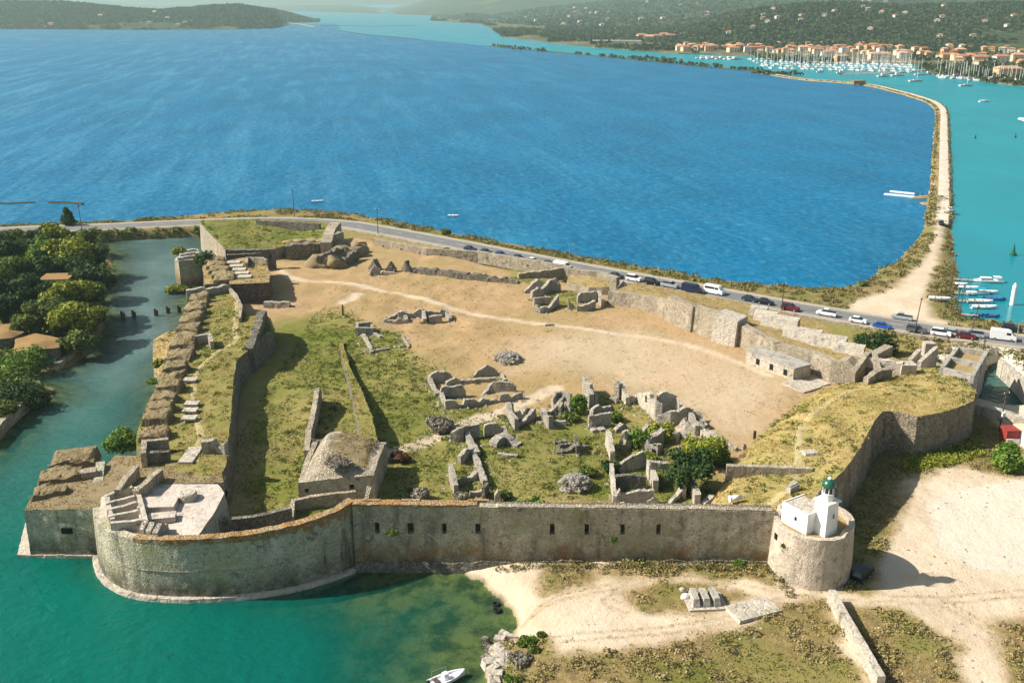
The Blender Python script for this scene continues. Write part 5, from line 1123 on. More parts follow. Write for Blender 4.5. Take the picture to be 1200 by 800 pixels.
def crown_blobs(h, r, kind, rd):
    bl = []
    if kind == 'cypress':
        for k in range(7): q = k / 6; bl.append((rd.uniform(-.15, .15) * r, rd.uniform(-.15, .15) * r, h * (.2 + .72 * q), r * (.75 - .55 * q) + .2, h * .13))
    elif kind == 'bush':
        bl.append((0, 0, h * .45, r * .72, h * .45))
        for k in range(6): a = rd.random() * 6.283; bl.append((math.cos(a) * r * .55, math.sin(a) * r * .55, h * rd.uniform(.3, .7), r * rd.uniform(.35, .5), h * rd.uniform(.25, .38)))
    else:
        bl.append((0, 0, h * .66, r * .62, h * .26))
        for k in range(9):
            a = k * 2.4 + rd.uniform(-.4, .4); q = rd.uniform(.45, .78)
            bl.append((math.cos(a) * r * q, math.sin(a) * r * q, h * rd.uniform(.42, .86), r * rd.uniform(.28, .45), h * rd.uniform(.12, .2)))
    return bl
PROTO = {}
def make_tree(name, kind, leaf, h, r, n, seed, size=.42):
    rd = random.Random(seed); bl = crown_blobs(h, r, kind, rd); root = link(name, None)
    mb = MB()
    tr = .06 * h ** .9 if kind != 'bush' else .08
    top = h * (.6 if kind == 'tree' else (.9 if kind == 'cypress' else .4))
    p = (0, 0, -.3); pr = tr * .6 + .06
    for k in range(1, 4):
        q = (rd.uniform(-.12, .12) * r * k / 2, rd.uniform(-.12, .12) * r * k / 2, top * k / 3); mb.tube(p, q, pr, pr * .72, 7); p = q; pr *= .72
    for b in bl[1:]:
        if kind == 'cypress': break
        st = (0, 0, top * rd.uniform(.25, .6)); md = (b[0] * .5, b[1] * .5, (st[2] + b[2]) * .5 - .1 * r)
        mb.tube(st, md, pr * .9, pr * .55, 5); mb.tube(md, b[:3], pr * .55, pr * .2, 5)
    mb.build('trunk' if kind != 'bush' else 'stem', M['bark'], root)
    V, F = leaf_cloud(bl, n, size, seed); mesh_np('crown' if kind != 'bush' else 'foliage', V, F, leaf, root)
    return root
def plant(name, label, cat, x, y, rpx, kind, leaf, hr=1.5, n=2600, size=.4, group=None, z=None, seed=None, center=True):
    """(x, y) is where the photograph shows the middle of the crown, rpx its half width in photo pixels"""
    g = G(x, y) if z is None else P(x, y, z) + (z,)
    dist = math.sqrt(g[0] ** 2 + g[1] ** 2 + (CAM_H - g[2]) ** 2); r = rpx * dist / FOC; h = r * hr
    zb = g[2]
    if center:
        gx, gy = P(x, y, zb + h * .5); g = (gx, gy, zb)
        if z is None: g = (gx, gy, TZ(gx, gy))
    o = make_tree(name, kind, leaf, h, r, n, seed or int(x * 7 + y), size); o.location = g
    return tag(o, label, cat, group, 'thing')
LK = {'dark': M['leaf_dark'], 'mid': M['leaf_mid'], 'light': M['leaf_light'], 'bright': M['leaf_bright'], 'grey': M['leaf_grey'], 'red': M['leaf_red']}
plant('conifer', 'dark pointed conifer by the road at the far end of the grove', 'tree', 80, 261, 9, 'cypress', LK['dark'], 2.0, 1800)
grove = [(14,283,15,'mid'),(40,283,14,'dark'),(63,278,15,'light'),(96,281,13,'mid'),(22,300,19,'dark'),(52,300,20,'bright'),(84,298,22,'light'),(108,305,15,'dark'),(6,322,20,'mid'),(34,322,17,'dark'),(112,327,19,'dark'),(66,312,14,'mid'),(94,316,15,'dark'),(22,344,20,'dark'),(48,345,16,'dark'),(100,350,19,'mid'),(76,352,24,'light'),(88,374,23,'light'),(58,368,19,'mid'),(40,365,15,'dark'),(8,362,17,'dark'),(30,383,14,'mid'),(104,372,13,'dark'),(92,396,16,'mid'),(-22,340,24,'mid'),(-20,300,22,'dark')]
gl = {'dark': 'dark', 'mid': 'mid green', 'light': 'yellow-green', 'bright': 'bright green'}
spots_ = ['by the road at the frame edge', 'under the conifer, to its left', 'just right of the conifer base', 'above the moat bend, nearest the road', 'behind the flat-roofed hut, far left', 'behind the flat-roofed hut', 'at the crest of the grove over the moat', 'overhanging the moat at the bend', 'at the frame edge, level with the hut', 'left of the flat-roofed hut', 'bulging farthest into the moat', 'directly behind the hut roof', 'between the hut and the moat bulge', 'below the hut, near the frame edge', 'just below the hut', 'at the water below the bulge', 'tall one, right below the hut', 'lowest tall one, at the waterside', 'between the hut and the brown roofs', 'above the brown roofed barn, middle', 'at the frame edge above the brown roofs', 'right above the brown roofed barn', 'in shade at the moat edge', 'lowest, over the stone slip', 'beyond the frame edge, middle', 'beyond the frame edge, upper']
for (x, y, r_, k), sp_ in zip(grove, spots_):
    plant('broadleaf_tree', f'{gl[k]} rounded tree in the moat-side grove, {sp_}', 'tree', x, y, r_ * 1.13, 'tree', LK[k], 1.65, 4200, .5, 'trees of the moat-side grove')
for x, y, r_, k, lab, z in [(22,413,26,'bright','broad bright green bush in front of the brown roofed barn',None),(22,455,24,'dark','wide dark bush on the small islet',None),(46,461,14,'dark','smaller dark bush at the islet tip',None),(2,478,16,'mid','bush at the frame edge on the islet',None),
    (141,516,20,'bright','round green bush at the water between the rampart and outer bastion',1.5),(183,446,9,'bright','bright yellow-green bush hanging over the moat wall',2),(187,425,8,'light','small bush above the bright one on the moat wall',4),(238,303,14,'dark','dark green bush between the square tower and merlons',7),(208,293,7,'light','bush spilling over the square tower top',8.2),(207,337,14,'light','low green growth at the foot of the square tower',0.3),(234,338,8,'dark','dark bush at the rampart foot below the square tower',2)]:
    plant('bush', lab, 'bush', x, y, r_, 'bush', LK[k], 1.25 if 'low' not in lab else .5, 1700, .33, None, z)
for x, y, r_, k, lab, hr, kd in [(622,585,20,'bright','round bright green bush just behind the middle of the curtain wall',1.1,'bush'),(593,580,8,'mid','small bush left of the round bright one behind the curtain wall',1.2,'bush'),(678,473,11,'bright','green tree growing against the tall ragged ruin wall',2.2,'bush'),(722,489,8,'bright','small green bush at the corner of the squat square room',1.3,'bush'),
    (748,513,14,'bright','green bush beside the steep pointed ruin',1.6,'bush'),(776,507,17,'light','yellowish bush right of the green bush by the pointed ruin',1.2,'bush'),(826,526,25,'light','large yellow bush above the dark tree',1.3,'bush'),(842,532,15,'bright','green bush on the terrace side of the large yellow bush',1.4,'bush'),(807,552,29,'dark','large dark leafy tree by the half gable ruin',1.6,'tree'),(716,546,12,'dark','round dark clipped-looking bush left of the stepped ruin',1.1,'bush'),(755,536,16,'light','low yellow-green growth above the stepped ruin',.6,'bush'),
    (492,577,10,'grey','brownish bush behind the curtain wall, left of the narrow pillar ruin',1.5,'bush'),(516,495,18,'grey','grey dry brush heap on the turf below the turf house',.9,'bush'),(470,534,13,'red','rusty red low shrub right of the vaulted building',.7,'bush'),(540,581,9,'grey','dry brown shrub inside the narrow pillar ruin',1,'bush'),(668,487,12,'mid','low olive shrub under the tall ragged ruin wall',.8,'bush'),(688,551,13,'mid','dark olive shrub behind the block-like rubble heap',.9,'bush'),
    (1022,402,20,'dark','tall deep green bush beneath the road wall',1.3,'bush'),(1042,408,13,'dark','lower green bush right of the tall one beneath the road wall',1.2,'bush'),(1181,535,20,'bright','dense round green bush beside the kiosk',1.3,'bush'),(1010,402,10,'mid','olive bush at the left side of the tall one beneath the road wall',1.2,'bush'),
    (476,272,2,'mid','tiny shrub at the road side by the lamp pole',1.3,'bush'),(523,272,6,'mid','dark rounded shrub on the lagoon side of the road',1.3,'bush'),(523,291,5,'mid','rounded shrub on the fort side of the road',1.2,'bush'),(486,668,1,'mid','tuft growing at the foot of the wall',1,'bush'),(867,660,7,'bright','green weed bush at the curtain wall foot near the round tower',.9,'bush'),(751,656,5,'bright','bright weed at the curtain wall foot under an embrasure',1,'bush'),
    (613,751,8,'mid','olive shrub at the landing stones, upper one',.7,'bush'),(622,750,7,'bright','green shrub touching the olive one at the landing',.7,'bush'),(625,761,7,'mid','dark shrub on the land side of the landing stones',.8,'bush'),(609,771,14,'grey','wide brownish shrub behind the landing stones',.55,'bush'),(596,795,6,'bright','green shrub at the bottom edge by the landing',.7,'bush'),(609,797,5,'mid','dark shrub right of the green one at the bottom edge',.7,'bush'),(635,743,4.5,'mid','lone small dark shrub on the sand above the landing',.8,'bush'),
    (1011,333,6,'mid','dark shrub on the lagoon verge at the spit',.9,'bush')]:
    if r_ < 3: continue
    plant('bush' if kd == 'bush' else 'broadleaf_tree', lab, 'bush' if kd == 'bush' else 'tree', x, y, r_, kd, LK[k], hr, 2600 if r_ > 15 else 1200, .26 if r_ < 15 else .32, None)
plant('bush', 'dry brown shrub spreading over the roof of the shaded stone building', 'bush', 396, 541, 16, 'bush', LK['grey'], .22, 1300, .28, None, 9.6)
t = plant('bush', 'green tuft growing out of the curtain wall face below an embrasure', 'bush', 720, 628, 5, 'bush', LK['mid'], 1.1, 500, .2, None, 6); t.location = (P(720, 628, 6)[0], 119.2, ZT(634, 119.2))
t = plant('bush', 'olive tuft growing out of the curtain wall beside its second embrasure', 'bush', 460, 622, 8, 'bush', LK['mid'], .9, 600, .2, None, 6); t.location = (P(460, 622, 6)[0], 119.6, ZT(626, 119.6))
t = plant('bush', 'small green tuft on the face of the round tower', 'bush', 907, 626, 3, 'bush', LK['bright'], 1.2, 300, .16, None, 6); t.location = (TC[0] - 4.55, TC[1] - 2.6, 6.6)

# ---- grass, weeds and scrub nobody could count
def blades(Pts, size, seed, k=3, up=.7):
    r = np.random.default_rng(seed); n = len(Pts); C = np.repeat(Pts, k, 0); m_ = n * k; s_ = np.repeat(size, k) * (.6 + .8 * r.random(m_))
    a = r.random(m_) * 6.283; d = np.stack([np.cos(a), np.sin(a), np.zeros(m_)], 1); C = C + np.stack([r.normal(size=m_) * s_ * .6, r.normal(size=m_) * s_ * .6, np.zeros(m_)], 1)
    pr = np.stack([-d[:, 1], d[:, 0], np.zeros(m_)], 1); lean = r.normal(size=(m_, 2)) * .45
    tip = C + np.stack([lean[:, 0] * s_, lean[:, 1] * s_, s_ * up * (.7 + .6 * r.random(m_))], 1)
    V = np.stack([C - pr * s_[:, None] * .5 - [0, 0, .05], C + pr * s_[:, None] * .5 - [0, 0, .05], tip], 1).reshape(-1, 3)
    return V, np.arange(m_ * 3).reshape(m_, 3)
def clumps(Pts, size, seed, k=14, flat=.6, leaf=.34):
    r = np.random.default_rng(seed); n = len(Pts); C = np.repeat(Pts, k, 0); sz = np.repeat(size, k); m_ = n * k
    d = r.normal(size=(m_, 3)); d /= np.linalg.norm(d, axis=1)[:, None]; d[:, 2] = np.abs(d[:, 2]); q = (.5 + .6 * r.random(m_) ** .5) * sz
    C = C + d * q[:, None] * np.array([1, 1, flat]); nr = d + r.normal(size=(m_, 3)) * .6; nr /= np.linalg.norm(nr, axis=1)[:, None]
    t = np.cross(nr, r.normal(size=(m_, 3))); t /= np.linalg.norm(t, axis=1)[:, None] + 1e-9; b = np.cross(nr, t); s_ = (leaf * sz * (.6 + .8 * r.random(m_)))[:, None]
    V = np.stack([C - t * s_, C + b * s_ * .7, C + t * s_, C - b * s_ * .7], 1).reshape(-1, 3); return V, np.arange(m_ * 4).reshape(m_, 4)
def scatter(x0, x1, y0, y1, n, seed):
    r = np.random.default_rng(seed); X = x0 + (x1 - x0) * r.random(n); Y = y0 + (y1 - y0) * r.random(n); return X, Y, terr(X, Y), r
def surf_pts(V, F, dens, seed):
    V = np.array(V); T = np.array([(f[0], f[k], f[k+1]) for f in F for k in range(1, len(f) - 1)])
    a, b, c = V[T[:, 0]], V[T[:, 1]], V[T[:, 2]]; ar = np.linalg.norm(np.cross(b - a, c - a), axis=1) / 2; n = int(ar.sum() * dens)
    r = np.random.default_rng(seed); i = r.choice(len(T), n, p=ar / ar.sum()); u, v_ = r.random(n), r.random(n); k = u + v_ > 1; u[k], v_[k] = 1 - u[k], 1 - v_[k]
    return a[i] + (b[i] - a[i]) * u[:, None] + (c[i] - a[i]) * v_[:, None]
M['turf_weed'] = leafmat('turf_weed_foliage', [rgb(.045, .06, .012), rgb(.09, .11, .02), rgb(.16, .16, .04)], .9)
dryP, grnP = [], []
for q, (V, F, dn, gk) in enumerate(GRASS):
    p = surf_pts(V, F, dn * 1.0, q)
    f = fbm(p[:, 0] * .15, p[:, 1] * .15, 90 + q)
    p = p[fbm(p[:, 0] * .5, p[:, 1] * .5, 80) > .42]; f = fbm(p[:, 0] * .15, p[:, 1] * .15, 91)
    g_ = (f > .56) if gk == 'mix' else np.full(len(p), gk == 'green')
    dryP.append(p[~g_]); grnP.append(p[g_])
X, Y, Z, r = scatter(-48, 75, 121, 262, 170000, 1); ins = (sdist(FORT, X, Y) > .5); mk = masks(X, Y, Z)
pat = fbm(X * .4, Y * .4, 81)
gm_ = ins & (r.random(len(X)) < mk[:, 0] * .95) & (pat > .40); dm_ = ins & (mk[:, 0] < .4) & (r.random(len(X)) < .16 * (1 - mk[:, 1])) & (pat > .52)
grnP.append(np.stack([X, Y, Z], 1)[gm_]); dryP.append(np.stack([X, Y, Z], 1)[dm_])
X, Y, Z, r = scatter(-5, 110, 88, 165, 60000, 2); mk = masks(X, Y, Z); out_ = sdist(FORT, X, Y) < -1.5; patch = fbm(X * .3, Y * .3, 83)
k = out_ & (Z > .7) & (r.random(len(X)) < mk[:, 2] * .8) & (patch > .42); k2 = k & (mk[:, 0] > .45)
dryP.append(np.stack([X, Y, Z], 1)[k & ~k2]); grnP.append(np.stack([X, Y, Z], 1)[k2])
D = np.concatenate(dryP); Gp = np.concatenate(grnP)
V, F = blades(D, .12 + .14 * rng.random(len(D)), 5); tag(mesh_np('dry_grass', V, F, M['tuft_dry']), 'tufts of dry straw-coloured grass over the ramparts and field', 'grass', None, 'stuff')
V, F = blades(Gp, .12 + .15 * rng.random(len(Gp)), 6); tag(mesh_np('green_grass', V, F, M['tuft_green']), 'patches of olive green grass on the turf and ramparts', 'grass', None, 'stuff')
X, Y, Z, r = scatter(-40, 50, 123, 235, 9000, 12); mk = masks(X, Y, Z); k = (sdist(FORT, X, Y) > 2) & (mk[:, 0] > .35) & (fbm(X * .14, Y * .14, 88) > .47) & (r.random(len(X)) < .55)
Pt = np.stack([X, Y, Z - .1], 1)[k]; ex = [surf_pts(V, F, .22, 300 + q) for q, (V, F, dn, gk) in enumerate(GRASS) if gk != 'dry']; ex = np.concatenate(ex); ex = ex[fbm(ex[:, 0] * .2, ex[:, 1] * .2, 95) > .5]; rw = [(p[0] + random.gauss(0, .8), p[1] + random.gauss(0, .8)) for ln in RUINL for p in resample(ln, .9)]; rw = np.array(rw); rw = rw[rng.random(len(rw)) < .35]; rw = np.column_stack([rw, terr(rw[:, 0], rw[:, 1])]); Pt = np.concatenate([Pt, ex, rw]); V, F = clumps(Pt, .3 + .5 * rng.random(len(Pt)) ** 1.5, 13, 24, .6, .22); tag(mesh_np('low_weeds', V, F, M['turf_weed']), 'dark low weeds in patches over the green turf', 'weeds', None, 'stuff')
X1, Y1, Z1, r = scatter(-5, 110, 90, 160, 2600, 14); k1 = (sdist(FORT, X1, Y1) < -1.5) & (Z1 > .8) & (fbm(X1 * .1, Y1 * .1, 89) > .44)
X2, Y2, Z2, r2 = scatter(-45, 72, 122, 255, 2600, 15); k2 = (sdist(FORT, X2, Y2) > 1) & (fbm(X2 * .12, Y2 * .12, 87) > .52)
Pt = np.concatenate([np.stack([X1, Y1, Z1], 1)[k1], np.stack([X2, Y2, Z2], 1)[k2]]); rs = np.array([(p[0] + random.gauss(0, 1.0), p[1] + random.gauss(0, 1.0)) for ln in RUINL for p in resample(ln, .35)]); rs = np.column_stack([rs, terr(rs[:, 0], rs[:, 1])]); nb = len(Pt); Pt = np.concatenate([Pt, rs]); r = np.random.default_rng(4); sb = []
for ip, p in enumerate(Pt):
    q = (.07 + .22 * r.random() ** 3) * (1 if ip < nb else 1.7); a = r.random() * 6.28; c_, s_ = math.cos(a) * q, math.sin(a) * q; sb.append([(p[0]+c_, p[1]+s_, p[2]-.03), (p[0]-s_, p[1]+c_, p[2]-.03), (p[0]-c_*1.3, p[1]-s_, p[2]-.03), (p[0]+s_, p[1]-c_*.8, p[2]-.03), (p[0]+c_*.2, p[1]+s_*.1, p[2]+q*.9)])
V = np.array(sb).reshape(-1, 3); F = np.concatenate([np.array([[0,1,4],[1,2,4],[2,3,4],[3,0,4]]) + 5 * i for i in range(len(Pt))]); tag(mesh_np('loose_stones', V, F, M['ruin']), 'loose stones and pebbles littering the bare ground', 'stones', None, 'stuff')
# scrub in front, along the wall foot and in the shaded ditch
X, Y, Z, r = scatter(-5, 110, 88, 165, 26000, 3); mk = masks(X, Y, Z); dens = fbm(X * .25, Y * .25, 84)
k = (sdist(FORT, X, Y) < -2) & (Z > .8) & (mk[:, 2] > .55) & (dens > .50) & (r.random(len(X)) < .42)
Pt = np.stack([X, Y, Z - .1], 1)[k]; V, F = clumps(Pt, .45 + .55 * rng.random(len(Pt)) ** 2, 7, 34, .7, .2); tag(mesh_np('scrub', V, F, M['scrub']), 'low brown and olive scrub covering the rough ground outside the walls', 'scrub', None, 'stuff')
wf = resample([P(440, 664, .8), P(560, 664, 1), P(900, 660, 1.9), P(925, 690, 1.9)], .35); wf = np.array([w_ for w_ in wf if w_[0] > -2])
Pt = np.stack([wf[:, 0] + rng.normal(size=len(wf)) * .3, wf[:, 1] - .9 + rng.normal(size=len(wf)) * .5, np.full(len(wf), 1.3)], 1); Pt[:, 2] = terr(Pt[:, 0], Pt[:, 1]); V, F = clumps(Pt, .35 + .5 * rng.random(len(Pt)), 8, 30, .9, .2); tag(mesh_np('wall_foot_weeds', V, F, M['hedge']), 'strip of dry and green weeds along the foot of the curtain wall', 'weeds', None, 'stuff')
gy = PX([(1052,515),(1140,512),(1158,532),(1110,545),(1060,552)], 1.8); X, Y, Z, r = scatter(55, 90, 138, 165, 3000, 4); k = sdist(gy, X, Y) > 0
Pt = np.stack([X, Y, Z], 1)[k]; V, F = clumps(Pt, .5 + .5 * rng.random(len(Pt)), 9, 30, .8, .2); tag(mesh_np('yellow_weeds', V, F, M['leaf_light']), 'patch of yellow flowering weeds below the east bastion corner', 'weeds', None, 'stuff')
# verges of the road and shore
X, Y, Z, r = scatter(-210, 200, 180, 420, 90000, 5); rd = ldist(ROADC, X, Y); mk = masks(X, Y, Z)
k = (rd > 6.3) & (Z > .35) & (sdist(FORT, X, Y) < -3) & (mk[:, 2] > .4) & (fbm(X * .12, Y * .12, 85) > .42) & (r.random(len(X)) < .55) & ~((X < -60) & (Y < 295))
side = (Y > np.interp(X, [p[0] for p in ROADC][::1] if ROADC[0][0] < ROADC[-1][0] else [p[0] for p in ROADC[::-1]], [p[1] for p in ROADC])); k &= side | (X < -95) | (X > 80)
Pt = np.stack([X, Y, Z - .15], 1)[k]; V, F = clumps(Pt, .5 + .9 * rng.random(len(Pt)) ** 1.6, 10, 24, .75, .24); tag(mesh_np('shore_scrub', V, F, M['hedge']), 'dark scrub lining the lagoon shore and the road verge', 'scrub', None, 'stuff')
X, Y, Z, r = scatter(-160, -60, 150, 330, 16000, 6); k = (Z > .9) & (ldist(ROADC, X, Y) > 7) & (X < -72) & (np.array(Y) < 330) & (sdist(FORT, X, Y) < -8) & (X + .0 < -80 - .0 * Y)
Pt = np.stack([X, Y, Z - .2], 1)[k]; V, F = clumps(Pt, .7 + 1.1 * rng.random(len(Pt)) ** 1.5, 11, 18, .9); tag(mesh_np('undergrowth', V, F, M['leaf_mid']), 'dense green undergrowth between the trees of the grove', 'undergrowth', None, 'stuff')
sp = resample(SPIT, 2.2); pt = []
for i, p in enumerate(sp[:-1]):
    a, b = sp[i], sp[i+1]; d = math.hypot(b[0]-a[0], b[1]-a[1]) or 1; nx, ny = -(b[1]-a[1])/d, (b[0]-a[0])/d
    for o_ in (3.6, 4.6, -2.7):
        if random.random() < .55: pt.append((p[0] + nx * (o_ + random.uniform(-.6, .6)), p[1] + ny * (o_ + random.uniform(-.6, .6)), .8))
Pt = np.array(pt); V, F = clumps(Pt, .6 + .9 * rng.random(len(Pt)), 12, 12, .7); tag(mesh_np('spit_scrub', V, F, M['hedge']), 'thin line of shrubs along the long dirt spit', 'scrub', None, 'stuff')

# ================================================================== VEHICLES
PAINT = {}
def paint(name, c):
    if name not in PAINT: PAINT[name] = plain(name + '_car_paint', rgb(*c), .32, .5, .04)
    return PAINT[name]
CARS = {}
def car(kind, pname, c):
    key = (kind, pname)
    if key in CARS: return copy_tree(CARS[key])
    if kind == 'van':
        L_, W_ = 5.6, 2.0; bodyp = [(-2.8,.35),(-2.8,2.35),(-2.6,2.55),(1.0,2.5),(1.55,2.3),(2.15,1.45),(2.75,1.2),(2.8,.35)]; gl = None; wx = (-1.75, 1.75)
    elif kind == 'minibus':
        L_, W_ = 5.6, 2.0; bodyp = [(-2.8,.35),(-2.8,2.2),(-2.6,2.4),(1.3,2.4),(1.7,2.2),(2.25,1.4),(2.75,1.2),(2.8,.35)]; gl = 'bus'; wx = (-1.75, 1.75)
    elif kind == 'pickup':
        L_, W_ = 5.0, 1.85; bodyp = [(-2.5,.4),(-2.5,1.15),(-.45,1.15),(-.45,1.2),(1.2,1.15),(2.3,1.0),(2.5,.85),(2.5,.4)]; gl = [(-.42,1.18),(-.3,1.75),(.65,1.75),(1.35,1.16)]; wx = (-1.5, 1.6)
    elif kind == 'suv':
        L_, W_ = 4.6, 1.9; bodyp = [(-2.25,.35),(-2.3,1.1),(1.1,1.1),(2.15,.98),(2.3,.8),(2.3,.35)]; gl = [(-2.2,1.08),(-1.95,1.7),(.35,1.74),(1.25,1.08)]; wx = (-1.4, 1.42)
    else:
        L_, W_ = 4.3, 1.78; bodyp = [(-2.1,.3),(-2.15,.95),(-1.5,1.0),(.95,.98),(1.95,.82),(2.15,.62),(2.15,.3)]; gl = [(-1.85,.97),(-1.25,1.42),(.15,1.46),(1.05,.96)]; wx = (-1.32, 1.35)
    root = link('parked_car' if kind not in ('van', 'minibus', 'pickup') else kind, None)
    def side_loft(prof, w0, w1, z0, z1):
        mb = MB(); rings = []
        for s_ in (-1, -.86, .86, 1):
            rings.append([(x + (0 if abs(s_) < 1 else -.02 * x / 2), s_ * (w0 + (w1 - w0) * max(0, min(1, (z - z0) / (z1 - z0)))) / 2, z - (.05 if abs(s_) == 1 and z > z1 - .15 else 0)) for x, z in prof])
        mb.loft(rings); return mb
    zs = [z for _, z in bodyp]
    side_loft(bodyp, W_, W_ * .92, min(zs), max(zs)).build('body', paint(pname, c), root)
    if isinstance(gl, list):
        zz = [z for _, z in gl]; side_loft(gl, W_ * .9, W_ * .72, min(zz), max(zz)).build('cabin_glass', M['glass'], root)
        mb = MB(); xa, xb = gl[1][0], gl[2][0]; mb.box(((xa + xb) / 2, 0, max(zz) + .015), (xb - xa + .12, W_ * .73, .07)); rf = mb.build('roof', paint(pname, c), root)
        if kind == 'pickup':
            mb = MB(); mb.box((-1.45, 0, 1.16), (1.85, W_ * .82, .06)); mb.build('load_bed', M['rubber'], root)
    else:
        mb = MB(); mb.box((1.88, 0, 1.86), (.05, W_ * .82, .72)); 
        for v_ in range(len(mb.v)): x, y, z = mb.v[v_]; mb.v[v_] = (x + (1.86 - z) * .72, y, z)
        mb.build('windscreen', M['glass'], root)
        for s_ in (-1, 1):
            mb = MB(); mb.box((1.05, s_ * (W_ * .475), 1.75), (.95, .06, .55)); mb.build('side_window', M['glass'], root)
            if gl == 'bus': mb = MB(); mb.box((-1.0, s_ * (W_ * .475), 1.8), (2.8, .06, .55)); mb.build('side_window', M['glass'], root)
    for x in wx:
        for s_ in (-1, 1):
            mb = MB(); mb.tube((x, s_ * (W_ / 2 - .2), .33), (x, s_ * (W_ / 2 + .015), .33), .33, n=14); wh = mb.build('wheel', M['rubber'], root)
            mb = MB(); mb.tube((x, s_ * (W_ / 2 - .02), .33), (x, s_ * (W_ / 2 + .03), .33), .2, n=10); mb.build('rim', M['steel'], wh)
    CARS[key] = root; return root
DK, BL, WH, RD, SV, BK = (.03,.035,.045), (.01,.05,.22), (.78,.78,.78), (.14,.012,.02), (.32,.33,.34), (.012,.012,.014)
cars = [(551,291,'sedan','navy',(.015,.03,.08),'dark navy car, first in the line of traffic from the lone roadside shrub',1),(569.5,294.5,'sedan','navy',0,'dark navy car, second in the line of traffic from the lone roadside shrub',1),(587,297.5,'sedan','deep_blue',BL,'deep blue car, third in the line of traffic from the lone roadside shrub',1),
 (608,301.5,'sedan','navy',0,'dark navy car ahead of a white one, above the long pitted wall',1),(625,305,'sedan','white',WH,'white car between two dark cars above the long pitted wall',1),(643,308.5,'sedan','charcoal',DK,'charcoal car directly left of the white van by the lamp post',1),(659,311,'van','white',WH,'white van beside the thin lamp post on the road',1),
 (722,322.5,'sedan','charcoal',DK,'charcoal car just past the grassy mound on the road',1),(743,326,'suv','white',0,'white off-road car behind the leftmost standing gable',1),(764,330,'suv','black',BK,'black off-road car behind the rightmost standing gable',1),(785,333.5,'pickup','silver',SV,'silver pickup truck touching a dark van in traffic',1),(811,337.5,'van','dark_blue',(.02,.028,.06),'dark blue van between the silver pickup and the white minibus',1),
 (837,341,'minibus','white',0,'white minibus with dark side windows, at the middle of the road',1),(879,349.5,'sedan','charcoal',0,'charcoal car above the first pale merlon block',1),(897,353,'sedan','black',BK,'black car right behind a charcoal one above the pale merlons',1),(926,360,'suv','maroon',RD,'maroon car alone on the road, left of the small truck',1),(969,366.5,'pickup','white',WH,'white small truck at the edge of the dirt parking place',-1),
 (1006,374.5,'sedan','white',0,'white hatchback on the road, right of the small truck',1),(1034,380.5,'sedan','bright_blue',(.01,.10,.42),'bright blue car on the road above the tall green bush',1),(1057,370.5,'pickup','silver',0,'silver pickup parked at the lower edge of the dirt place',-1),(1074,385.5,'suv','grey',(.10,.105,.11),'dark grey car passing behind the tallest road pole',1),(1103,389.5,'suv','white',0,'white car left of the maroon car near the jetty',1),
 (1118,389.5,'sedan','silver',SV,'silver car wedged between the white and maroon cars near the jetty',1),(1132,392.5,'sedan','maroon',0,'maroon car behind the leaning pole at the jetty',1),(1141,391,'suv','silver',0,'silver off-road car just past the maroon car at the jetty',-1),(1176,392,'van','white',0,'large white van at the right end of the road',1),(1186,384,'suv','black',0,'black car behind the large white van, by the water',1)]
for x, y, k, pn, c, lab, sg in cars:
    o = car(k, pn, c or {'navy': (.015,.03,.08), 'white': WH, 'charcoal': DK, 'silver': SV, 'maroon': RD, 'black': BK}[pn])
    X, Y = P(x, y, 3.2 + (.7 if k != 'van' else 1.2)); _, tg = along(ROADC2, Lr[min(range(len(ROADC2)), key=lambda i: (ROADC2[i][0]-X)**2 + (ROADC2[i][1]-Y)**2)], Lr)
    off = 3.2 if abs(ldist(ROADC2, np.array([X]), np.array([Y]))[0]) < 4.5 else max(3.08, TZ(X, Y))
    o.location = (X, Y, off); o.rotation_euler = (0, 0, math.atan2(tg[1], tg[0]) + (math.pi if sg < 0 else 0)); o.scale = (.97,) * 3
    tag(o, lab, 'van' if k in ('van', 'minibus') else ('pickup' if k == 'pickup' else 'car'), 'vehicles on the causeway road', 'thing')
o = car('suv', 'black', BK); X, Y = P(1010, 668, 2.6); o.location = (X, Y, TZ(X, Y) + .02); o.rotation_euler = (0, 0, R(48)); tag(o, 'black car parked in the shade beside the round tower', 'car', None, 'thing')
mb = MB(); o = car('sedan', 'charcoal', DK); X, Y = P(1103, 262, 1.6); o.location = (X, Y, 1.4); o.rotation_euler = (0, 0, R(70)); tag(o, 'dark car parked on the pale dirt spit by the small moorings', 'car', None, 'thing')
X, Y = P(1113, 246, 1.6); o = car('sedan', 'white', WH); o.location = (X, Y, 1.3); o.rotation_euler = (0, 0, R(80)); tag(o, 'white car parked on the dirt spit at the channel side', 'car', None, 'thing')

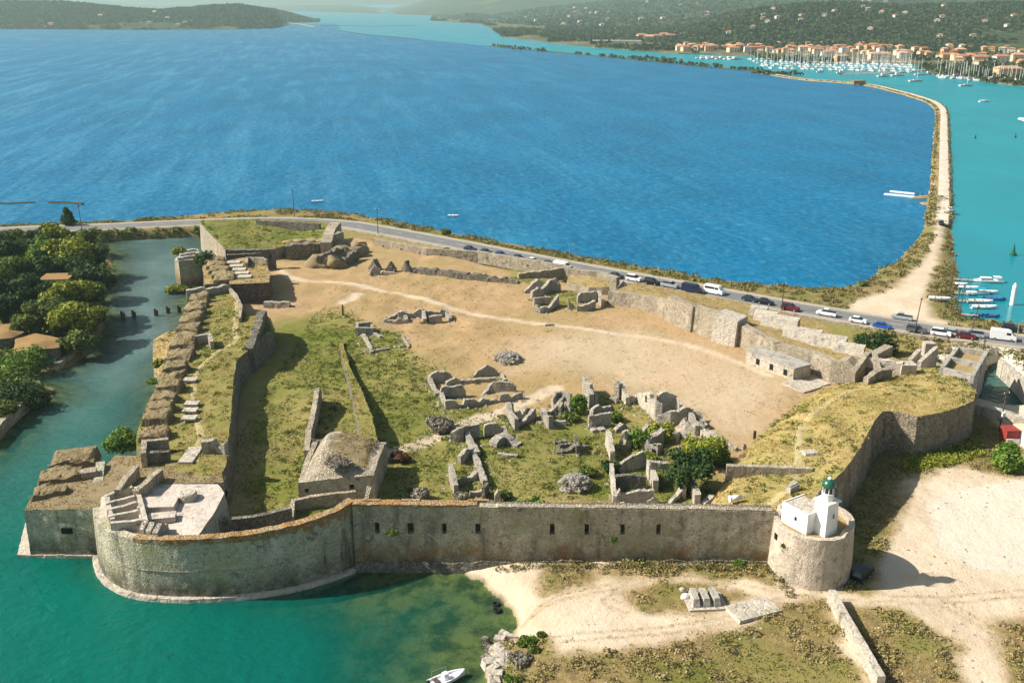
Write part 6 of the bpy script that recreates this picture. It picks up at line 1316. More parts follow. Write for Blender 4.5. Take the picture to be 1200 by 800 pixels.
# ================================================================== POLES AND LAMPS
def pole(x, yb, yt, lab, kind='wood', lean=0.0, zb=None):
    g = G(x, yb) if zb is None else P(x, yb, zb) + (zb,); h = ZT(yt, g[1]) - g[2]
    t = thing('utility_pole' if kind != 'lamp' else 'street_lamp', lab, 'pole' if kind != 'lamp' else 'street lamp', g)
    mb = MB(); r_ = .15 if kind != 'lamp' else .10; mb.tube((0, 0, -.3), (lean, 0, h), r_, r_ * .62, 8); mb.build('mast', M['wood'] if kind != 'lamp' else M['steel'], t)
    if kind in ('wood', 'cross'):
        mb = MB(); mb.box((lean, 0, h - .5), (1.7 if kind == 'cross' else 1.1, .13, .13), .35); mb.build('crossarm', M['wood'], t)
        for k in (-.45, 0, .45): mb = MB(); mb.tube((lean + k * 1.2, k * .5, h - .44), (lean + k * 1.2, k * .5, h - .18), .05, n=6); mb.build('insulator', M['white'], t)
    if kind == 'lamp':
        mb = MB(); mb.tube((lean, 0, h - .05), (lean + .9, .5, h + .15), .05, n=6); mb.build('arm', M['steel'], t); mb = MB(); mb.box((lean + 1.1, .6, h + .16), (.6, .25, .13), .5); mb.build('lamp_head', M['steel'], t)
    if kind == 'cross':
        mb = MB(); mb.box((lean - .1, -.35, h * .45), (.5, .45, .8)); mb.build('meter_box', M['white'], t); mb = MB(); mb.box((lean, 0, h - 1.4), (1.3, .12, .12), .35); mb.build('lower_crossarm', M['wood'], t)
    return t
pole(96, 270, 240, 'slim wooden pole by the road next to the conifer'); pole(345, 254, 222, 'wooden pole on the road beyond the green bastion'); pole(443, 274, 244, 'wooden pole on the road bend by the pier wall'); pole(667, 309, 287, 'thin grey lamp post beside the white van', 'lamp'); pole(916, 364, 331, 'wooden pole by the maroon car')
pole(1071, 391, 348, 'leaning wooden pole before the dark grey car', 'wood', .7); pole(1112, 347, 297, 'brown pole standing on the spit beside the beached boat', 'wood', .4); pole(1123, 375, 333, 'short brown pole at the water by the jetty', 'wood', .3); pole(1137, 394, 358, 'leaning pole in front of the maroon car at the jetty', 'wood', .8); pole(1148, 428, 397, 'wooden pole rising from the concrete cells', 'wood', .3, 3)
pole(1170, 506, 458, 'double-armed power pole with a white box on the quay', 'cross', .3); pole(1190, 404, 378, 'short street lamp beside the large white van', 'lamp'); pole(1204, 402, 340, 'pole at the right frame edge by the road', 'wood', .5); pole(1119, 372, 340, 'short mooring pole at the waterside, behind the jetty poles', 'wood', .2)

# ================================================================== BOATS, JETTIES, MARKS
def hull(L_, W_, H_, n=9):
    rings = []
    for i in range(n + 1):
        u = i / n; x = -L_ / 2 + L_ * u; wd = W_ / 2 * (1 - max(0, (u - .45) / .55) ** 2.2) * (.86 + .14 * min(1, u / .3)); wd = max(wd, .03); sh = H_ * (1 + .35 * max(0, u - .4) ** 2 / .36)
        rings.append([(x, -wd, sh), (x, -wd * .82, .15), (x, 0, -.22), (x, wd * .82, .15), (x, wd, sh), (x, wd * .8, sh - .02), (x, wd * .7, sh - .22), (x, -wd * .7, sh - .22), (x, -wd * .8, sh - .02)])
    mb = MB(); mb.loft(rings); return mb
def small_boat(x, y, L_, rz, lab, kind='open', col='white_gloss', z=0.0, grp=None):
    X, Y = P(x, y, z + .3); t = thing('motorboat' if kind != 'yacht' else 'sailing_yacht', lab, 'boat', (X, Y, z), R(rz), grp); W_ = L_ * .36
    hull(L_, W_, .62).build('hull', M[col], t)
    if kind == 'open':
        for u in (-.18, .1): mb = MB(); mb.box((L_ * u, 0, .5), (.3, W_ * .66, .08)); mb.build('bench', M['wood'], t)
        mb = MB(); mb.box((-L_ / 2 - .1, 0, .55), (.25, .3, .6)); mb.build('outboard_motor', M['rubber'], t)
    if kind == 'console':
        mb = MB(); mb.box((-.05 * L_, 0, .85), (.7, .8, .8), 0, 0, .8); mb.build('console', M['white_gloss'], t); mb = MB(); mb.box((-L_ / 2 - .1, 0, .6), (.3, .45, .8)); mb.build('outboard_motor', M['rubber'], t)
        mb = MB(); mb.box((-.3 * L_, 0, .6), (.5, W_ * .6, .25)); mb.build('seat', M['wood'], t)
        rl = MB(); 
        for s_ in (-1, 1): rl.tube((-L_ * .35, s_ * W_ * .42, 1.5), (L_ * .05, s_ * W_ * .42, 1.5), .03, n=5); rl.tube((-L_ * .35, s_ * W_ * .42, .5), (-L_ * .35, s_ * W_ * .42, 1.5), .03, n=5); rl.tube((L_ * .05, s_ * W_ * .42, .5), (L_ * .05, s_ * W_ * .42, 1.5), .03, n=5)
        rl.build('rail', M['steel'], t)
    if kind == 'cabin':
        mb = MB(); mb.box((.08 * L_, 0, .95), (L_ * .42, W_ * .7, .75), 0, 0, .82); mb.build('cabin', M['white_gloss'], t); mb = MB(); mb.box((.08 * L_, 0, 1.0), (L_ * .39, W_ * .69, .28)); mb.build('window', M['glass'], t)
        mb = MB(); mb.box((-.3 * L_, 0, 1.55), (L_ * .25, W_ * .7, .08)); mb.build('canopy', M['white_gloss'], t)
        for s_ in (-1, 1): mb = MB(); mb.tube((-.3 * L_, s_ * W_ * .3, .5), (-.3 * L_, s_ * W_ * .3, 1.55), .03, n=5); mb.build('canopy_post', M['steel'], t)
    if kind == 'awning':
        mb = MB(); mb.box((0, 0, 1.55), (L_ * .55, W_ * .85, .1)); mb.build('awning', M['blue_canvas'], t)
        for a in (-.25, .25):
            for s_ in (-1, 1): mb = MB(); mb.tube((a * L_, s_ * W_ * .35, .5), (a * L_, s_ * W_ * .35, 1.55), .03, n=5); mb.build('awning_post', M['steel'], t)
    return t
M['blue_canvas'] = plain('turquoise_canvas', rgb(.03, .32, .42), .8, .1, .1); M['teal_paint'] = plain('teal_tarpaulin', rgb(.02, .30, .30), .7, .2, .2)
M['blue_hull'] = plain('blue_hull_paint', rgb(.05, .16, .38), .4, .4, .1)
small_boat(524, 795, 4.7, 32, 'white open motorboat with a dark console area, at the bottom edge of the bay', 'console')
small_boat(1158, 329, 8.0, 172, 'white motorboat with a canopy, outermost at the jetty', 'cabin')
for x, y, L_, rz, kind, col, lab in [(1121,333,6,-8,'open','white_gloss','white boat lying closest inshore at the top of the jetty'),(1135,337,5.5,-10,'open','white_gloss','white boat right of the closest inshore one'),(1147,343,6,-5,'awning','white_gloss','boat under a turquoise awning at the jetty'),(1158,342,5,-12,'open','white_gloss','small white boat just beyond the turquoise awning'),(1166,350,5.5,-10,'open','blue_hull','dark hulled boat moored beyond the awning boat'),(1149,353,6.5,-4,'open','white_gloss','long white boat below the turquoise awning boat'),(1153,359.5,6.5,-4,'open','white_gloss','long white boat, second below the turquoise awning boat'),(1149,369,4,-4,'open','blue_hull','small dark boat nearest the road at the moorings'),(1162,370,4,-4,'open','blue_hull','small dark boat right of the one nearest the road')]:
    small_boat(x, y, L_, rz, lab, kind, col, 0, 'small boats at the jetty')
X, Y = P(1101, 350, 2); b_ = small_boat(1101, 349, 5.6, -15, 'white boat pulled up on dry grass beside the brown pole', 'open', 'white_gloss', 1.8); b_.location = (X, Y, TZ(X, Y) + .3)
for (x0, y0, x1, y1), lab in [((1116,327,1140,328), 'narrow wooden jetty reaching to the canopy motorboat'), ((1122,352,1150,353), 'narrow wooden jetty below the awning boat'), ((1126,368,1146,369.5), 'short wooden jetty nearest the road'), ((1118,343,1142,344), 'narrow wooden jetty between the inshore boats and the awning boat')]:
    a, b = P(x0, y0, .6), P(x1, y1, .6); t = thing('jetty', lab, 'jetty', (a[0], a[1], 0), math.atan2(b[1]-a[1], b[0]-a[0]), 'jetties at the moorings'); d = math.hypot(b[0]-a[0], b[1]-a[1])
    mb = MB(); mb.box((d / 2, 0, .62), (d, 1.1, .12)); mb.build('deck', M['concrete'], t)
    for k in range(int(d / 2.2) + 1): mb = MB(); mb.tube((k * 2.2, .45, -1), (k * 2.2, .45, 1.1), .09, n=6); mb.build('post', M['wood'], t)
a, b = P(1036, 228, .5), P(1072, 231, .5)
for q, lab in ((0, 'upper of two long white floating pontoons off the spit'), (1, 'lower of two long white floating pontoons off the spit')):
    a, b = P(1043 - 7*q, 224 + 3.2*q, .4), P(1072, 227 + 3.6*q, .4); mb = MB(); d = math.hypot(b[0]-a[0], b[1]-a[1]); mb.box((d / 2, 0, .3), (d, 1.0, .5)); mb.box((d / 2, 0, .62), (d * .98, .7, .12)); o = mb.build('pontoon', M['white_gloss']); o.location = (a[0], a[1], 0); o.rotation_euler = (0, 0, math.atan2(b[1]-a[1], b[0]-a[0])); tag(o, lab, 'pontoon', 'pontoons off the spit', 'thing')
t = thing('mooring_bank', 'low green bank with small blue boats sheltering behind the white pontoons', 'bank', P(1088, 232, 0) + (0,))
mb = MB(); mb.rock((0, 0, .1), (9, 2.4, 1.1), 0, 2, 3); mb.rock((-1, -13, .1), (8, 2.2, .9), 0, 2, 5); mb.build('bank', M['earth_dry'], t, True)
for k, (x, y) in enumerate([(1076,229),(1082,228.5),(1089,229.5),(1096,228.7)]): small_boat(x, y, 4.4, 60, ['blue boat nearest the pontoons in the spit moorings', 'second blue boat from the pontoons in the spit moorings', 'third blue boat from the pontoons in the spit moorings', 'blue boat nearest the track in the spit moorings'][k], 'open', 'blue_hull', 0, 'boats in the spit moorings')
small_boat(372, 236, 5, 5, 'small pale boat alone on the lagoon above the green bastion', 'open'); small_boat(531, 253, 4.5, -10, 'tiny white boat on the lagoon near the road', 'open'); small_boat(1154, 119, 10, 10, 'white motorboat alone in the channel, right of the spit bend', 'cabin'); small_boat(1202, 141, 26, 80, 'large white boat cut by the right frame edge in the channel', 'cabin')
g = P(1186, 357, 0); t = thing('channel_beacon', 'slim white beacon column standing in the water by the moorings', 'beacon', g + (0,)); h = ZT(334, g[1])
mb = MB(); mb.lathe([(.62, -1), (.62, h * .9), (.5, h)], n=14); mb.build('column', M['white'], t); mb = MB(); mb.lathe([(.3, h), (.3, h + .4), (.1, h + .6)], n=10); mb.build('lantern', M['white'], t)
g = P(1187, 299, 0); t = thing('channel_buoy', 'green conical buoy in the channel above the white beacon', 'buoy', g + (0,)); mb = MB(); mb.lathe([(1.0, -.3), (1.1, .6), (.7, .9)], n=14); mb.build('float', M['green_paint'], t); mb = MB(); mb.lathe([(.6, .9), (.12, 3.4), (.05, 3.8)], n=10); mb.build('cone', M['green_paint'], t)
for k, (x, y) in enumerate([(1143,162),(1190,161)]): mb = MB(); mb.lathe([(.5, -.3), (.6, .4), (.25, .9), (.12, 2.4)], n=10); o = mb.build('mooring_buoy', M['rubber']); o.location = P(x, y, 0) + (0,); tag(o, ['small dark buoy in the channel nearer the spit', 'small dark buoy in the channel nearer the frame edge'][k], 'buoy', None, 'thing')
for k, (x, y) in enumerate([(143,373),(156,372),(182,370),(196,367),(209,366)]):
    mb = MB(); mb.tube((0, 0, -1.5), (.05, 0, 1.9), .34, .3, 9); mb.tube((.45, .3, -1.5), (.45, .3, 1.4), .28, .26, 9); o = mb.build('mooring_pile', M['wood']); o.location = P(x, y, 0) + (0,)
    tag(o, ['pair of dark timber piles in the moat, nearest the grove', 'pair of dark timber piles in the moat, second from the grove', 'pair of dark timber piles in the moat, in the middle after the gap', 'pair of dark timber piles in the moat, second from the rampart', 'pair of dark timber piles in the moat, touching the rampart side'][k], 'mooring pile', 'timber piles across the moat', 'thing')

# ================================================================== GROVE BUILDINGS, ISLET
M['thatch'] = earth('sunburnt_roof_turf', rgb(.36, .215, .085), rgb(.28, .17, .07), rgb(.44, .29, .13), .7, .8)
t = thing('stone_barn', 'low stone barn with a sunburnt brown mounded roof at the moat edge', 'barn')
platform(t, W3([(16,412,4.2),(70,407,4.2),(70,396,4.4),(42,390,4.4),(18,397,4.2)]), 0, M['thatch'], M['wall_dark'], 1.2, .5, .02, seed=51, top_name='roof', side_name='wall', ctrl=[P(44, 400, 5.4) + (5.4,)])
t = thing('stone_barn', 'smaller brown-roofed stone shed at the frame edge, above the bigger barn', 'barn')
platform(t, W3([(-12,398,4.6),(14,396,4.6),(28,389,4.6),(20,379,4.6),(-12,380,4.6)]), 0, M['thatch'], M['wall_dark'], 1.2, .4, .02, seed=52, top_name='roof', side_name='wall', ctrl=[P(6, 389, 5.6) + (5.6,)])
g = P(68, 331, 6); hx, hy = g
t = thing('flat_roofed_hut', 'small flat-roofed hut with a rusty roof, half hidden among the grove trees', 'hut', (hx, hy, 1.6), .1)
mb = MB(); mb.box((0, 0, 2.9), (7, 6, 5.8)); mb.build('wall', M['plaster'], t); mb = MB(); mb.box((0, 0, 5.95), (7.6, 6.6, .3)); mb.build('roof', M['thatch'], t); mb = MB(); mb.box((-3.52, 0, 3.6), (.1, 1.2, 1.3)); mb.build('window', M['dark'], t)
t = thing('quay_wall', 'short stone slip wall running into the moat from the barn', 'quay wall')
wall('wall', M['wall_pale'], [P(70, 431, .5), P(85, 420, .5), P(97, 409, .5)], 1.6, -1, 1.1, t, j=.1, ragged=.2)
t = thing('islet_quay', 'straight grey stone quay along the islet, at the left frame edge', 'quay wall')
wall('wall', M['wall_pale'], [P(-10, 522, .6), P(12, 497, .6), P(38, 474, .6)], 2.4, -1, 1.4, t, j=.1, ragged=.2)
b_ = small_boat(50, 421, 6, -8, 'small boat under a teal tarpaulin on the slip by the barn', 'open', 'teal_paint', 1.5); b_.location[2] = max(.6, TZ(b_.location.x, b_.location.y)) + .1

# ================================================================== FAR SHORE
def hill(name, cols, depth, back, rows, mat, amp, sd_, ncol=140, dome=1.0):
    """cols: (photo x, waterline row, ridge row); ridge stands `depth` metres behind the waterline"""
    xs = np.linspace(cols[0][0], cols[-1][0], ncol); ys = np.interp(xs, [c[0] for c in cols], [c[1] for c in cols]); yr = np.interp(xs, [c[0] for c in cols], [c[2] for c in cols])
    V = []; 
    for x, y0, y1 in zip(xs, ys, yr):
        X0, Y0 = P(x, y0, 0); k0 = X0 / Y0; H_ = max(2, ZT(y1, Y0 + depth))
        for r_ in range(rows):
            u = r_ / (rows - 1) * (1 + back); Yd = Y0 + depth * u; Xd = k0 * Yd
            z = H_ * (math.sin(min(u, 1) * math.pi / 2) ** dome if u <= 1 else math.cos((u - 1) / back * math.pi / 2))
            nz = fbm(np.array([Xd / (depth * .35)]), np.array([Yd / (depth * .35)]), sd_, 4)[0] - .5
            V.append((Xd, Yd, z + nz * amp * min(1, u * 2.5) - (.6 if r_ == 0 else 0)))
    i = np.arange(ncol * rows).reshape(ncol, rows); F = np.stack([i[:-1,:-1].ravel(), i[1:,:-1].ravel(), i[1:,1:].ravel(), i[:-1,1:].ravel()], 1)
    o = mesh_np(name, V, F, mat, smooth=True); tag(o, kind='structure'); return np.array(V).reshape(ncol, rows, 3)
m = MT('hillside'); n1 = m.noise(.004, 5, .6); n2 = m.noise(.03, 5, .7); n3 = m.noise(.12, 3, .7)
c = m.mix(m.rng(n2, .40, .60), rgb(.03, .05, .02), rgb(.085, .095, .035)); c = m.mix(m.rng(n1, .58, .68, 0, .7), c, rgb(.22, .17, .08)); c = m.mix(m.rng(n3, .5, .7, 0, .5), c, rgb(.02, .032, .014))
m.bump(n2, 1.0, 6); M['hillside'] = m.base(c, .95, .05)
m = MT('shore_flat'); n1 = m.noise(.006, 5, .6); n2 = m.noise(.05, 5, .7)
c = m.mix(m.rng(n1, .40, .60), rgb(.16, .13, .06), rgb(.06, .075, .03)); M['shore_flat'] = m.base(m.mix(m.rng(n2, .5, .7), c, rgb(.30, .24, .15)), .95, .05)
HL = hill('hill', [(-60,34,3),(0,34.5,2.5),(40,34.5,3),(75,34.8,4),(110,35,6),(150,35.3,10),(190,35.3,13),(225,35,11),(250,34.8,8.5),(280,34.5,7),(300,34,9),(320,33.5,13),(328,32,20),(330,31,28)], 700, .7, 22, M['hillside'], 14, 3)
HL2 = hill('hill', [(290,27.5,9),(320,27.5,11),(345,27,17),(368,26.4,24),(374,26.2,25.6)], 500, .6, 16, M['hillside'], 6, 5)
HF0 = hill('mountain', [(-80,14,2),(0,13.5,1),(60,13,-1),(120,13,1),(180,13,5),(240,13,4),(300,13,6),(360,14,5),(410,15,6),(435,16,9),(455,16.5,14)], 4500, 1, 14, M['hillside'], 60, 7)
HF1 = hill('mountain', [(430,16.5,15),(450,17,13),(470,17.5,8),(490,18,3),(520,19,-4),(560,20,-14),(620,21,-22),(700,22,-30),(800,22,-34),(950,22,-30),(1100,22,-26),(1400,22,-24)], 5500, .6, 20, M['hillside'], 120, 9)
HM = hill('hill', [(506,23.5,22),(530,24,17),(550,25,13),(575,27,17),(610,30,12),(650,33,8),(700,36,3),(760,38,0),(830,39,-6),(900,40,-9),(1000,41,-8),(1150,42,-4),(1400,44,-4)], 3600, .6, 26, M['hillside'], 60, 11)
HN = hill('hill', [(640,45,43),(700,47,38),(740,49,33),(780,52,34),(820,55,28),(850,57,17),(890,58,11),(930,58,7),(970,58,5),(1010,58,6),(1060,59,8),(1110,60,7),(1160,60,5),(1400,62,4)], 900, .7, 24, M['hillside'], 16, 13)
shore = [(505,24.5),(540,27),(565,29),(575,33),(590,44),(620,47),(650,51),(700,56),(760,61),(795,63.5),(835,64),(880,66),(905,72),(950,74),(1010,75),(1072,76),(1090,86),(1130,92),(1165,98),(1210,103),(1330,118)]
sv = [P(x, y, 0) + (1.3,) for x, y in shore]; bk = [(p[0] / p[1] * (p[1] + 1600), p[1] + 1600, 2.0) for p in sv]
V = sv + bk; n = len(sv); V2 = [(p[0], p[1], -.5) for p in sv]
F = [(i, i+1, n+i+1, n+i) for i in range(n - 1)] + [(2*n+i, 2*n+i+1, i+1, i) for i in range(n - 1)]
tag(mesh_np('shore_flat', V + V2, F, M['shore_flat']), kind='structure')
M['reed'] = earth('dark_weed', rgb(.05, .055, .025), rgb(.08, .075, .035), rgb(.04, .04, .02))
# islets and bars across the lagoon mouth
for k, seg in enumerate([BARS[1:5], BARS[6:15]]): bank('sandbar', smooth_line(seg, 4), [(6, -.5), (3, .7), (0, .9), (-3, .7), (-6, -.5)], M['reed'], .5, 20)
bank('sandbar', PX([(376,30.8),(400,30.4),(440,31.2),(486,30.2)], 0), [(10, -.5), (4, 1), (-4, 1), (-10, -.5)], M['reed'], .4, 30)
bank('sandbar', PX([(-20,238),(10,239),(41,237.5)], 0), [(1.1, -.3), (.4, .4), (-.4, .4), (-1.1, -.3)], M['reed'], .3, 4); bank('sandbar', PX([(58,237.5),(80,238),(97,239.5)], 0), [(1.1, -.3), (.4, .5), (-.4, .5), (-1.1, -.3)], M['reed'], .3, 4)
bank('sandbar', PX([(333,26.5),(352,28.5),(371,32)], 0), [(12, -.5), (4, 1), (-4, 1), (-12, -.5)], M['earth_dry'], .3, 30)
# woods on the far land: canopy faces in their tens of thousands
def woods(name, H_, n, size, seed, lab, umin=0, umax=1.1, thr=.45, fs=.004):
    r = np.random.default_rng(seed); nc, nr, _ = H_.shape; a = r.random(n * 3) * (nc - 1.001); b = (umin + (umax - umin) * r.random(n * 3)) * (nr - 1.001) / (1.7); b = np.clip(b, 0, nr - 1.01)
    i = a.astype(int); j = b.astype(int); fa = (a - i)[:, None]; fb_ = (b - j)[:, None]
    Pp = (H_[i, j] * (1 - fa) + H_[i+1, j] * fa) * (1 - fb_) + (H_[i, j+1] * (1 - fa) + H_[i+1, j+1] * fa) * fb_
    k = fbm(Pp[:, 0] * fs, Pp[:, 1] * fs, seed, 4) > thr; Pp = Pp[k][:n]
    V, F = clumps(Pp, size * (.6 + .8 * r.random(len(Pp))), seed, 7, .8, .5); tag(mesh_np(name, V, F, M['forest']), lab, 'woodland', None, 'stuff')
woods('woodland', HL, 9000, 7, 21, 'dark woods covering the low hills on the far left shore', 0, 1.3, .30)
woods('woodland', HL2, 2500, 6, 22, 'dark woods on the far left headland', 0, 1.3, .35)
woods('woodland', HN, 16000, 5.5, 23, 'dark green woods on the near hills behind the town', 0, 1.3, .28)
woods('woodland', HM, 12000, 8, 24, 'hazy woods on the middle hills', 0, 1.2, .30, .002)
r = np.random.default_rng(31); pts = []
for _ in range(7500):
    q = r.random() * (len(shore) - 1); i = int(q); f_ = q - i; x = shore[i][0] + (shore[i+1][0] - shore[i][0]) * f_; y = shore[i][1] + (shore[i+1][1] - shore[i][1]) * f_
    d = r.random() ** 1.3; yy = y - 1.0 - d * (y - 26) * .55; X, Y = P(x, yy, 1.5)
    if x > 860 and yy > 62 and r.random() < .72: continue
    if fbm(np.array([X * .006]), np.array([Y * .006]), 33)[0] > .44: pts.append((X, Y, 2))
Pt = np.array(pts); V, F = clumps(Pt, 3.5 + 3.5 * r.random(len(Pt)), 34, 9, .9, .5); tag(mesh_np('tree_belt', V, F, M['forest']), 'belts of dark trees along the flat far shore and through the town', 'trees', None, 'stuff')
pts = []
for (a, b) in zip(BARS[6:-1], BARS[7:]):
    for _ in range(14):
        f_ = r.random(); X = a[0] + (b[0]-a[0]) * f_ + r.normal() * 2; Y = a[1] + (b[1]-a[1]) * f_ + r.normal() * 2
        if fbm(np.array([X * .012]), np.array([Y * .012]), 35)[0] > .42: pts.append((X, Y, 1.2))
for x0, x1, y0, y1, nn in ((725,790,67.5,71,26), (880,940,86,88.5,26), (600,640,58,60.5,6)):
    for _ in range(nn): f_ = r.random(); X, Y = P(x0 + (x1-x0) * f_, y0 + (y1-y0) * f_, 1); pts.append((X, Y, 1.5))
Pt = np.array(pts); V, F = clumps(Pt, 2 + 3 * r.random(len(Pt)), 36, 12, .8, .45); tag(mesh_np('sandbar_scrub', V, F, M['forest']), 'dark bushes growing along the thin sandbars', 'scrub', None, 'stuff')

# ---- town: houses with walls, roof, windows where they show
M['wall_white'] = plain('white_render', rgb(.70, .66, .58), .85, .2, .1, .03); M['wall_ochre'] = plain('ochre_render', rgb(.62, .40, .20), .85, .2, .15, .03)
HOUSE = {}; rd = random.Random(5)
def house(style, w_, d_, h_, parts=True):
    rf_ = rd.choice(['tile', 'tile_dark', 'tile_pale']); key = (style, w_, d_, h_, rf_)
    if key in HOUSE: return copy_tree(HOUSE[key])
    wm_ = {'cream': M['cream'], 'white': M['wall_white'], 'ochre': M['wall_ochre']}[style]
    root = link('town_house', None)
    mb = MB(); mb.box((0, 0, h_ / 2), (w_, d_, h_)); mb.build('wall', wm_, root)
    e = .7; rh = d_ * .22
    mb = MB(); mb.add([(-w_/2-e, -d_/2-e, h_), (w_/2+e, -d_/2-e, h_), (w_/2+e, d_/2+e, h_), (-w_/2-e, d_/2+e, h_), (-w_/2+d_*.35, 0, h_+rh), (w_/2-d_*.35, 0, h_+rh)], [(0,1,5,4), (1,2,5), (2,3,4,5), (3,0,4), (3,2,1,0)]); mb.build('roof', M[rf_], root)
    n = max(2, int(w_ / 6))
    for fl in range(max(1, int(h_ / 3.6))):
        for k in range(n): mb = MB(); mb.box((-w_/2 + w_ * (k + .5) / n, -d_/2 - .02, 1.9 + fl * 3.3), (1.5, .12, 1.7)); mb.build('window', M['glass'], root)
    HOUSE[key] = root; return root
rd = random.Random(5); cnt = 0; placed = []
desc = {'cream': 'cream house with terracotta roof', 'white': 'white house with terracotta roof', 'ochre': 'ochre house with terracotta roof'}
def put_house(x, y, st, dims, rz, grp, lab, z=2.0):
    X, Y = P(x, y, z); o = house(st, *dims); o.location = (X, Y, z - .5); o.rotation_euler = (0, 0, rz); tag(o, lab, 'house', grp, 'thing'); return o
big = [(1030,69,'cream',(44,16,9)),(1058,68,'white',(22,16,9)),(985,71,'ochre',(26,14,8)),(1180,88,'ochre',(40,18,9)),(1148,74,'cream',(26,16,10)),(1172,73,'white',(28,16,10)),(1110,70,'ochre',(30,16,9)),(1128,72,'ochre',(22,16,9)),(915,62,'ochre',(20,12,7)),(942,60,'cream',(26,14,8)),(1192,72,'cream',(24,16,11)),(985,58,'ochre',(30,14,8)),(970,66,'white',(30,16,8)),(1085,66,'ochre',(18,12,8))]
for k, (x, y, st, dm) in enumerate(big):
    put_house(x, y, st, (dm[0] * .66, dm[1] * .7, dm[2] * .85), rd.uniform(-.25, .25), 'large buildings on the marina front', ['long cream quayside block with terracotta roof, midway along the marina', 'white quayside block next to the long cream one', 'low ochre quayside block left of the long cream one', 'ochre block with a big red roof at the small harbour', 'cream block above the small harbour, left of a white one', 'wide white block above the small harbour', 'ochre block at the right end of the main marina', 'second ochre block at the right end of the main marina', 'ochre block at the left start of the town', 'cream block at the left start of the town', 'tallest cream block at the right frame edge of town', 'long ochre block behind the marina masts', 'long white block rising among the marina masts', 'small ochre block between the marina and small harbour'][k])
grid = []
for _ in range(4000):
    x = rd.uniform(795, 1290); q = rd.random() ** .8
    ytop = np.interp(x, [795, 860, 960, 1100, 1290], [55, 52, 53, 42, 38]); ybot = np.interp(x, [795, 860, 905, 1070, 1110, 1290], [60, 61, 63, 67, 74, 86]); y = ybot - (ybot - ytop) * q
    X, Y = P(x, y, 2)
    if any((X - a) ** 2 + (Y - b) ** 2 < 15 ** 2 for a, b in grid): continue
    if fbm(np.array([X * .008]), np.array([Y * .008]), 37)[0] < .40: continue
    grid.append((X, Y)); st = rd.choice(['cream', 'ochre', 'ochre', 'cream', 'white']); dm = rd.choice([(11, 8, 6.6), (15, 10, 7.2), (10, 9, 4.0), (9, 8, 8.4)])
    put_house(x, y, st, dm, rd.choice([0, .3, 1.57, -.4]), 'houses of the far town', None, 2.0)['label'] = desc[st] + ' among the packed houses of the far town'
    if len(grid) >= 210: break
# villas scattered up the wooded hillsides
def on_hill(H_, a, b):
    nc, nr, _ = H_.shape; i, j = int(a * (nc - 1)), int(b * (nr - 1)); return H_[i, j]
vil = []
for H_, n_, (u0, u1), (v0, v1), sc_ in ((HN, 34, (.28, .92), (.08, .5), 1.0), (HM, 46, (.10, .62), (.05, .5), 1.5), (HL, 7, (.2, .8), (.05, .4), 1.2)):
    for _ in range(n_):
        p = on_hill(H_, rd.uniform(u0, u1), rd.uniform(v0, v1)); o = house('white', 10, 8, 5.4) if sc_ < 1.1 else house('white', 15, 11, 6.6); o.location = (p[0], p[1], p[2] + 1.5); o.rotation_euler = (0, 0, rd.uniform(-.6, .6)); tag(o, 'white villa scattered on the wooded hillside across the water', 'house', 'villas on the far hillsides', 'thing')
for k, (x, y) in enumerate([(770,46),(778,44),(786,45.5),(793,42),(760,47),(800,44.5),(752,45),(810,46),(820,43)]): put_house(x, y, 'ochre' if k % 2 else 'cream', (22, 14, 8), rd.uniform(-.3, .3), 'hamlet houses by the dark point', 'low house of the hamlet beyond the sandbar trees', 3)
mb = MB(); mb.box((0, 0, 3), (95, 16, 6)); mb.box((0, 0, 6.3), (98, 18, .6)); o = mb.build('shed', M['wall_white']); o.location = P(722, 51.5, 1) + (1,); o.rotation_euler = (0, 0, -.1); tag(o, 'very long low white shed on the far flat shore', 'shed', None, 'thing')

# ---- marina: every yacht a hull, cabin and mast
M['hull_off'] = plain('off_white_hull', rgb(.56, .55, .51), .5, .3, .1, .1); YACHT = {}
def yacht(L_, mast):
    key = (L_, mast)
    if key in YACHT: return copy_tree(YACHT[key])
    root = link('sailing_yacht' if mast else 'motor_yacht', None); hull(L_, L_ * .31, 1.35, 7).build('hull', M['hull_off'], root)
    mb = MB(); mb.box((.03 * L_, 0, 1.55), (L_ * .45, L_ * .18, .7 if mast else 1.6), 0, 0, .85); cb = mb.build('cabin', M['white_gloss'], root)
    mb = MB(); mb.box((.03 * L_, 0, 1.6 if mast else 1.9), (L_ * .43, L_ * .178, .25)); mb.build('window', M['glass'], cb)
    if mast:
        mb = MB(); mb.tube((.08 * L_, 0, 1.2), (.08 * L_, 0, L_ * 1.35), .22, .16, 6); mb.build('mast', M['white'], root); mb = MB(); mb.tube((.08 * L_, 0, 2.4), (-.32 * L_, 0, 2.5), .16, .16, 6); mb.build('boom', M['blue_hull'], root)
    else:
        mb = MB(); mb.box((-.05 * L_, 0, 3.0), (L_ * .28, L_ * .17, .9), 0, 0, .85); mb.build('flybridge', M['white_gloss'], root)
    YACHT[key] = root; return root
def put_yacht(x, y, L_, mast, rz, lab, grp): X, Y = P(x, y, 0); o = yacht(L_, mast); o.location = (X, Y, 0); o.rotation_euler = (0, 0, rz); return tag(o, lab, 'yacht', grp, 'thing')
ny_ = 0
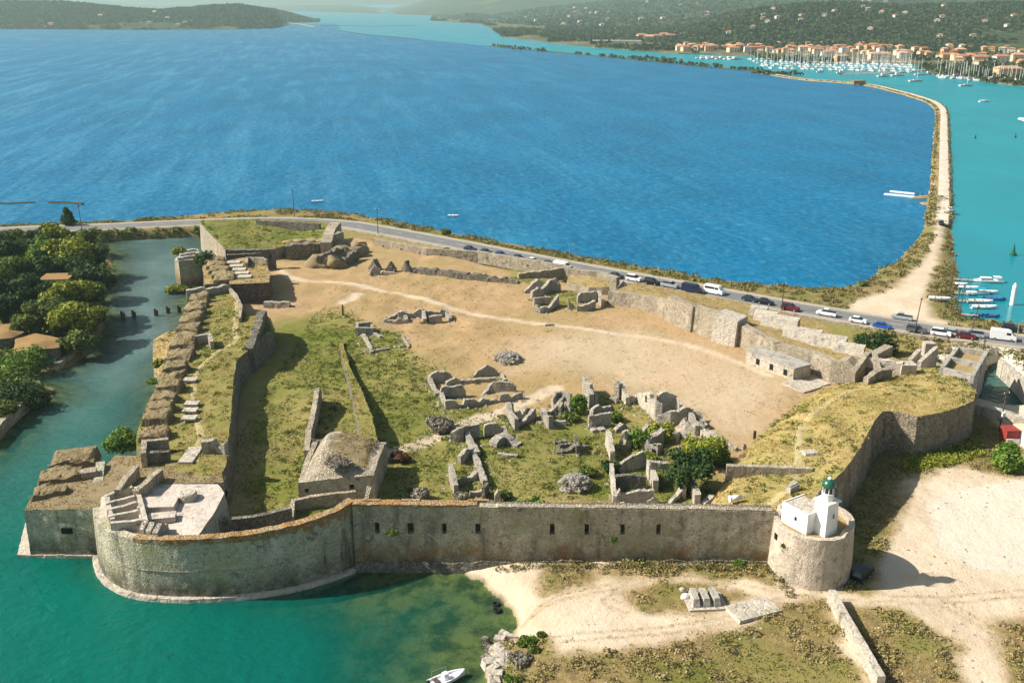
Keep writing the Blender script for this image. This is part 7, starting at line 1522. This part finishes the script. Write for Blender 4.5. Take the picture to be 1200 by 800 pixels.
for row, (x0, y0, x1, y1, n_) in enumerate([(880,70,1070,74,26),(884,72.5,1072,77,26),(888,75,1074,79.5,26),(893,77.5,1076,82.5,26),(905,80.5,1070,85,20)]):
    for k in range(n_):
        f_ = (k + rd.uniform(-.3, .3)) / n_; put_yacht(x0 + (x1-x0) * f_, y0 + (y1-y0) * f_ + rd.uniform(-.4, .4), rd.choice([11, 13, 15]), rd.random() < .88, rd.choice([1.57, -1.57]) + rd.uniform(-.15, .15), 'white sailing yacht in the packed marina rows', 'yachts in the marina'); ny_ += 1
for k in range(40):
    f_ = k / 40; put_yacht(1098 + 100 * f_ + rd.uniform(-1, 1), 88.5 + 8.5 * f_ + rd.uniform(-1.5, 3.2) * (1 - f_ * .4), rd.choice([9, 11, 13]), rd.random() < .7, rd.choice([.9, -.9, 2.2]), 'white boat moored along the small harbour quay', 'boats of the small harbour')
for k, x in enumerate((824, 831, 838, 846, 855, 862)): put_yacht(x, 68.5 + .25 * k, rd.choice([22, 28]), False, .1 + .1 * k, 'white motor yacht of the group moored off the left start of town', 'motor yachts off the town start')
for x, y, L_, mst, lab in [(1035,90,14,False,'white motor cruiser lying off the marina, leftmost of the moored pair'),(1052,89,16,False,'white motor cruiser lying off the marina, right of the pair'),(1073,95.5,15,True,'white sailing yacht at anchor with bare mast, before the harbour'),(1078,88,13,True,'white sailing yacht moored just off the marina corner'),(1088,87.5,11,False,'small white cruiser between the marina and harbour'),(1132,101,14,True,'white yacht at anchor off the small harbour'),(1113,91,12,True,'white yacht at the tip of the small harbour'),(985,86,10,False,'white boat off the marina quay, nearest the track'),(961,85,9,False,'white boat beside the sandbar end of the spit')]: put_yacht(x, y, L_, mst, .2, lab, None)
# breakwater of the marina
bank('breakwater', PX([(985,87.5),(1040,86.5),(1080,83.5),(1105,79.5)], 0), [(4, -.5), (2.5, 1.2), (-2.5, 1.2), (-4, -.5)], M['wall_pale'], .2, 10)
mb = MB(); mb.box((0, 0, 1.6), (13, 6, 3.2)); mb.box((0, 0, 3.3), (14, 7, .3)); o = mb.build('boathouse', M['thatch']); o.location = P(1005, 99.3, .5) + (1,); o.rotation_euler = (0, 0, .3); tag(o, 'low brown boathouse where the spit meets the sandbar', 'boathouse', None, 'thing')

# ================================================================== AIR
hz = MB(); hx, hy0, hy1, hz0, hz1 = 9500, -600, 16000, -8, 900
hz.box((0, (hy0 + hy1) / 2, (hz0 + hz1) / 2), (hx * 2, hy1 - hy0, hz1 - hz0)); hm = bpy.data.materials.new('hazy_air'); hm.use_nodes = True; n_ = hm.node_tree; n_.nodes.remove(n_.nodes['Principled BSDF'])
pv = n_.nodes.new('ShaderNodeVolumePrincipled'); pv.inputs['Color'].default_value = (.66, .92, .88, 1); pv.inputs['Density'].default_value = 9.5e-5; pv.inputs['Anisotropy'].default_value = .2
n_.links.new(pv.outputs[0], n_.nodes['Material Output'].inputs['Volume']); ho = hz.build('haze', hm); tag(ho, kind='stuff')
